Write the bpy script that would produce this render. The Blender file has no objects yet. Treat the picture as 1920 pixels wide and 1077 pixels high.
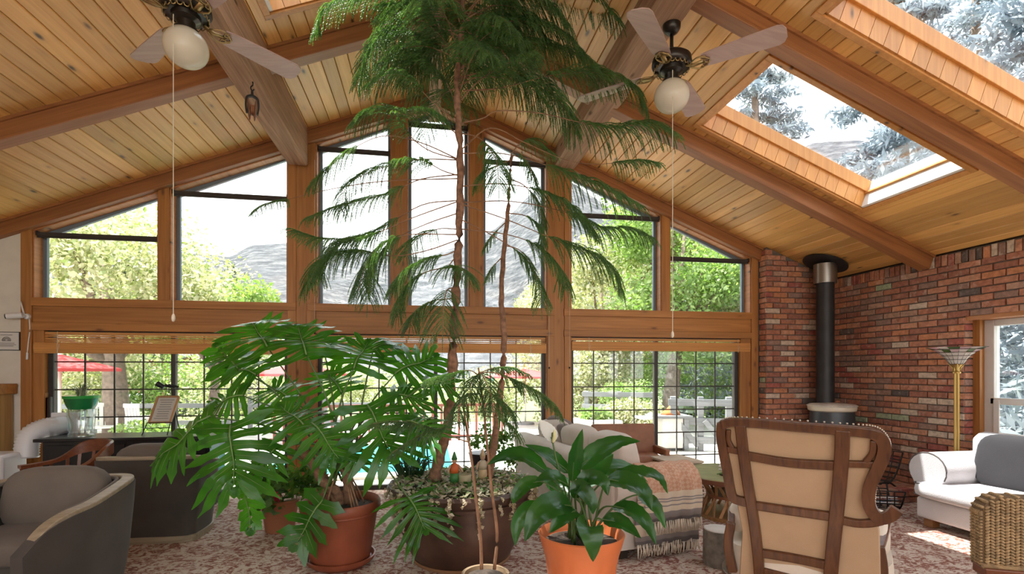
import bpy, math, random
import numpy as np
from mathutils import Vector, Matrix
PI = math.pi
R = math.radians
random.seed(7)
rng = np.random.default_rng(7)
scene = bpy.context.scene
COL = scene.collection

# ------------------------------------------------------------------ camera
F = 940.0                       # focal length in pixels of a 1920 px wide frame
HZ = 697.0                      # row of the horizon
EYE = 1.55
YAW = math.atan((960 - 803) / F)
SN, CS = math.sin(YAW), math.cos(YAW)
cam_d = bpy.data.cameras.new('camera')
cam = bpy.data.objects.new('camera', cam_d)
COL.objects.link(cam)
cam_d.sensor_width = 36.0
cam_d.lens = F / 1920 * 36.0
cam_d.shift_y = (HZ - 538.5) / 1920
cam_d.clip_start = 0.05
cam_d.clip_end = 3000
cam.location = (0, 0, EYE)
cam.rotation_euler = (PI / 2, 0, -YAW)
scene.camera = cam

# ------------------------------------------------------------------ world, sun, exposure
w = bpy.data.worlds.new('world')
scene.world = w
w.use_nodes = True
nt = w.node_tree
bg = nt.nodes['Background']
SKY = 1.0
bg.inputs['Strength'].default_value = SKY
tc = nt.nodes.new('ShaderNodeTexCoord')
sx = nt.nodes.new('ShaderNodeSeparateXYZ')
nt.links.new(tc.outputs['Generated'], sx.inputs[0])
cr = nt.nodes.new('ShaderNodeValToRGB')
cr.color_ramp.elements[0].position = 0.0
cr.color_ramp.elements[0].color = (1.0, 0.985, 0.965, 1)
cr.color_ramp.elements[1].position = 0.7
cr.color_ramp.elements[1].color = (0.90, 0.95, 1.0, 1)
nt.links.new(sx.outputs['Z'], cr.inputs[0])
nt.links.new(cr.outputs[0], bg.inputs['Color'])

sun_d = bpy.data.lights.new('sun', 'SUN')
sun_d.energy = 3.8
sun_d.angle = R(0.6)
sun_d.color = (1.0, 0.95, 0.86)
sun = bpy.data.objects.new('sun', sun_d)
COL.objects.link(sun)
SUN_DIR = Vector((-1.55, 0.72, 4.4)).normalized()
sun.rotation_euler = SUN_DIR.to_track_quat('Z', 'Y').to_euler()
sun.location = SUN_DIR * 60

scene.view_settings.view_transform = 'Standard'
scene.view_settings.look = 'None'
scene.view_settings.gamma = 1.0
scene.view_settings.use_curve_mapping = False
scene.view_settings.exposure = 2.12
cy = scene.cycles
cy.use_denoising = True
cy.max_bounces = 8
cy.diffuse_bounces = 5
cy.glossy_bounces = 3
cy.transmission_bounces = 4
cy.transparent_max_bounces = 24
cy.caustics_reflective = False
cy.caustics_refractive = False
cy.sample_clamp_indirect = 6.0


# ------------------------------------------------------------------ helpers: pixels to places
def ray(x, y):
    u = (x - 960) / F
    return Vector((SN + CS * u, CS - SN * u, (HZ - y) / F))


def atd(x, y, d):
    return Vector((0, 0, EYE)) + ray(x, y) * d


def atY(x, y, Y):
    r = ray(x, y)
    return Vector((0, 0, EYE)) + r * (Y / r.y)


def atX(x, y, X):
    r = ray(x, y)
    return Vector((0, 0, EYE)) + r * (X / r.x)


def atZ(x, y, Z):
    r = ray(x, y)
    return Vector((0, 0, EYE)) + r * ((Z - EYE) / r.z)


# ------------------------------------------------------------------ helpers: objects
def link(o, parent=None):
    COL.objects.link(o)
    if parent is not None:
        o.parent = parent
    return o


def tag(o, label=None, cat=None, group=None, kind=None):
    if label: o['label'] = label
    if cat: o['category'] = cat
    if group: o['group'] = group
    if kind: o['kind'] = kind
    return o


def empty(name, loc=(0, 0, 0), rz=0, label=None, cat=None, group=None, kind=None, parent=None):
    o = bpy.data.objects.new(name, None)
    o.empty_display_size = 0.05
    link(o, parent)
    o.location = loc
    o.rotation_euler = (0, 0, rz)
    return tag(o, label, cat, group, kind)


def copy_tree(o, parent=None):
    c = o.copy()
    COL.objects.link(c)
    c.parent = parent
    for ch in list(o.children):
        copy_tree(ch, c)
    return c


def rot(rx=0, ry=0, rz=0):
    return Matrix.Rotation(rz, 3, 'Z') @ Matrix.Rotation(ry, 3, 'Y') @ Matrix.Rotation(rx, 3, 'X')


class MB:
    """collects shapes into one mesh"""

    def __init__(self):
        self.v = []
        self.f = []

    def add(self, vs, fs):
        n = len(self.v)
        self.v.extend([tuple(p) for p in vs])
        self.f.extend([tuple(i + n for i in q) for q in fs])
        return self

    def hexa(self, p):
        return self.add(p, [(0, 3, 2, 1), (4, 5, 6, 7), (0, 1, 5, 4), (1, 2, 6, 5), (2, 3, 7, 6), (3, 0, 4, 7)])

    def box(self, c, s, m=None):
        c = Vector(c)
        h = Vector(s) / 2
        ps = [Vector((x * h.x, y * h.y, z * h.z)) for z in (-1, 1) for x, y in ((-1, -1), (1, -1), (1, 1), (-1, 1))]
        if m is not None:
            ps = [m @ p for p in ps]
        return self.hexa([c + p for p in ps])

    def bx(self, x0, x1, y0, y1, z0, z1):
        return self.box(((x0 + x1) / 2, (y0 + y1) / 2, (z0 + z1) / 2), (abs(x1 - x0), abs(y1 - y0), abs(z1 - z0)))

    def loft(self, rings, closed=True, caps=True):
        n = len(rings[0])
        vs = [p for r in rings for p in r]
        fs = []
        for i in range(len(rings) - 1):
            for j in range(n if closed else n - 1):
                k = (j + 1) % n
                fs.append((i * n + j, i * n + k, (i + 1) * n + k, (i + 1) * n + j))
        if caps and closed:
            fs.append(tuple(range(n - 1, -1, -1)))
            fs.append(tuple((len(rings) - 1) * n + j for j in range(n)))
        return self.add(vs, fs)

    def tube(self, pts, r, n=8, caps=True, flat=1.0, up=None):
        pts = [Vector(p) for p in pts]
        rs = r if isinstance(r, (list, tuple)) else [r] * len(pts)
        rings = []
        ref = Vector(up) if up is not None else Vector((0.03, 0.05, 1))
        for i, p in enumerate(pts):
            t = (pts[min(i + 1, len(pts) - 1)] - pts[max(i - 1, 0)])
            if t.length < 1e-9: t = Vector((0, 0, 1))
            t.normalize()
            a = t.cross(ref)
            if a.length < 0.05: a = t.cross(Vector((1, 0.1, 0)))
            a.normalize()
            b = t.cross(a)
            b.normalize()
            rings.append([p + a * (math.cos(2 * PI * k / n) * rs[i]) + b * (math.sin(2 * PI * k / n) * rs[i] * flat) for k in range(n)])
        return self.loft(rings, True, caps)

    def bar(self, pts, w_, h_, up=(0, 0, 1), ws=None):
        """square section swept along pts: w_ across, h_ along up"""
        pts = [Vector(p) for p in pts]
        ref = Vector(up)
        rings = []
        for i, p in enumerate(pts):
            t = (pts[min(i + 1, len(pts) - 1)] - pts[max(i - 1, 0)]).normalized()
            a = t.cross(ref)
            if a.length < 0.05: a = t.cross(Vector((1, 0.1, 0)))
            a.normalize()
            b = a.cross(t).normalized()
            k = ws[i] if ws else 1.0
            rings.append([p - a * w_ / 2 * k - b * h_ / 2, p + a * w_ / 2 * k - b * h_ / 2, p + a * w_ / 2 * k + b * h_ / 2, p - a * w_ / 2 * k + b * h_ / 2])
        return self.loft(rings)

    def lathe(self, prof, c=(0, 0, 0), n=24, m=None, sx=1, sy=1):
        c = Vector(c)
        rings = []
        for r_, z in prof:
            ring = []
            for k in range(n):
                p = Vector((math.cos(2 * PI * k / n) * r_ * sx, math.sin(2 * PI * k / n) * r_ * sy, z))
                if m is not None: p = m @ p
                ring.append(c + p)
            rings.append(ring)
        return self.loft(rings)

    def puff(self, c, s, e=0.4, e2=None, m=None, nu=20, nv=12, fn=None):
        """soft box: a superellipsoid"""
        c = Vector(c)
        e2 = e if e2 is None else e2
        sg = lambda v, k: math.copysign(abs(v) ** k, v)
        rings = []
        for i in range(nv + 1):
            a = -PI / 2 + PI * i / nv
            a = max(min(a, PI / 2 - 0.02), -PI / 2 + 0.02)
            ring = []
            for j in range(nu):
                b = 2 * PI * j / nu + PI / nu
                p = Vector((sg(math.cos(a), e2) * sg(math.cos(b), e) * s[0] / 2, sg(math.cos(a), e2) * sg(math.sin(b), e) * s[1] / 2, sg(math.sin(a), e2) * s[2] / 2))
                if fn: p = fn(p)
                if m is not None: p = m @ p
                ring.append(c + p)
            rings.append(ring)
        return self.loft(rings)

    def prism(self, poly, a, b, fn):
        """poly of 2D points, extruded between a and b; fn(u, v, t) -> point"""
        n = len(poly)
        vs = [fn(u, v, a) for u, v in poly] + [fn(u, v, b) for u, v in poly]
        fs = [tuple(range(n - 1, -1, -1)), tuple(range(n, 2 * n))]
        fs += [(i, (i + 1) % n, n + (i + 1) % n, n + i) for i in range(n)]
        return self.add(vs, fs)

    def mesh(self, name, mat=None, smooth=False):
        me = bpy.data.meshes.new(name)
        me.from_pydata(self.v, [], self.f)
        if mat is not None: me.materials.append(mat)
        if smooth:
            me.polygons.foreach_set('use_smooth', [True] * len(me.polygons))
        me.update()
        return me

    def build(self, name, mat, parent=None, smooth=False, bevel=0, loc=None, rz=None, seg=2, angle=None):
        me = self.mesh(name, mat, smooth)
        o = bpy.data.objects.new(name, me)
        link(o, parent)
        if loc is not None: o.location = loc
        if rz is not None: o.rotation_euler = (0, 0, rz)
        if bevel:
            b = o.modifiers.new('bevel', 'BEVEL')
            b.width = bevel
            b.segments = seg
            b.limit_method = 'ANGLE'
        if smooth and angle:
            me.set_sharp_from_angle(angle=R(angle))
        return o


def inst(name, me, loc=(0, 0, 0), parent=None, rz=0):
    o = bpy.data.objects.new(name, me)
    link(o, parent)
    o.location = loc
    o.rotation_euler = (0, 0, rz)
    return o


def np_mesh(name, verts, quads, mat, smooth=False):
    verts = np.asarray(verts, dtype=np.float32)
    quads = np.asarray(quads, dtype=np.int32)
    k = quads.shape[1]
    me = bpy.data.meshes.new(name)
    me.vertices.add(len(verts))
    me.vertices.foreach_set('co', verts.ravel())
    me.loops.add(quads.size)
    me.loops.foreach_set('vertex_index', quads.ravel())
    me.polygons.add(len(quads))
    me.polygons.foreach_set('loop_start', np.arange(0, quads.size, k, dtype=np.int32))
    me.polygons.foreach_set('loop_total', np.full(len(quads), k, dtype=np.int32))
    if smooth: me.polygons.foreach_set('use_smooth', np.ones(len(quads), dtype=bool))
    me.materials.append(mat)
    me.update(calc_edges=True)
    me.validate()
    return me


# ------------------------------------------------------------------ helpers: materials
class N:
    def __init__(self, name):
        self.m = bpy.data.materials.new(name)
        self.m.use_nodes = True
        self.t = self.m.node_tree
        self.b = self.t.nodes['Principled BSDF']
        self.out = self.t.nodes['Material Output']

    def n(self, typ, **kw):
        x = self.t.nodes.new('ShaderNode' + typ)
        for k, v in kw.items():
            if k.startswith('_'):
                setattr(x, k[1:], v)
            else:
                x.inputs[k.replace('__', ' ')].default_value = v
        return x

    def l(self, a, b):
        self.t.links.new(a, b)

    def ramp(self, fac, stops, interp='LINEAR'):
        r_ = self.t.nodes.new('ShaderNodeValToRGB')
        r_.color_ramp.interpolation = interp
        e = r_.color_ramp.elements
        while len(e) > 1: e.remove(e[-1])
        e[0].position, e[0].color = stops[0][0], (*stops[0][1], 1)
        for p, c in stops[1:]:
            q = e.new(p)
            q.color = (*c, 1)
        self.l(fac, r_.inputs[0])
        return r_.outputs[0]

    def mix(self, fac, a, b, mode='MIX'):
        x = self.t.nodes.new('ShaderNodeMix')
        x.data_type = 'RGBA'
        x.blend_type = mode
        for sock, val in ((x.inputs[0], fac), (x.inputs[6], a), (x.inputs[7], b)):
            if hasattr(val, 'is_linked') or hasattr(val, 'links'):
                self.l(val, sock)
            elif isinstance(val, tuple):
                sock.default_value = (*val, 1) if len(val) == 3 else val
            else:
                sock.default_value = val
        return x.outputs[2]

    def coords(self, scale=(1, 1, 1), rnd=False, kind='Object'):
        t = self.n('TexCoord').outputs[kind]
        mp = self.n('Mapping')
        mp.inputs['Scale'].default_value = scale
        if rnd:
            oi = self.n('ObjectInfo')
            mul = self.t.nodes.new('ShaderNodeMath')
            mul.operation = 'MULTIPLY'
            mul.inputs[1].default_value = 57.3
            self.l(oi.outputs['Random'], mul.inputs[0])
            ad = self.t.nodes.new('ShaderNodeVectorMath')
            ad.operation = 'ADD'
            self.l(t, ad.inputs[0])
            self.l(mul.outputs[0], ad.inputs[1])
            t = ad.outputs[0]
        self.l(t, mp.inputs['Vector'])
        return mp.outputs[0]

    def bump(self, h, strength=0.3, dist=0.01):
        b = self.n('Bump', Strength=strength, Distance=dist)
        self.l(h, b.inputs['Height'])
        self.l(b.outputs[0], self.b.inputs['Normal'])

    def color(self, c):
        if isinstance(c, tuple): self.b.inputs['Base Color'].default_value = (*c, 1)
        else: self.l(c, self.b.inputs['Base Color'])
        return self

    def set(self, **kw):
        for k, v in kw.items(): self.b.inputs[k.replace('__', ' ')].default_value = v
        return self


def plain(name, c, rough=0.5, metal=0.0, noise=0.0, nscale=8.0, bump=0.0, bscale=60.0, **kw):
    m = N(name)
    m.set(Roughness=rough, Metallic=metal, **kw)
    if noise or bump: cd = m.coords()
    if noise:
        nz = m.n('TexNoise', Scale=nscale, Detail=4.0)
        m.l(cd, nz.inputs['Vector'])
        lo = tuple(max(0, x * (1 - noise)) for x in c)
        hi = tuple(min(1, x * (1 + noise)) for x in c)
        m.color(m.ramp(nz.outputs[0], [(0.3, lo), (0.7, hi)]))
    else:
        m.color(c)
    if bump:
        nb = m.n('TexNoise', Scale=bscale, Detail=3.0)
        m.l(cd, nb.inputs['Vector'])
        m.bump(nb.outputs[0], bump, 0.01)
    return m.m


def wood(name, c1, c2, axis='Y', s=1.0, rough=0.5, knots=False, rnd=True, vary=0.25, bump=0.15, kc=(0.10, 0.05, 0.02)):
    m = N(name)
    m.set(Roughness=rough)
    sc = {'X': (0.6, 14, 14), 'Y': (14, 0.6, 14), 'Z': (14, 14, 0.6)}[axis]
    cd = m.coords(tuple(k * s for k in sc), rnd)
    nz = m.n('TexNoise', Scale=2.0, Detail=5.0, Distortion=0.8)
    m.l(cd, nz.inputs['Vector'])
    c = m.ramp(nz.outputs[0], [(0.28, c1), (0.72, c2)])
    if vary:
        oi = m.n('ObjectInfo')
        v = m.ramp(oi.outputs['Random'], [(0.0, (1 - vary,) * 3), (1.0, (1 + vary * 0.4,) * 3)])
        c = m.mix(1.0, c, v, 'MULTIPLY')
    if knots:
        ks = {'X': (2.2, 6, 6), 'Y': (6, 2.2, 6), 'Z': (6, 6, 2.2)}[axis]
        k2 = m.coords(ks, rnd)
        vo = m.n('TexVoronoi', Scale=1.0, Randomness=1.0)
        m.l(k2, vo.inputs['Vector'])
        kf = m.ramp(vo.outputs['Distance'], [(0.05, (1, 1, 1)), (0.13, (0.15, 0.15, 0.15)), (0.24, (0, 0, 0))])
        c = m.mix(kf, c, kc)
    m.color(c)
    if bump: m.bump(nz.outputs[0], bump, 0.004)
    return m.m


def fabric(name, c, rough=0.9, noise=0.12, weave=0.25, scale=220.0, sheen=0.06):
    m = N(name)
    m.set(Roughness=rough)
    m.b.inputs['Sheen Weight'].default_value = sheen
    cd = m.coords()
    nz = m.n('TexNoise', Scale=5.0, Detail=4.0)
    m.l(cd, nz.inputs['Vector'])
    m.color(m.ramp(nz.outputs[0], [(0.3, tuple(x * (1 - noise) for x in c)), (0.7, tuple(min(1, x * (1 + noise)) for x in c))]))
    if weave:
        nb = m.n('TexNoise', Scale=scale, Detail=2.0)
        m.l(cd, nb.inputs['Vector'])
        m.bump(nb.outputs[0], weave, 0.004)
    return m.m


def glass(name, tint=(0.96, 0.98, 0.98), refl=0.07):
    m = N(name)
    tr = m.n('BsdfTransparent')
    tr.inputs[0].default_value = (*tint, 1)
    gl = m.n('BsdfGlossy', Roughness=0.02)
    lw = m.n('LayerWeight', Blend=0.12)
    mr = m.n('MapRange')
    mr.inputs['To Min'].default_value = refl * 0.5
    mr.inputs['To Max'].default_value = 0.7
    m.l(lw.outputs['Fresnel'], mr.inputs['Value'])
    mx = m.n('MixShader')
    m.l(mr.outputs[0], mx.inputs[0])
    m.l(tr.outputs[0], mx.inputs[1])
    m.l(gl.outputs[0], mx.inputs[2])
    m.l(mx.outputs[0], m.out.inputs['Surface'])
    return m.m


def leafmat(name, c1, c2, trans=0.35, rough=0.4, scale=3.0, tc_=None, rnd=True, spec=0.5, island=False):
    """thin leaf: glossy top, light passes through"""
    m = N(name)
    m.set(Roughness=rough)
    m.b.inputs['Specular IOR Level'].default_value = spec
    if island:
        fac = m.n('NewGeometry').outputs['Random Per Island']
    else:
        cd = m.coords((1, 1, 1), rnd)
        nz = m.n('TexNoise', Scale=scale, Detail=2.0)
        m.l(cd, nz.inputs['Vector'])
        fac = nz.outputs[0]
    c = m.ramp(fac, [(0.25 if not island else 0.0, c1), (0.75 if not island else 1.0, c2)])
    m.color(c)
    tl = m.n('BsdfTranslucent')
    c2_ = m.mix(1.0, c, tc_ or (1.5, 1.9, 0.6), 'MULTIPLY')
    m.l(c2_, tl.inputs[0])
    mx = m.n('MixShader')
    mx.inputs[0].default_value = trans
    m.l(m.b.outputs[0], mx.inputs[1])
    m.l(tl.outputs[0], mx.inputs[2])
    m.l(mx.outputs[0], m.out.inputs['Surface'])
    return m.m


# ------------------------------------------------------------------ materials of the house
M = {}
M['pine'] = wood('pine_ceiling', (0.66, 0.335, 0.09), (0.82, 0.47, 0.155), 'Y', 1.0, 0.42, True, True, 0.28)
M['pine_raw'] = wood('pine_lining', (0.52, 0.215, 0.05), (0.66, 0.31, 0.08), 'Z', 1.0, 0.45, True, True, 0.2)
M['rafter'] = wood('rafter_wood', (0.22, 0.082, 0.026), (0.37, 0.15, 0.05), 'X', 0.8, 0.5, False, True, 0.1)
M['casing_v'] = wood('casing_wood_upright', (0.31, 0.122, 0.030), (0.48, 0.208, 0.055), 'Z', 0.8, 0.48, True, True, 0.15, kc=(0.16, 0.06, 0.02))
M['casing_h'] = wood('casing_wood_level', (0.31, 0.122, 0.030), (0.48, 0.208, 0.055), 'X', 0.8, 0.48, True, True, 0.15, kc=(0.16, 0.06, 0.02))
M['casing_y'] = wood('casing_wood_deep', (0.36, 0.14, 0.045), (0.52, 0.22, 0.08), 'Y', 0.8, 0.48, True, True, 0.15)
M['rough_beam'] = wood('rough_sawn_beam', (0.25, 0.13, 0.07), (0.47, 0.28, 0.17), 'Y', 1.1, 0.8, True, True, 0.1, 0.5)
M['roof_under'] = plain('roof_deck_dark', (0.09, 0.045, 0.02), 0.8)
M['white'] = plain('white_paint', (0.75, 0.73, 0.70), 0.6, noise=0.03)
M['cream_wall'] = plain('cream_wall_paint', (0.66, 0.62, 0.55), 0.8, noise=0.04, bump=0.05, bscale=90)
M['dark_metal'] = plain('dark_bronze_frame', (0.045, 0.04, 0.038), 0.45, 0.4)
M['grey_metal'] = plain('grey_window_frame', (0.16, 0.20, 0.24), 0.4, 0.2)
M['glass'] = glass('window_glass')
M['sky_glass'] = glass('skylight_glass', (0.94, 0.97, 1.0), 0.10)
M['black_iron'] = plain('black_iron', (0.02, 0.019, 0.018), 0.5, 0.5)
M['shade_fabric'] = fabric('dark_shade_fabric', (0.05, 0.04, 0.035))
M['bamboo'] = wood('bamboo_slat', (0.52, 0.22, 0.06), (0.72, 0.36, 0.11), 'X', 1.2, 0.5, False, True, 0.15)
M['cord'] = plain('pull_cord', (0.62, 0.56, 0.45), 0.7)


def carpet():
    m = N('patterned_carpet')
    m.set(Roughness=0.95)
    cd = m.coords()
    n1 = m.n('TexNoise', Scale=9.0, Detail=6.0, Roughness=0.72, Distortion=1.6)
    m.l(cd, n1.inputs['Vector'])
    mp = m.coords((26, 60, 1))
    n2 = m.n('TexNoise', Scale=1.0, Detail=3.0, Distortion=0.6)
    m.l(mp, n2.inputs['Vector'])
    ad = m.t.nodes.new('ShaderNodeMath')
    ad.operation = 'ADD'
    ml = m.t.nodes.new('ShaderNodeMath')
    ml.operation = 'MULTIPLY'
    ml.inputs[1].default_value = 0.55
    m.l(n2.outputs[0], ml.inputs[0])
    m.l(n1.outputs[0], ad.inputs[0])
    m.l(ml.outputs[0], ad.inputs[1])
    c = m.ramp(ad.outputs[0], [(0.74, (0.60, 0.50, 0.42)), (0.79, (0.48, 0.33, 0.26)), (0.82, (0.28, 0.11, 0.075)), (0.97, (0.20, 0.075, 0.055))])
    n3 = m.n('TexNoise', Scale=240.0, Detail=2.0)
    m.l(cd, n3.inputs['Vector'])
    c = m.mix(0.35, c, m.ramp(n3.outputs[0], [(0.3, (0.5, 0.45, 0.4)), (0.7, (1, 1, 1))]), 'MULTIPLY')
    m.color(c)
    m.bump(n3.outputs[0], 0.6, 0.006)
    return m.m


def brickmat(name, island):
    m = N(name)
    m.set(Roughness=0.85)
    rnd = m.n('NewGeometry').outputs['Random Per Island'] if island else m.n('ObjectInfo').outputs['Random']
    pal = [(.40, .165, .10), (.47, .21, .13), (.33, .135, .09), (.51, .245, .15), (.30, .18, .14), (.53, .22, .11), (.36, .11, .085), (.42, .25, .18), (.58, .46, .36), (.13, .10, .09), (.33, .38, .25)]
    stops = list(zip((0.0, 0.16, 0.31, 0.46, 0.58, 0.68, 0.76, 0.84, 0.92, 0.965, 0.988), pal))
    c = m.ramp(rnd, stops, 'CONSTANT')
    cd = m.coords((1, 1, 1), not island)
    nz = m.n('TexNoise', Scale=22.0, Detail=5.0, Roughness=0.65)
    m.l(cd, nz.inputs['Vector'])
    c = m.mix(1.0, c, m.ramp(nz.outputs[0], [(0.3, (0.62, 0.6, 0.58)), (0.65, (1.15, 1.12, 1.1))]), 'MULTIPLY')
    n2 = m.n('TexNoise', Scale=9.0, Detail=6.0, Roughness=0.7)
    m.l(cd, n2.inputs['Vector'])
    c = m.mix(m.ramp(n2.outputs[0], [(0.56, (0, 0, 0)), (0.74, (0.6, 0.6, 0.6))]), c, (0.60, 0.48, 0.40))
    m.color(c)
    m.bump(nz.outputs[0], 0.6, 0.006)
    return m.m


M['carpet'] = carpet()
M['brick'] = brickmat('old_brick', False)
M['brick_joined'] = brickmat('old_brick_joined', True)
M['mortar'] = plain('grey_mortar', (0.16, 0.135, 0.115), 0.95, noise=0.2, nscale=30, bump=0.3)

# ------------------------------------------------------------------ house measures
D = 6.7                # window wall, room face
ZR, SL, X0 = 5.22, 0.395, 0.08     # ridge height, roof slope, ridge place
TH = math.atan(SL)
XW = 5.9               # brick wall
XL = -5.74             # wall to the left
YB = -5.0              # wall behind the camera


def zr(X):
    return ZR - SL * abs(X - X0)


def rp(side, X, y, n=0.0):
    """point n above the ceiling plane, at the foot X"""
    return Vector((X + side * math.sin(TH) * n, y, zr(X) + math.cos(TH) * n))


def structure(o):
    o['kind'] = 'structure'
    return o


# floor
structure(MB().bx(XL - 0.2, XW + 0.2, YB - 0.2, D + 0.25, -0.12, 0.0).build('floor', M['carpet']))

# ---- ceiling: deck with skylight openings, planks below it
SKYL = {1: [(2.8141, 4.7671, 3.76, 4.86), (2.8141, 4.7671, 2.06, 3.2), (2.76, 4.82, 0.4, 1.5), (2.76, 4.82, -1.3, -0.2), (2.76, 4.82, -3.3, -2.2)],
        -1: [(-1.3521, -0.3105, 3.62, 4.62), (-1.3521, -0.3105, 2.06, 3.1), (-4.82, -2.76, 0.1, 1.2), (-4.82, -2.76, -1.6, -0.5), (-4.82, -2.76, -3.6, -2.5)]}  # unseen ones, overhead and behind the camera, are added to brighten the room
# (x range, y range) of each opening in the ceiling plane
RAFT = [(6.62, 6.80), (5.02, 5.16), (3.43, 3.56), (1.83, 1.96), (0.22, 0.35)]
BAYS = [(5.16, 6.62), (3.56, 5.02), (1.96, 3.43)]
for side in (1, -1):
    root = structure(empty('ceiling_right' if side == 1 else 'ceiling_left'))
    xe = XW if side == 1 else XL
    xs = sorted({X0, xe, *[q for a in SKYL[side] for q in a[:2]]})
    ys = sorted({YB, D + 0.5, *[q for a in SKYL[side] for q in a[2:]]})
    mb = MB()
    for i in range(len(xs) - 1):
        for j in range(len(ys) - 1):
            cx, cyy = (xs[i] + xs[i + 1]) / 2, (ys[j] + ys[j + 1]) / 2
            if any(a[0] < cx < a[1] and a[2] < cyy < a[3] for a in SKYL[side]): continue
            for n0, n1 in ((0.022, 0.26),):
                mb.hexa([rp(side, xs[i], ys[j], n0), rp(side, xs[i + 1], ys[j], n0), rp(side, xs[i + 1], ys[j + 1], n0), rp(side, xs[i], ys[j + 1], n0),
                         rp(side, xs[i], ys[j], n1), rp(side, xs[i + 1], ys[j], n1), rp(side, xs[i + 1], ys[j + 1], n1), rp(side, xs[i], ys[j + 1], n1)])
    mb.build('roof_deck', M['roof_under'], root)
    # planks, each its own piece
    PW = 0.140
    dx = PW * math.cos(TH)
    npl = int(abs(xe - X0) / dx)
    cache = {}
    for (y0, y1) in BAYS:
        for k in range(npl + 1):
            xa, xb = X0 + side * k * dx, X0 + side * (k + 1) * dx
            if side * (xb - xe) > 0: xb = xe
            if abs(xb - xa) < 0.02: continue
            spans = [(y0, y1)]
            for a in SKYL[side]:
                lo, hi = min(xa, xb), max(xa, xb)
                if a[2] > y0 - 0.01 and a[3] < y1 + 0.01 and a[0] - 0.02 < (lo + hi) / 2 < a[1] + 0.02:
                    spans = [(y0, a[2] - 0.0), (a[3] + 0.0, y1)]
            for (ya, yb) in spans:
                key = (round(yb - ya, 3), round(abs(xb - xa), 3))
                if key not in cache:
                    L, W = yb - ya, abs(xb - xa) / math.cos(TH) - 0.004
                    pr = [(-W / 2 + 0.006, 0), (W / 2 - 0.006, 0), (W / 2, 0.007), (W / 2, 0.02), (-W / 2, 0.02), (-W / 2, 0.007)]
                    cache[key] = MB().prism(pr, -L / 2, L / 2, lambda u, v, t: (u, t, v)).mesh('plank', M['pine'])
                o = inst('plank', cache[key], rp(side, (xa + xb) / 2, (ya + yb) / 2, 0), root)
                o.rotation_euler = (0, side * TH, 0)
    # plain boarding behind the camera
    mb = MB()
    for i in range(len(xs) - 1):
        for j in range(len(ys) - 1):
            cx, cyy = (xs[i] + xs[i + 1]) / 2, (ys[j] + ys[j + 1]) / 2
            ya, yb = ys[j], min(ys[j + 1], 1.96)
            if ya >= 1.96 or any(a[0] < cx < a[1] and a[2] < cyy < a[3] for a in SKYL[side]): continue
            mb.hexa([rp(side, xs[i], ya, 0), rp(side, xs[i + 1], ya, 0), rp(side, xs[i + 1], yb, 0), rp(side, xs[i], yb, 0),
                     rp(side, xs[i], ya, 0.02), rp(side, xs[i + 1], ya, 0.02), rp(side, xs[i + 1], yb, 0.02), rp(side, xs[i], yb, 0.02)])
    mb.build('boarding', M['pine'], root)
    # trim strips where the planks meet the rafters
    for (ra, rb) in RAFT[:4]:
        for yy in ((ra - 0.009, rb + 0.009) if ra < 6.5 else (ra - 0.009,)):
            mb = MB()
            mb.hexa([rp(side, X0, yy - 0.009, -0.028), rp(side, xe, yy - 0.009, -0.028), rp(side, xe, yy + 0.009, -0.028), rp(side, X0, yy + 0.009, -0.028),
                     rp(side, X0, yy - 0.009, 0.002), rp(side, xe, yy - 0.009, 0.002), rp(side, xe, yy + 0.009, 0.002), rp(side, X0, yy + 0.009, 0.002)])
            mb.build('cove_strip', M['rafter'], root)

# rafters
nr = 0
for side in (1, -1):
    xe = XW if side == 1 else XL
    for i, (ya, yb) in enumerate(RAFT):
        dp = (0.165, 0.170, 0.140, 0.140, 0.14)[i]
        nr += 1
        mb = MB()
        L = abs(xe - X0) / math.cos(TH)
        mb.box((0, 0, -dp / 2), (L, yb - ya, dp))
        o = structure(mb.build('trim_%d' % nr, M['rafter'], bevel=0.006))
        c = rp(side, (X0 + xe) / 2, (ya + yb) / 2, 0)
        o.location = c
        o.rotation_euler = (0, side * TH, 0)
        o['label'] = 'brown roof rafter running up the %s slope' % ('right' if side == 1 else 'left')
nr += 1
structure(MB().bx(X0 - 0.07, X0 + 0.07, YB, 6.62, ZR - 0.42, ZR - 0.02).build('trim_%d' % nr, M['rough_beam'], bevel=0.01))
# the two rough sawn purlin beams
for (xa, xb, zb) in ((-1.735, -1.49, 4.13), (1.69, 1.985, 4.315)):
    nr += 1
    mb = MB()
    ysn = np.linspace(YB, 6.62, 40)
    rings = []
    for q, yy in enumerate(ysn):
        j = lambda: random.uniform(-0.004, 0.004)
        c_ = 0.022
        rings.append([Vector((xa + j(), yy, zr(xa) - 0.01)), Vector((xa + j(), yy, zb + c_ + j())), Vector((xa + c_ + j(), yy, zb + j())), Vector((xb - c_ + j(), yy, zb + j())), Vector((xb + j(), yy, zb + c_ + j())), Vector((xb + j(), yy, zr(xb) - 0.01))])
    mb.loft(rings)
    o = structure(mb.build('trim_%d' % nr, M['rough_beam']))
    o['label'] = 'thick rough sawn beam along the room with a split, weathered face'

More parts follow.
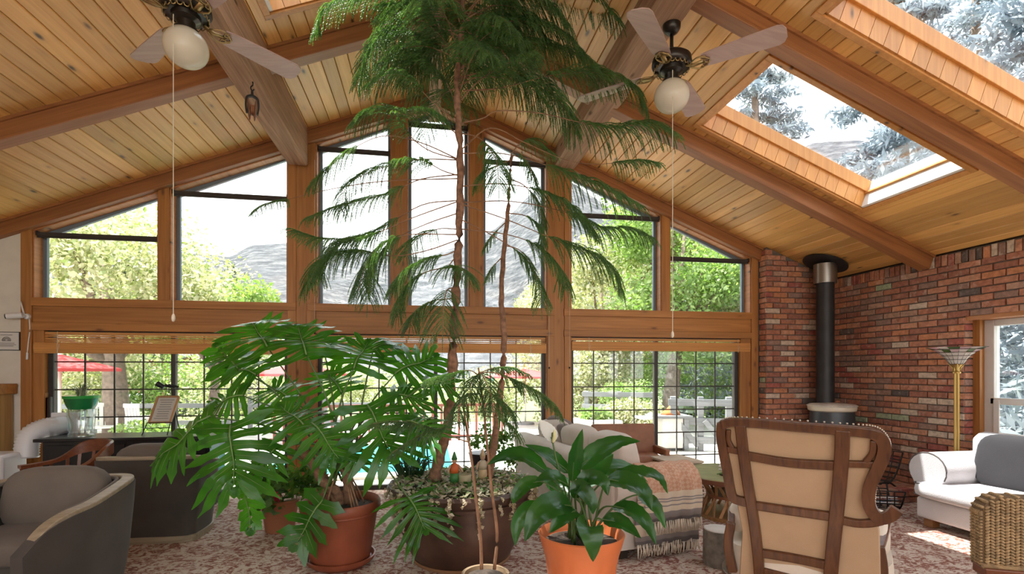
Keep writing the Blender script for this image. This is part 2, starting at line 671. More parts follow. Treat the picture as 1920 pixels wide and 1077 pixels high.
# ---- skylight wells
M['well_white'] = plain('white_well_end', (0.78, 0.76, 0.72), 0.5)  # lower end of each well, whiter than its pine sides
nwin = 0
for side in (1, -1):
    for a in SKYL[side]:
        x0_, x1_, y0_, y1_ = a
        nwin += 1
        root = structure(empty('window_%d' % nwin))
        root['label'] = 'skylight with pine lined well in the %s roof slope' % ('right' if side == 1 else 'left')
        top = 0.30
        # lining: short boards on the two long sides, plain boards at the ends
        seen = y0_ > 1.5
        if seen:
            nb = int(round(abs(x1_ - x0_) / 0.125))
            for yy, sg in ((y1_, -1), (y0_, 1)):
                for k in range(nb):
                    xa = x0_ + (x1_ - x0_) * k / nb
                    xb = x0_ + (x1_ - x0_) * (k + 1) / nb - 0.004
                    mb = MB()
                    ya, yb = sorted((yy, yy + sg * 0.014))
                    mb.hexa([rp(side, xa, ya, 0), rp(side, xb, ya, 0), rp(side, xb, yb, 0), rp(side, xa, yb, 0), rp(side, xa, ya, 0.17), rp(side, xb, ya, 0.17), rp(side, xb, yb, 0.17), rp(side, xa, yb, 0.17)])
                    mb.build('lining_board', M['pine_raw'], root)
        for yy, sg in ((y1_, -1), (y0_, 1)):
            mb = MB()
            ya, yb = sorted((yy, yy + sg * 0.035))
            n0 = 0.17 if seen else 0.0
            mb.hexa([rp(side, x0_, ya, n0), rp(side, x1_, ya, n0), rp(side, x1_, yb, n0), rp(side, x0_, yb, n0), rp(side, x0_, ya, top), rp(side, x1_, ya, top), rp(side, x1_, yb, top), rp(side, x0_, yb, top)])
            mb.build('upper_frame', M['pine_raw'], root, bevel=0.004)
        lowx, highx = (x1_, x0_) if side == 1 else (x0_, x1_)
        for xx, nm, mt in ((lowx, 'lower_end', M['well_white']), (highx, 'upper_end', M['pine_raw'])):
            mb = MB()
            xb = xx - 0.03 if xx == x1_ else xx + 0.03
            mb.hexa([rp(side, xx, y0_, 0), rp(side, xb, y0_, 0), rp(side, xb, y1_, 0), rp(side, xx, y1_, 0), rp(side, xx, y0_, top), rp(side, xb, y0_, top), rp(side, xb, y1_, top), rp(side, xx, y1_, top)])
            mb.build(nm, mt, root)
        if seen:
            xb = lowx - side * 0.05
            mb = MB()
            mb.hexa([rp(side, lowx, y0_, 0.15), rp(side, xb, y0_, 0.15), rp(side, xb, y1_, 0.15), rp(side, lowx, y1_, 0.15), rp(side, lowx, y0_, 0.17), rp(side, xb, y0_, 0.17), rp(side, xb, y1_, 0.17), rp(side, lowx, y1_, 0.17)])
            mb.build('sill_strip', M['pine_raw'], root)
            # face trim on the ceiling
            tw = 0.055
            for (xa, xb, ya, yb) in ((x0_ - tw, x1_ + tw, y1_, y1_ + tw), (x0_ - tw, x1_ + tw, y0_ - tw, y0_), (x0_ - tw, x0_, y0_, y1_), (x1_, x1_ + tw, y0_, y1_)):
                mb = MB()
                mb.hexa([rp(side, xa, ya, -0.02), rp(side, xb, ya, -0.02), rp(side, xb, yb, -0.02), rp(side, xa, yb, -0.02), rp(side, xa, ya, 0), rp(side, xb, ya, 0), rp(side, xb, yb, 0), rp(side, xa, yb, 0)])
                mb.build('face_trim', M['pine_raw'], root, bevel=0.004)
        mb = MB()
        mb.hexa([rp(side, x0_, y0_, top), rp(side, x1_, y0_, top), rp(side, x1_, y1_, top), rp(side, x0_, y1_, top), rp(side, x0_, y0_, top + 0.012), rp(side, x1_, y0_, top + 0.012), rp(side, x1_, y1_, top + 0.012), rp(side, x0_, y1_, top + 0.012)])
        mb.build('pane', M['sky_glass'], root)

# ---- window wall
back = structure(empty('wall_back'))
GX = [(-4.56, -1.744), (-1.412, 1.608), (1.941, 4.685)]      # the three bays
MULL = [[(-3.227, -3.103)], [(-0.473, -0.275), (0.541, 0.72)], [(3.278, 3.408)]]
ZS = 2.415
YF = D + 0.16                       # glass plane
gb = lambda X: zr(X) - 0.165 / math.cos(TH)      # underside of the gable rafter
for i, (xa, xb) in enumerate(((-4.67, -4.56), (-1.744, -1.645), (-1.52, -1.412), (1.608, 1.705), (1.85, 1.941), (4.685, 4.79))):
    z1 = min(gb(xa), gb(xb)) + 0.06
    MB().bx(xa, xb, D - 0.02, D + 0.17, 0, z1).build('casing_post', M['casing_v'], back, bevel=0.004)
for (xa, xb) in ((-1.645, -1.52), (1.705, 1.85)):
    MB().bx(xa, xb, D + 0.0, D + 0.17, 0, gb(xa) + 0.02).build('post', M['casing_v'], back)
# solid wall beyond the window bays
for (xa, xb, mt) in ((XL - 0.1, -4.67, 'cream_wall'),):
    MB().hexa([(xa, D, 0), (xb, D, 0), (xb, D + 0.17, 0), (xa, D + 0.17, 0), (xa, D, zr(xa)), (xb, D, zr(xb)), (xb, D + 0.17, zr(xb)), (xa, D + 0.17, zr(xa))]).build('plaster', M[mt], back)
MB().hexa([(4.79, D, 0), (XW + .2, D, 0), (XW + .2, D + 0.17, 0), (4.79, D + 0.17, 0), (4.79, D, zr(4.79)), (XW + .2, D, zr(XW + .2)), (XW + .2, D + 0.17, zr(XW + .2)), (4.79, D + 0.17, zr(4.79))]).build('block', M['mortar'], back)
for bi, (xa, xb) in enumerate(GX):
    # beam band, sill and head trim
    MB().bx(xa - 0.11, xb + 0.11, D + 0.004, D + 0.17, 2.08, 2.36).build('beam_board', M['casing_h'], back)
    MB().bx(xa - 0.10 * (bi > 0), xb + 0.10 * (bi < 2), D - 0.03, D + 0.17, 2.318, ZS).build('sill_board', M['casing_h'], back, bevel=0.004)
    MB().bx(xa - 0.10 * (bi > 0), xb + 0.10 * (bi < 2), D - 0.026, D + 0.17, 2.033, 2.123).build('head_board', M['casing_h'], back, bevel=0.004)
    for (ma, mb_) in MULL[bi]:
        z1 = max(gb(ma), gb(mb_)) + 0.03
        MB().bx(ma, mb_, D - 0.015, D + 0.17, ZS - 0.02, z1).build('mullion', M['casing_v'], back, bevel=0.004)
    # panes of the gable
    edges = [xa] + [q for m_ in MULL[bi] for q in m_] + [xb]
    for k in range(0, len(edges), 2):
        pa, pb = edges[k], edges[k + 1]
        nwin += 1
        root = structure(empty('window_%d' % nwin))
        root['label'] = 'tall gable window pane with sloping top'
        xs_ = [pa] + ([X0] if pa < X0 < pb else []) + [pb]
        poly = [(pa, ZS), (pb, ZS)] + [(q, gb(q)) for q in reversed(xs_)]
        inner = lambda d: [(pa + d, ZS + d * 0.3), (pb - d, ZS + d * 0.3)] + [(min(max(q, pa + d), pb - d), gb(q) - d) for q in reversed(xs_)]
        # jamb boards lining the reveal
        for q in range(len(poly)):
            p, r_ = poly[q], poly[(q + 1) % len(poly)]
            cxm, czm = sum(t[0] for t in poly) / len(poly), sum(t[1] for t in poly) / len(poly)
            e = Vector((r_[0] - p[0], 0, r_[1] - p[1])).normalized()
            nrm = Vector((-e.z, 0, e.x)) * 0.014
            if q == 0: continue
            mb = MB()
            P0, P1 = Vector((p[0], 0, p[1])), Vector((r_[0], 0, r_[1]))
            mb.hexa([P0 + Vector((0, D + 0.005, 0)), P1 + Vector((0, D + 0.005, 0)), P1 + Vector((0, YF, 0)), P0 + Vector((0, YF, 0)),
                     P0 + nrm + Vector((0, D + 0.005, 0)), P1 + nrm + Vector((0, D + 0.005, 0)), P1 + nrm + Vector((0, YF, 0)), P0 + nrm + Vector((0, YF, 0))])
            mb.build('jamb_board', M['casing_y'], root)
        a_, b_ = inner(0.012), inner(0.055)
        for q in range(1, len(poly)):
            q2 = (q + 1) % len(poly)
            MB().hexa([(a_[q][0], YF - 0.02, a_[q][1]), (a_[q2][0], YF - 0.02, a_[q2][1]), (b_[q2][0], YF - 0.02, b_[q2][1]), (b_[q][0], YF - 0.02, b_[q][1]),
                       (a_[q][0], YF + 0.02, a_[q][1]), (a_[q2][0], YF + 0.02, a_[q2][1]), (b_[q2][0], YF + 0.02, b_[q2][1]), (b_[q][0], YF + 0.02, b_[q][1])]).build('sash', M['grey_metal'], root)
        n_ = len(b_)
        MB().prism(b_, YF - 0.003, YF + 0.003, lambda u, v, t: (u, t, v)).build('pane', M['glass'], root)
        # rolled dark shade across the pane
        zl = min(gb(pa), gb(pb)) - 0.035
        wd = 0.045
        sh = empty('roller_shade', ((pa + pb) / 2, D + 0.05, zl), 0, None, 'blind', 'rolled shades in the gable windows')
        sh['label'] = ['dark rolled shade across the lowest gable pane on the left', 'dark rolled shade in the second gable pane from the left', 'dark rolled shade just right of the weathered beam end',
                       'dark rolled shade across the middle gable pane behind the trunk', 'dark rolled shade in the gable pane right of centre', 'dark rolled shade in the second gable pane from the bricks', 'dark rolled shade in the gable pane beside the brick corner'][nwin - 11]
        hw = (pb - pa) / 2 - 0.016
        MB().tube([(-hw, 0, 0), (hw, 0, 0)], wd * 0.5, 12).build('roll', M['shade_fabric'], sh, smooth=True, angle=40)
        MB().box((0, -0.0, -0.03), (2 * hw, 0.014, 0.03)).build('bottom_bar', M['dark_metal'], sh)
        for sgn in (-1, 1):
            MB().box((sgn * (hw - 0.006), 0.0, 0.006), (0.01, 0.06, 0.06)).build('bracket', M['dark_metal'], sh)

# wall behind the camera, open between posts to admit added fill light; wall to the left
rear = structure(empty('wall_front'))
MB().bx(XL, XW, YB - 0.15, YB, 0, 0.9).build('knee_wall', M['cream_wall'], rear)
for q in np.linspace(XL, XW, 6):
    MB().bx(q - 0.08, q + 0.08, YB - 0.15, YB, 0.9, zr(max(min(q, XW), XL))).build('post', M['casing_v'], rear)
left = structure(empty('wall_left'))
MB().bx(XL - 0.15, XL - 0.005, YB, D + 0.17, zr(XL) - 0.02, zr(XL) + 0.4).build('leak_stop', M['roof_under'], left)  # unseen box added to keep light from leaking in under the roof
MB().bx(XL - 0.15, XL, YB, D + 0.17, 0, zr(XL) + 0.05).build('plaster', M['cream_wall'], left)

# ---- the three glazed doors under the beam, with their bar grids
DOORS = [(-4.45, -1.744, 8), (-1.412, 1.608, 8), (1.941, 4.53, 8)]
ROWZ = [0.06, 0.33, 0.665, 0.998, 1.332, 1.666, 2.0]
for di, (xa, xb, nc) in enumerate(DOORS):
    root = structure(empty('door_%d' % (di + 1)))
    root['label'] = 'wide glazed patio door with a dark bar grid'
    YD = D + 0.10
    MB().bx(xa, xb, YD - 0.03, YD + 0.05, 0.0, 0.06).build('threshold', M['dark_metal'], root)
    MB().bx(xa, xb, YD - 0.03, YD + 0.05, 2.0, 2.04).build('head_rail', M['dark_metal'], root)
    mid = (xa + xb) / 2
    for q, wd in ((xa + 0.03, 0.06), (xb - 0.03, 0.06), (mid, 0.05)):
        MB().bx(q - wd / 2, q + wd / 2, YD - 0.03, YD + 0.04, 0.05, 2.0).build('stile', M['dark_metal'], root, bevel=0.004)
    for (la, lb) in ((xa + 0.06, mid - 0.025), (mid + 0.025, xb - 0.06)):
        n2 = nc // 2
        cw = (lb - la) / n2
        vm = MB().box((0, 0, 1.03), (0.016, 0.014, 1.94)).mesh('muntin', M['dark_metal'])
        hm = MB().box(((la + lb) / 2, 0, 0), (lb - la, 0.013, 0.016)).mesh('muntin', M['dark_metal'])
        for k in range(1, n2): inst('muntin', vm, (la + k * cw, YD, 0), root)
        for z in ROWZ[1:-1]: inst('muntin', hm, (0, YD, z), root)
        cache = {}
        for k in range(n2):
            for q in range(len(ROWZ) - 1):
                h = round(ROWZ[q + 1] - ROWZ[q], 3)
                if h not in cache: cache[h] = MB().box((0, 0, 0), (cw - 0.017, 0.004, h - 0.017)).mesh('pane', M['glass'])
                inst('pane', cache[h], (la + (k + 0.5) * cw, YD, (ROWZ[q] + ROWZ[q + 1]) / 2), root)
    # side boards of the opening
    for q, sg in ((GX[di][0], 1), (GX[di][1], -1)):
        x1 = q + sg * 0.012 if di else q + sg * (0.11 if sg > 0 else 0.012)
        if di == 2 and sg < 0: x1 = 4.53
        MB().bx(q, x1, D + 0.01, D + 0.17, 0, 2.04).build('jamb_board', M['casing_y'] if abs(x1 - q) < 0.02 else M['casing_v'], root)
# door pull on the left stile
MB().bx(-4.42, -4.395, D + 0.03, D + 0.07, 0.95, 1.25).build('pull_handle', M['dark_metal'], bpy.data.objects['door_1'], bevel=0.005)

# ---- rolled bamboo blinds
BL = ['bamboo blind rolled up over the left patio door', 'bamboo blind rolled up over the middle patio door behind the plants', 'bamboo blind rolled up over the patio door beside the bricks']
for di, (xa, xb) in enumerate(GX):
    zb = (1.765, 1.80, 1.842)[di]
    root = empty('bamboo_blind', ((xa + xb) / 2, D + 0.03, 2.0), 0, BL[di], 'blind', 'bamboo blinds over the patio doors')
    hw = (xb - xa) / 2 - 0.015
    MB().box((0, 0.012, 0.0), (2 * hw, 0.03, 0.035)).build('head_rail', M['bamboo'], root)
    drop = 2.0 - zb
    zt = -0.032
    k = 0
    sl = MB().tube([(-hw, 0, 0), (hw, 0, 0)], 0.0075, 6, flat=0.5, up=(0, 1, 0)).mesh('slat', M['bamboo'])
    while zt > -drop + 0.13:
        inst('slat', sl, (0, random.uniform(-0.003, 0.003), zt), root)
        zt -= 0.019 if k % 3 else 0.026
        k += 1
    # folded layers hanging in front
    nl = int(0.125 / 0.0125)
    sl2 = MB().tube([(-hw, 0, 0), (hw, 0, 0)], 0.0078, 6, flat=0.7, up=(0, 1, 0)).mesh('slat', M['bamboo'])
    for q in range(nl):
        inst('slat', sl2, (0, -0.03 - 0.012 * math.sin(PI * q / nl), -drop + 0.006 + q * 0.0125), root)
    MB().box((0, -0.012, -drop + 0.062), (2 * hw - 0.01, 0.02, 0.115)).build('folded_layers', M['bamboo'], root)
    for q in (-hw * 0.82, hw * 0.85):
        MB().tube([(q, -0.045, 0.02), (q, -0.05, -drop - 0.02), (q + 0.02, -0.05, -drop * 0.55)], 0.0025, 5).build('cord', M['cord'], root)

# ---- brick walls
BL_, BH_, JT = 0.225, 0.0655, 0.0115
bmesh_var = []


def brick_mesh(L, H, DP, mat, seed):
    r_ = random.Random(seed)
    mb = MB()
    j = lambda a: r_.uniform(-a, a)
    c = 0.006
    pts = []
    for (y, k) in ((0, 0), (DP, 1)):
        for (sx_, sz_) in ((-1, -1), (1, -1), (1, 1), (-1, 1)):
            pts.append((sx_ * (L / 2 - (c if k else 0)) + j(0.003), -y + (j(0.003) if k else 0), sz_ * (H / 2 - (c if k else 0)) + j(0.002)))
    # three rings: back, shoulder, face
    ring0 = [(sx_ * L / 2, 0, sz_ * H / 2) for sx_, sz_ in ((-1, -1), (1, -1), (1, 1), (-1, 1))]
    ring1 = [(p[0] + j(0.0025), -DP + 0.006, p[2] + j(0.0025)) for p in ring0]
    ring2 = [(p[0] - math.copysign(0.006, p[0]) + j(0.002), -DP + j(0.0025), p[2] - math.copysign(0.006, p[2]) + j(0.002)) for p in ring0]
    mb.loft([ring0, ring1, ring2])
    return mb


class Bricks:
    """wall of bricks: local u along the wall, faces look along -normal of the given frame"""

    def __init__(self, name, parent, rz):
        self.p, self.rz = parent, rz
        self.cache = {}
        self.joined = MB()
        self.n = 0

    def put(self, pos, L, H, dp=0.03, joined=False):
        L, H = round(L, 2), round(H, 3)
        v = random.randrange(4)
        if joined or self.n >= 295:
            b = brick_mesh(L, H, dp, None, v)
            m = Matrix.Rotation(self.rz, 3, 'Z')
            off = random.uniform(-0.003, 0.003)
            self.joined.add([Vector(pos) + m @ Vector((p[0], p[1] + off, p[2])) for p in b.v], b.f)
            return
        key = (L, H, v)
        if key not in self.cache: self.cache[key] = brick_mesh(L, H, dp, None, v * 31 + int(L * 100)).mesh('brick', M['brick'])
        o = inst('brick', self.cache[key], pos, self.p, self.rz)
        o.location += Matrix.Rotation(self.rz, 3, 'Z') @ Vector((0, random.uniform(-0.004, 0.004), 0))
        self.n += 1

    def done(self):
        if self.joined.v:
            o = self.joined.build('bricks_low', M['brick_joined'], self.p)
            o['kind'] = 'stuff'


YBK = 6.52
brick_back = structure(empty('wall_back_brick'))
xl = 4.80
MB().hexa([(xl + 0.02, YBK + 0.02, 0), (XW + .1, YBK + 0.02, 0), (XW + .1, D + 0.1, 0), (xl + 0.02, D + 0.1, 0), (xl + 0.02, YBK + 0.02, zr(xl + .02)), (XW + .1, YBK + 0.02, zr(XW + .1)), (XW + .1, D + 0.1, zr(XW + .1)), (xl + 0.02, D + 0.1, zr(xl + .02))]).build('mortar_bed', M['mortar'], brick_back)
B1 = Bricks('b', brick_back, 0)
nco = 50
for q in range(nco):
    z = 0.04 + q * (BH_ + JT)
    u = xl + (0 if q % 2 else -0.12)
    while u < XW - 0.02:
        a, b = max(u, xl), min(u + BL_, XW)
        if b - a > 0.03 and z + BH_ / 2 < zr(b if z > 2 else b) + 0.02:
            B1.put(((a + b) / 2, YBK + 0.025, z), b - a, BH_, 0.03, joined=z < 0.75)
        elif b - a > 0.03 and z < zr(a):
            b2 = min(b, X0 + (ZR - z - BH_ / 2) / SL)
            if b2 - a > 0.03: B1.put(((a + b2) / 2, YBK + 0.025, z), b2 - a, BH_, 0.03)
        u += BL_ + JT
B1.done()
ret = structure(empty('wall_back_brick_return'))
B1b = Bricks('b', ret, -PI / 2)
for q in range(nco):
    z = 0.04 + q * (BH_ + JT)
    if z < zr(xl) - 0.03:
        B1b.put((xl + 0.025, YBK + 0.085 + 0.0, z), 0.15 if q % 2 else 0.10, BH_, 0.028, joined=z < 0.75)
B1b.done()

wr = structure(empty('wall_right'))
YJ, ZJ = 4.69, 2.17        # edge and head of the window opening
MB().bx(XW + 0.018, XW + 0.3, YJ + 0.02, D + 0.1, 0, zr(XW) + 0.0).build('mortar_bed', M['mortar'], wr)
MB().bx(XW + 0.018, XW + 0.3, 2.6, YJ + 0.02, ZJ + 0.01, zr(XW) + 0.0).build('mortar_head', M['mortar'], wr)
MB().bx(XW + 0.018, XW + 0.3, 2.6, YJ + 0.02, 0, 0.78).build('mortar_sill', M['mortar'], wr)
MB().bx(XW, XW + 0.3, YB, 2.6, 0, 0.78).build('lower_wall', M['cream_wall'], wr)
MB().bx(XW, XW + 0.3, YB, 2.6, ZJ, zr(XW) + 0.04).build('upper_wall', M['cream_wall'], wr)
for q in (2.45, 0.6, -1.3, -3.2, YB + 0.15):
    MB().bx(XW, XW + 0.3, q - 0.15, q + 0.15, 0.78, ZJ).build('pier', M['cream_wall'], wr)
MB().bx(XW + 0.018, XW + 0.3, YB, D + 0.1, zr(XW) - 0.01, zr(XW) + 0.4).build('leak_stop', M['roof_under'], wr)  # added box, closes the light leak above the brick wall
B2 = Bricks('b', wr, -PI / 2)
ztop = zr(XW) - 0.15
cs = []
for q in range(60):
    z = 0.04 + q * (BH_ + JT)
    if z + BH_ / 2 > ztop: break
    y = YBK - (0.0 if q % 2 else 0.12) + 0.12
    while y > 2.65:
        a, b = y - BL_, min(y, YBK)
        lo = YJ if (0.75 < z < ZJ) else 2.65
        a2 = max(a, lo)
        if b - a2 > 0.03: cs.append(((a2 + b) / 2, z, b - a2))
        y -= BL_ + JT
for (yc, z, L) in cs:
    hidden = z < 0.8 or yc < 3.9
    B2.put((XW + 0.025, yc, z), L, BH_, 0.03, joined=hidden)
y = YBK - 0.03
while y > 3.7:            # soldier course under the ceiling
    B2.put((XW + 0.025, y - 0.033, ztop + 0.062 + random.uniform(-.006, .006)), 0.062, 0.125, 0.034, joined=B2.n > 280)
    y -= 0.074
# bricks turning into the window reveal
for q in range(60):
    z = 0.04 + q * (BH_ + JT)
    if z + BH_ / 2 > ZJ or z < 0.8: continue
    B2.joined.add([Vector((XW + 0.06, YJ + 0.012, z)) + Vector((p[0], p[1], p[2])) for p in brick_mesh(0.11, BH_, 0.02, None, q).v], brick_mesh(0.11, BH_, 0.02, None, q).f)
B2.done()
# window in the brick wall
nwin += 1
root = structure(empty('window_%d' % nwin))
root['label'] = 'white sash window in a pine lined opening of the brick wall'
XG = 6.16
MB().bx(XW + 0.12, XG + 0.08, YJ - 0.03, YJ + 0.0, 0.78, ZJ).build('jamb_board', M['casing_v'], root, bevel=0.003)
MB().bx(XW + 0.115, XW + 0.15, YJ - 0.075, YJ - 0.0, 0.78, ZJ).build('jamb_casing', M['casing_v'], root, bevel=0.003)
MB().bx(XW + 0.02, XG + 0.08, 2.65, YJ, ZJ - 0.05, ZJ).build('head_board', M['casing_y'], root)
MB().bx(XW + 0.02, XG + 0.08, 2.65, YJ, 0.76, 0.80).build('sill_board', M['casing_y'], root)
for (ya, yb, za, zb) in ((YJ - 0.13, YJ - 0.03, 0.80, ZJ - 0.05), (2.65, 2.75, 0.80, ZJ - 0.05), (2.75, YJ - 0.13, ZJ - 0.12, ZJ - 0.05), (2.75, YJ - 0.13, 0.80, 0.88), (2.75, YJ - 0.09, 1.19, 1.26)):
    MB().bx(XG - 0.03, XG + 0.05, ya, yb, za, zb).build('sash_frame', M['white'], root, bevel=0.005)
MB().bx(XG - 0.045, XG - 0.03, YJ - 0.19, YJ - 0.13, 0.82, 1.24).build('sash_frame', M['white'], root, bevel=0.005)
MB().bx(XG, XG + 0.006, 2.75, YJ - 0.13, 0.88, 1.19).build('pane', M['glass'], root)
MB().bx(XG, XG + 0.006, 2.75, YJ - 0.13, 1.26, ZJ - 0.12).build('pane', M['glass'], root)

# ------------------------------------------------------------------ outside
M['patio'] = plain('pale_concrete', (0.56, 0.53, 0.49), 0.85, noise=0.15, nscale=3, bump=0.1)
M['lawn'] = plain('dry_grass', (0.16, 0.20, 0.08), 0.95, noise=0.35, nscale=5)
M['bark'] = plain('grey_bark', (0.20, 0.15, 0.12), 0.95, noise=0.3, nscale=12, bump=0.6, bscale=25)
M['leaf_pale'] = leafmat('glare_pale_leaves', (0.20, 0.25, 0.09), (0.74, 0.66, 0.58), 0.35, 0.6, island=True, tc_=(1.2, 1.4, 0.6))  # whitish leaves: blossom plus outdoor overexposure, put into the colour
M['leaf_green'] = leafmat('fresh_green_leaves', (0.13, 0.22, 0.06), (0.36, 0.42, 0.22), 0.4, 0.6, island=True)  # green washed out in the colour itself, standing for overexposed daylight
M['leaf_spruce'] = leafmat('blue_spruce_needles', (0.16, 0.21, 0.25), (0.46, 0.52, 0.56), 0.2, 0.7, island=True, tc_=(1, 1, 1))
M['leaf_pine'] = leafmat('dark_pine_needles', (0.07, 0.10, 0.06), (0.15, 0.18, 0.12), 0.2, 0.7, island=True, tc_=(1, 1, 1))
structure(MB().bx(-60, 60, D + 0.25, 16, -0.3, -0.06).build('floor_patio', M['patio']))
structure(MB().bx(-30, 30, -30, D + 0.25, -0.3, -0.13).build('floor_bounce', M['patio']))  # pale slab around the house, added to bounce daylight onto the ceiling
structure(MB().bx(-300, 300, -120, 420, -0.9, -0.35).build('floor_ground', M['lawn']))


def leaf_cloud(centers, radii, n, size, seed, aspect=1.9, squash=1.0, shell=0.5):
    g = np.random.default_rng(seed)
    centers = np.array(centers, float)
    k = g.integers(0, len(centers), n)
    d = g.normal(size=(n, 3))
    d /= np.linalg.norm(d, axis=1)[:, None]
    rr = g.random(n) ** shell
    p = centers[k] + d * rr[:, None] * np.array(radii, float)[k][:, None] * np.array([1, 1, squash])
    a = g.normal(size=(n, 3))
    a /= np.linalg.norm(a, axis=1)[:, None]
    b = np.cross(a, g.normal(size=(n, 3)))
    b /= np.linalg.norm(b, axis=1)[:, None]
    s = size * (0.6 + 0.8 * g.random(n))[:, None]
    v = np.stack([p - a * s * aspect / 2, p - b * s / 2, p + a * s * aspect / 2, p + b * s / 2], 1).reshape(-1, 3)
    q = np.arange(4 * n).reshape(n, 4)
    return v, q


def broad_tree(label, base, h, crown_z, spread, n, size, mat, seed, lean=0.0, trunk_r=0.16, group='trees beyond the patio'):
    g = random.Random(seed)
    root = empty('tree', base, 0, label, 'tree', group)
    mb = MB()
    top = Vector((lean, 0, h * 0.8))
    mb.tube([(0, 0, -0.4), (lean * 0.2, 0, crown_z * 0.5), (lean * 0.5, 0.05, crown_z), tuple(top)], [trunk_r * 1.25, trunk_r, trunk_r * 0.8, 0.03], 10)
    cs_, rs_ = [], []
    nb = 11
    for k in range(nb):
        a = 2 * PI * k / nb + g.uniform(-.3, .3)
        z0 = crown_z * g.uniform(0.75, 1.15)
        rr = spread * g.uniform(0.35, 0.8)
        e = Vector((lean * 0.6 + math.cos(a) * rr, math.sin(a) * rr, crown_z + (h - crown_z) * g.uniform(0.05, 0.85)))
        mb.tube([(lean * 0.5, 0, z0), tuple(Vector((lean * 0.5, 0, z0)).lerp(e, 0.5) + Vector((0, 0, 0.15))), tuple(e)], [trunk_r * 0.45, trunk_r * 0.3, 0.02], 6)
        for q in range(2):
            cs_.append(e + Vector((g.uniform(-.4, .4), g.uniform(-.4, .4), g.uniform(-.3, .4))) * spread * 0.4)
            rs_.append(spread * g.uniform(0.28, 0.5))
    mb.build('trunk', M['bark'], root, smooth=True)
    v, q = leaf_cloud(cs_, rs_, n, size, seed, 1.8, 0.85)
    o = inst('crown', np_mesh('crown', v, q, M[mat]), (0, 0, 0), root)
    return root


def conifer(label, base, h, spread, n, size, mat, seed, group='conifers around the house', z0=0.6):
    g = np.random.default_rng(seed)
    root = empty('conifer', base, 0, label, 'tree', group)
    MB().tube([(0, 0, -0.4), (0, 0, h * 0.5), (0, 0, h * 0.98)], [0.02 * h, 0.014 * h, 0.01], 8).build('trunk', M['bark'], root, smooth=True)
    cs_, rs_ = [], []
    z = z0
    while z < h:
        r_ = spread * (1 - z / h) ** 0.85
        kk = max(3, int(9 * r_ / spread) + 3)
        for k in range(kk):
            a = g.random() * 2 * PI
            for t in (0.35, 0.65, 0.95):
                cs_.append((math.cos(a) * r_ * t, math.sin(a) * r_ * t, z - 0.25 * r_ * t))
                rs_.append(0.10 * h / 6 + 0.16 * r_)
        z += h * 0.045
    v, q = leaf_cloud(cs_, rs_, n, size, seed, 4.0, 0.45, 0.6)
    inst('crown', np_mesh('crown', v, q, M[mat]), (0, 0, 0), root)
    return root


def gnd(x, Y, z=-0.06):
    p = atY(x, 700, Y)
    return (p.x, Y, z)


broad_tree('leafy pale green tree outside the left patio door with thick leaning trunk', gnd(222, 12.5), 5.6, 2.3, 2.7, 26000, 0.062, 'leaf_pale', 3, -0.3, 0.24)
broad_tree('young green tree right of the thick trunk, seen through the left door', gnd(400, 13.5), 3.7, 1.9, 1.7, 12000, 0.065, 'leaf_green', 4, 0.1, 0.12)
broad_tree('tall bright green tree outside the patio door by the bricks', gnd(1252, 13), 6.9, 2.0, 2.7, 26000, 0.065, 'leaf_green', 5, 0.5, 0.22)
broad_tree('blossom pale tree behind the white planter', gnd(1128, 15.5), 6.6, 1.6, 2.7, 24000, 0.07, 'leaf_pale', 6, 0.0, 0.12)
broad_tree('pale tree filling the gable pane next to the bricks', gnd(1390, 15), 6.6, 1.9, 2.8, 22000, 0.07, 'leaf_pale', 8, 0.1, 0.16)
broad_tree('low bushy tree at the left edge beyond the red parasol', gnd(90, 15.5), 4.0, 1.6, 2.3, 14000, 0.07, 'leaf_pale', 9, 0.2, 0.14)
conifer('dark pine rising behind the pale tree on the left', gnd(225, 19), 7.3, 2.2, 5000, 0.07, 'leaf_pine', 11, z0=2.5)
conifer('small dark pine against the mountain slope', gnd(432, 24), 6.4, 1.7, 3500, 0.07, 'leaf_pine', 12, z0=2)
for i, (x_, y_, h_, s_) in enumerate(((11.0, 15.5, 15.0, 3.6), (11.5, 10.6, 13.0, 3.4), (10.6, 6.6, 12.0, 2.9), (16.8, 13.0, 17.0, 4.2), (17.5, 7.6, 16.0, 4.2), (11.0, -2.5, 10.5, 3.0))):
    conifer(['blue spruce at the upper end of the framed skylight', 'blue spruce filling the lower part of the framed skylight', 'blue spruce in the corner skylight close to the house', 'tall blue spruce of the far rank behind the framed skylight', 'tallest blue spruce behind the corner skylight', 'blue spruce beside the house behind the viewer'][i], (x_, y_, -0.35), h_, s_, 30000, 0.062, 'leaf_spruce', 20 + i, 'blue spruces right of the house')

# mountain: a ridge line taken across the windows, rock and scattered trees
def mountain():
    m = N('mountain_rock')
    m.set(Roughness=1.0)
    cd = m.coords((1, 1, 2.4))
    n1 = m.n('TexNoise', Scale=0.09, Detail=9.0, Roughness=0.7)
    m.l(cd, n1.inputs['Vector'])
    vo = m.n('TexVoronoi', Scale=0.34)
    m.l(m.coords((1, 1, 0.6)), vo.inputs['Vector'])
    c = m.ramp(n1.outputs[0], [(0.36, (0.045, 0.052, 0.062)), (0.5, (0.12, 0.125, 0.135)), (0.64, (0.24, 0.24, 0.24))])
    tr = m.ramp(vo.outputs['Distance'], [(0.22, (1, 1, 1)), (0.42, (0, 0, 0))])
    n2 = m.n('TexNoise', Scale=0.02, Detail=3.0)
    m.l(cd, n2.inputs['Vector'])
    tm = m.mix(1.0, tr, m.ramp(n2.outputs[0], [(0.42, (0, 0, 0)), (0.6, (0.8, 0.8, 0.8))]), 'MULTIPLY')
    c = m.mix(tm, c, (0.025, 0.035, 0.038))
    m.color(c)
    m.bump(n1.outputs[0], 1.0, 8.0)
    return m.m


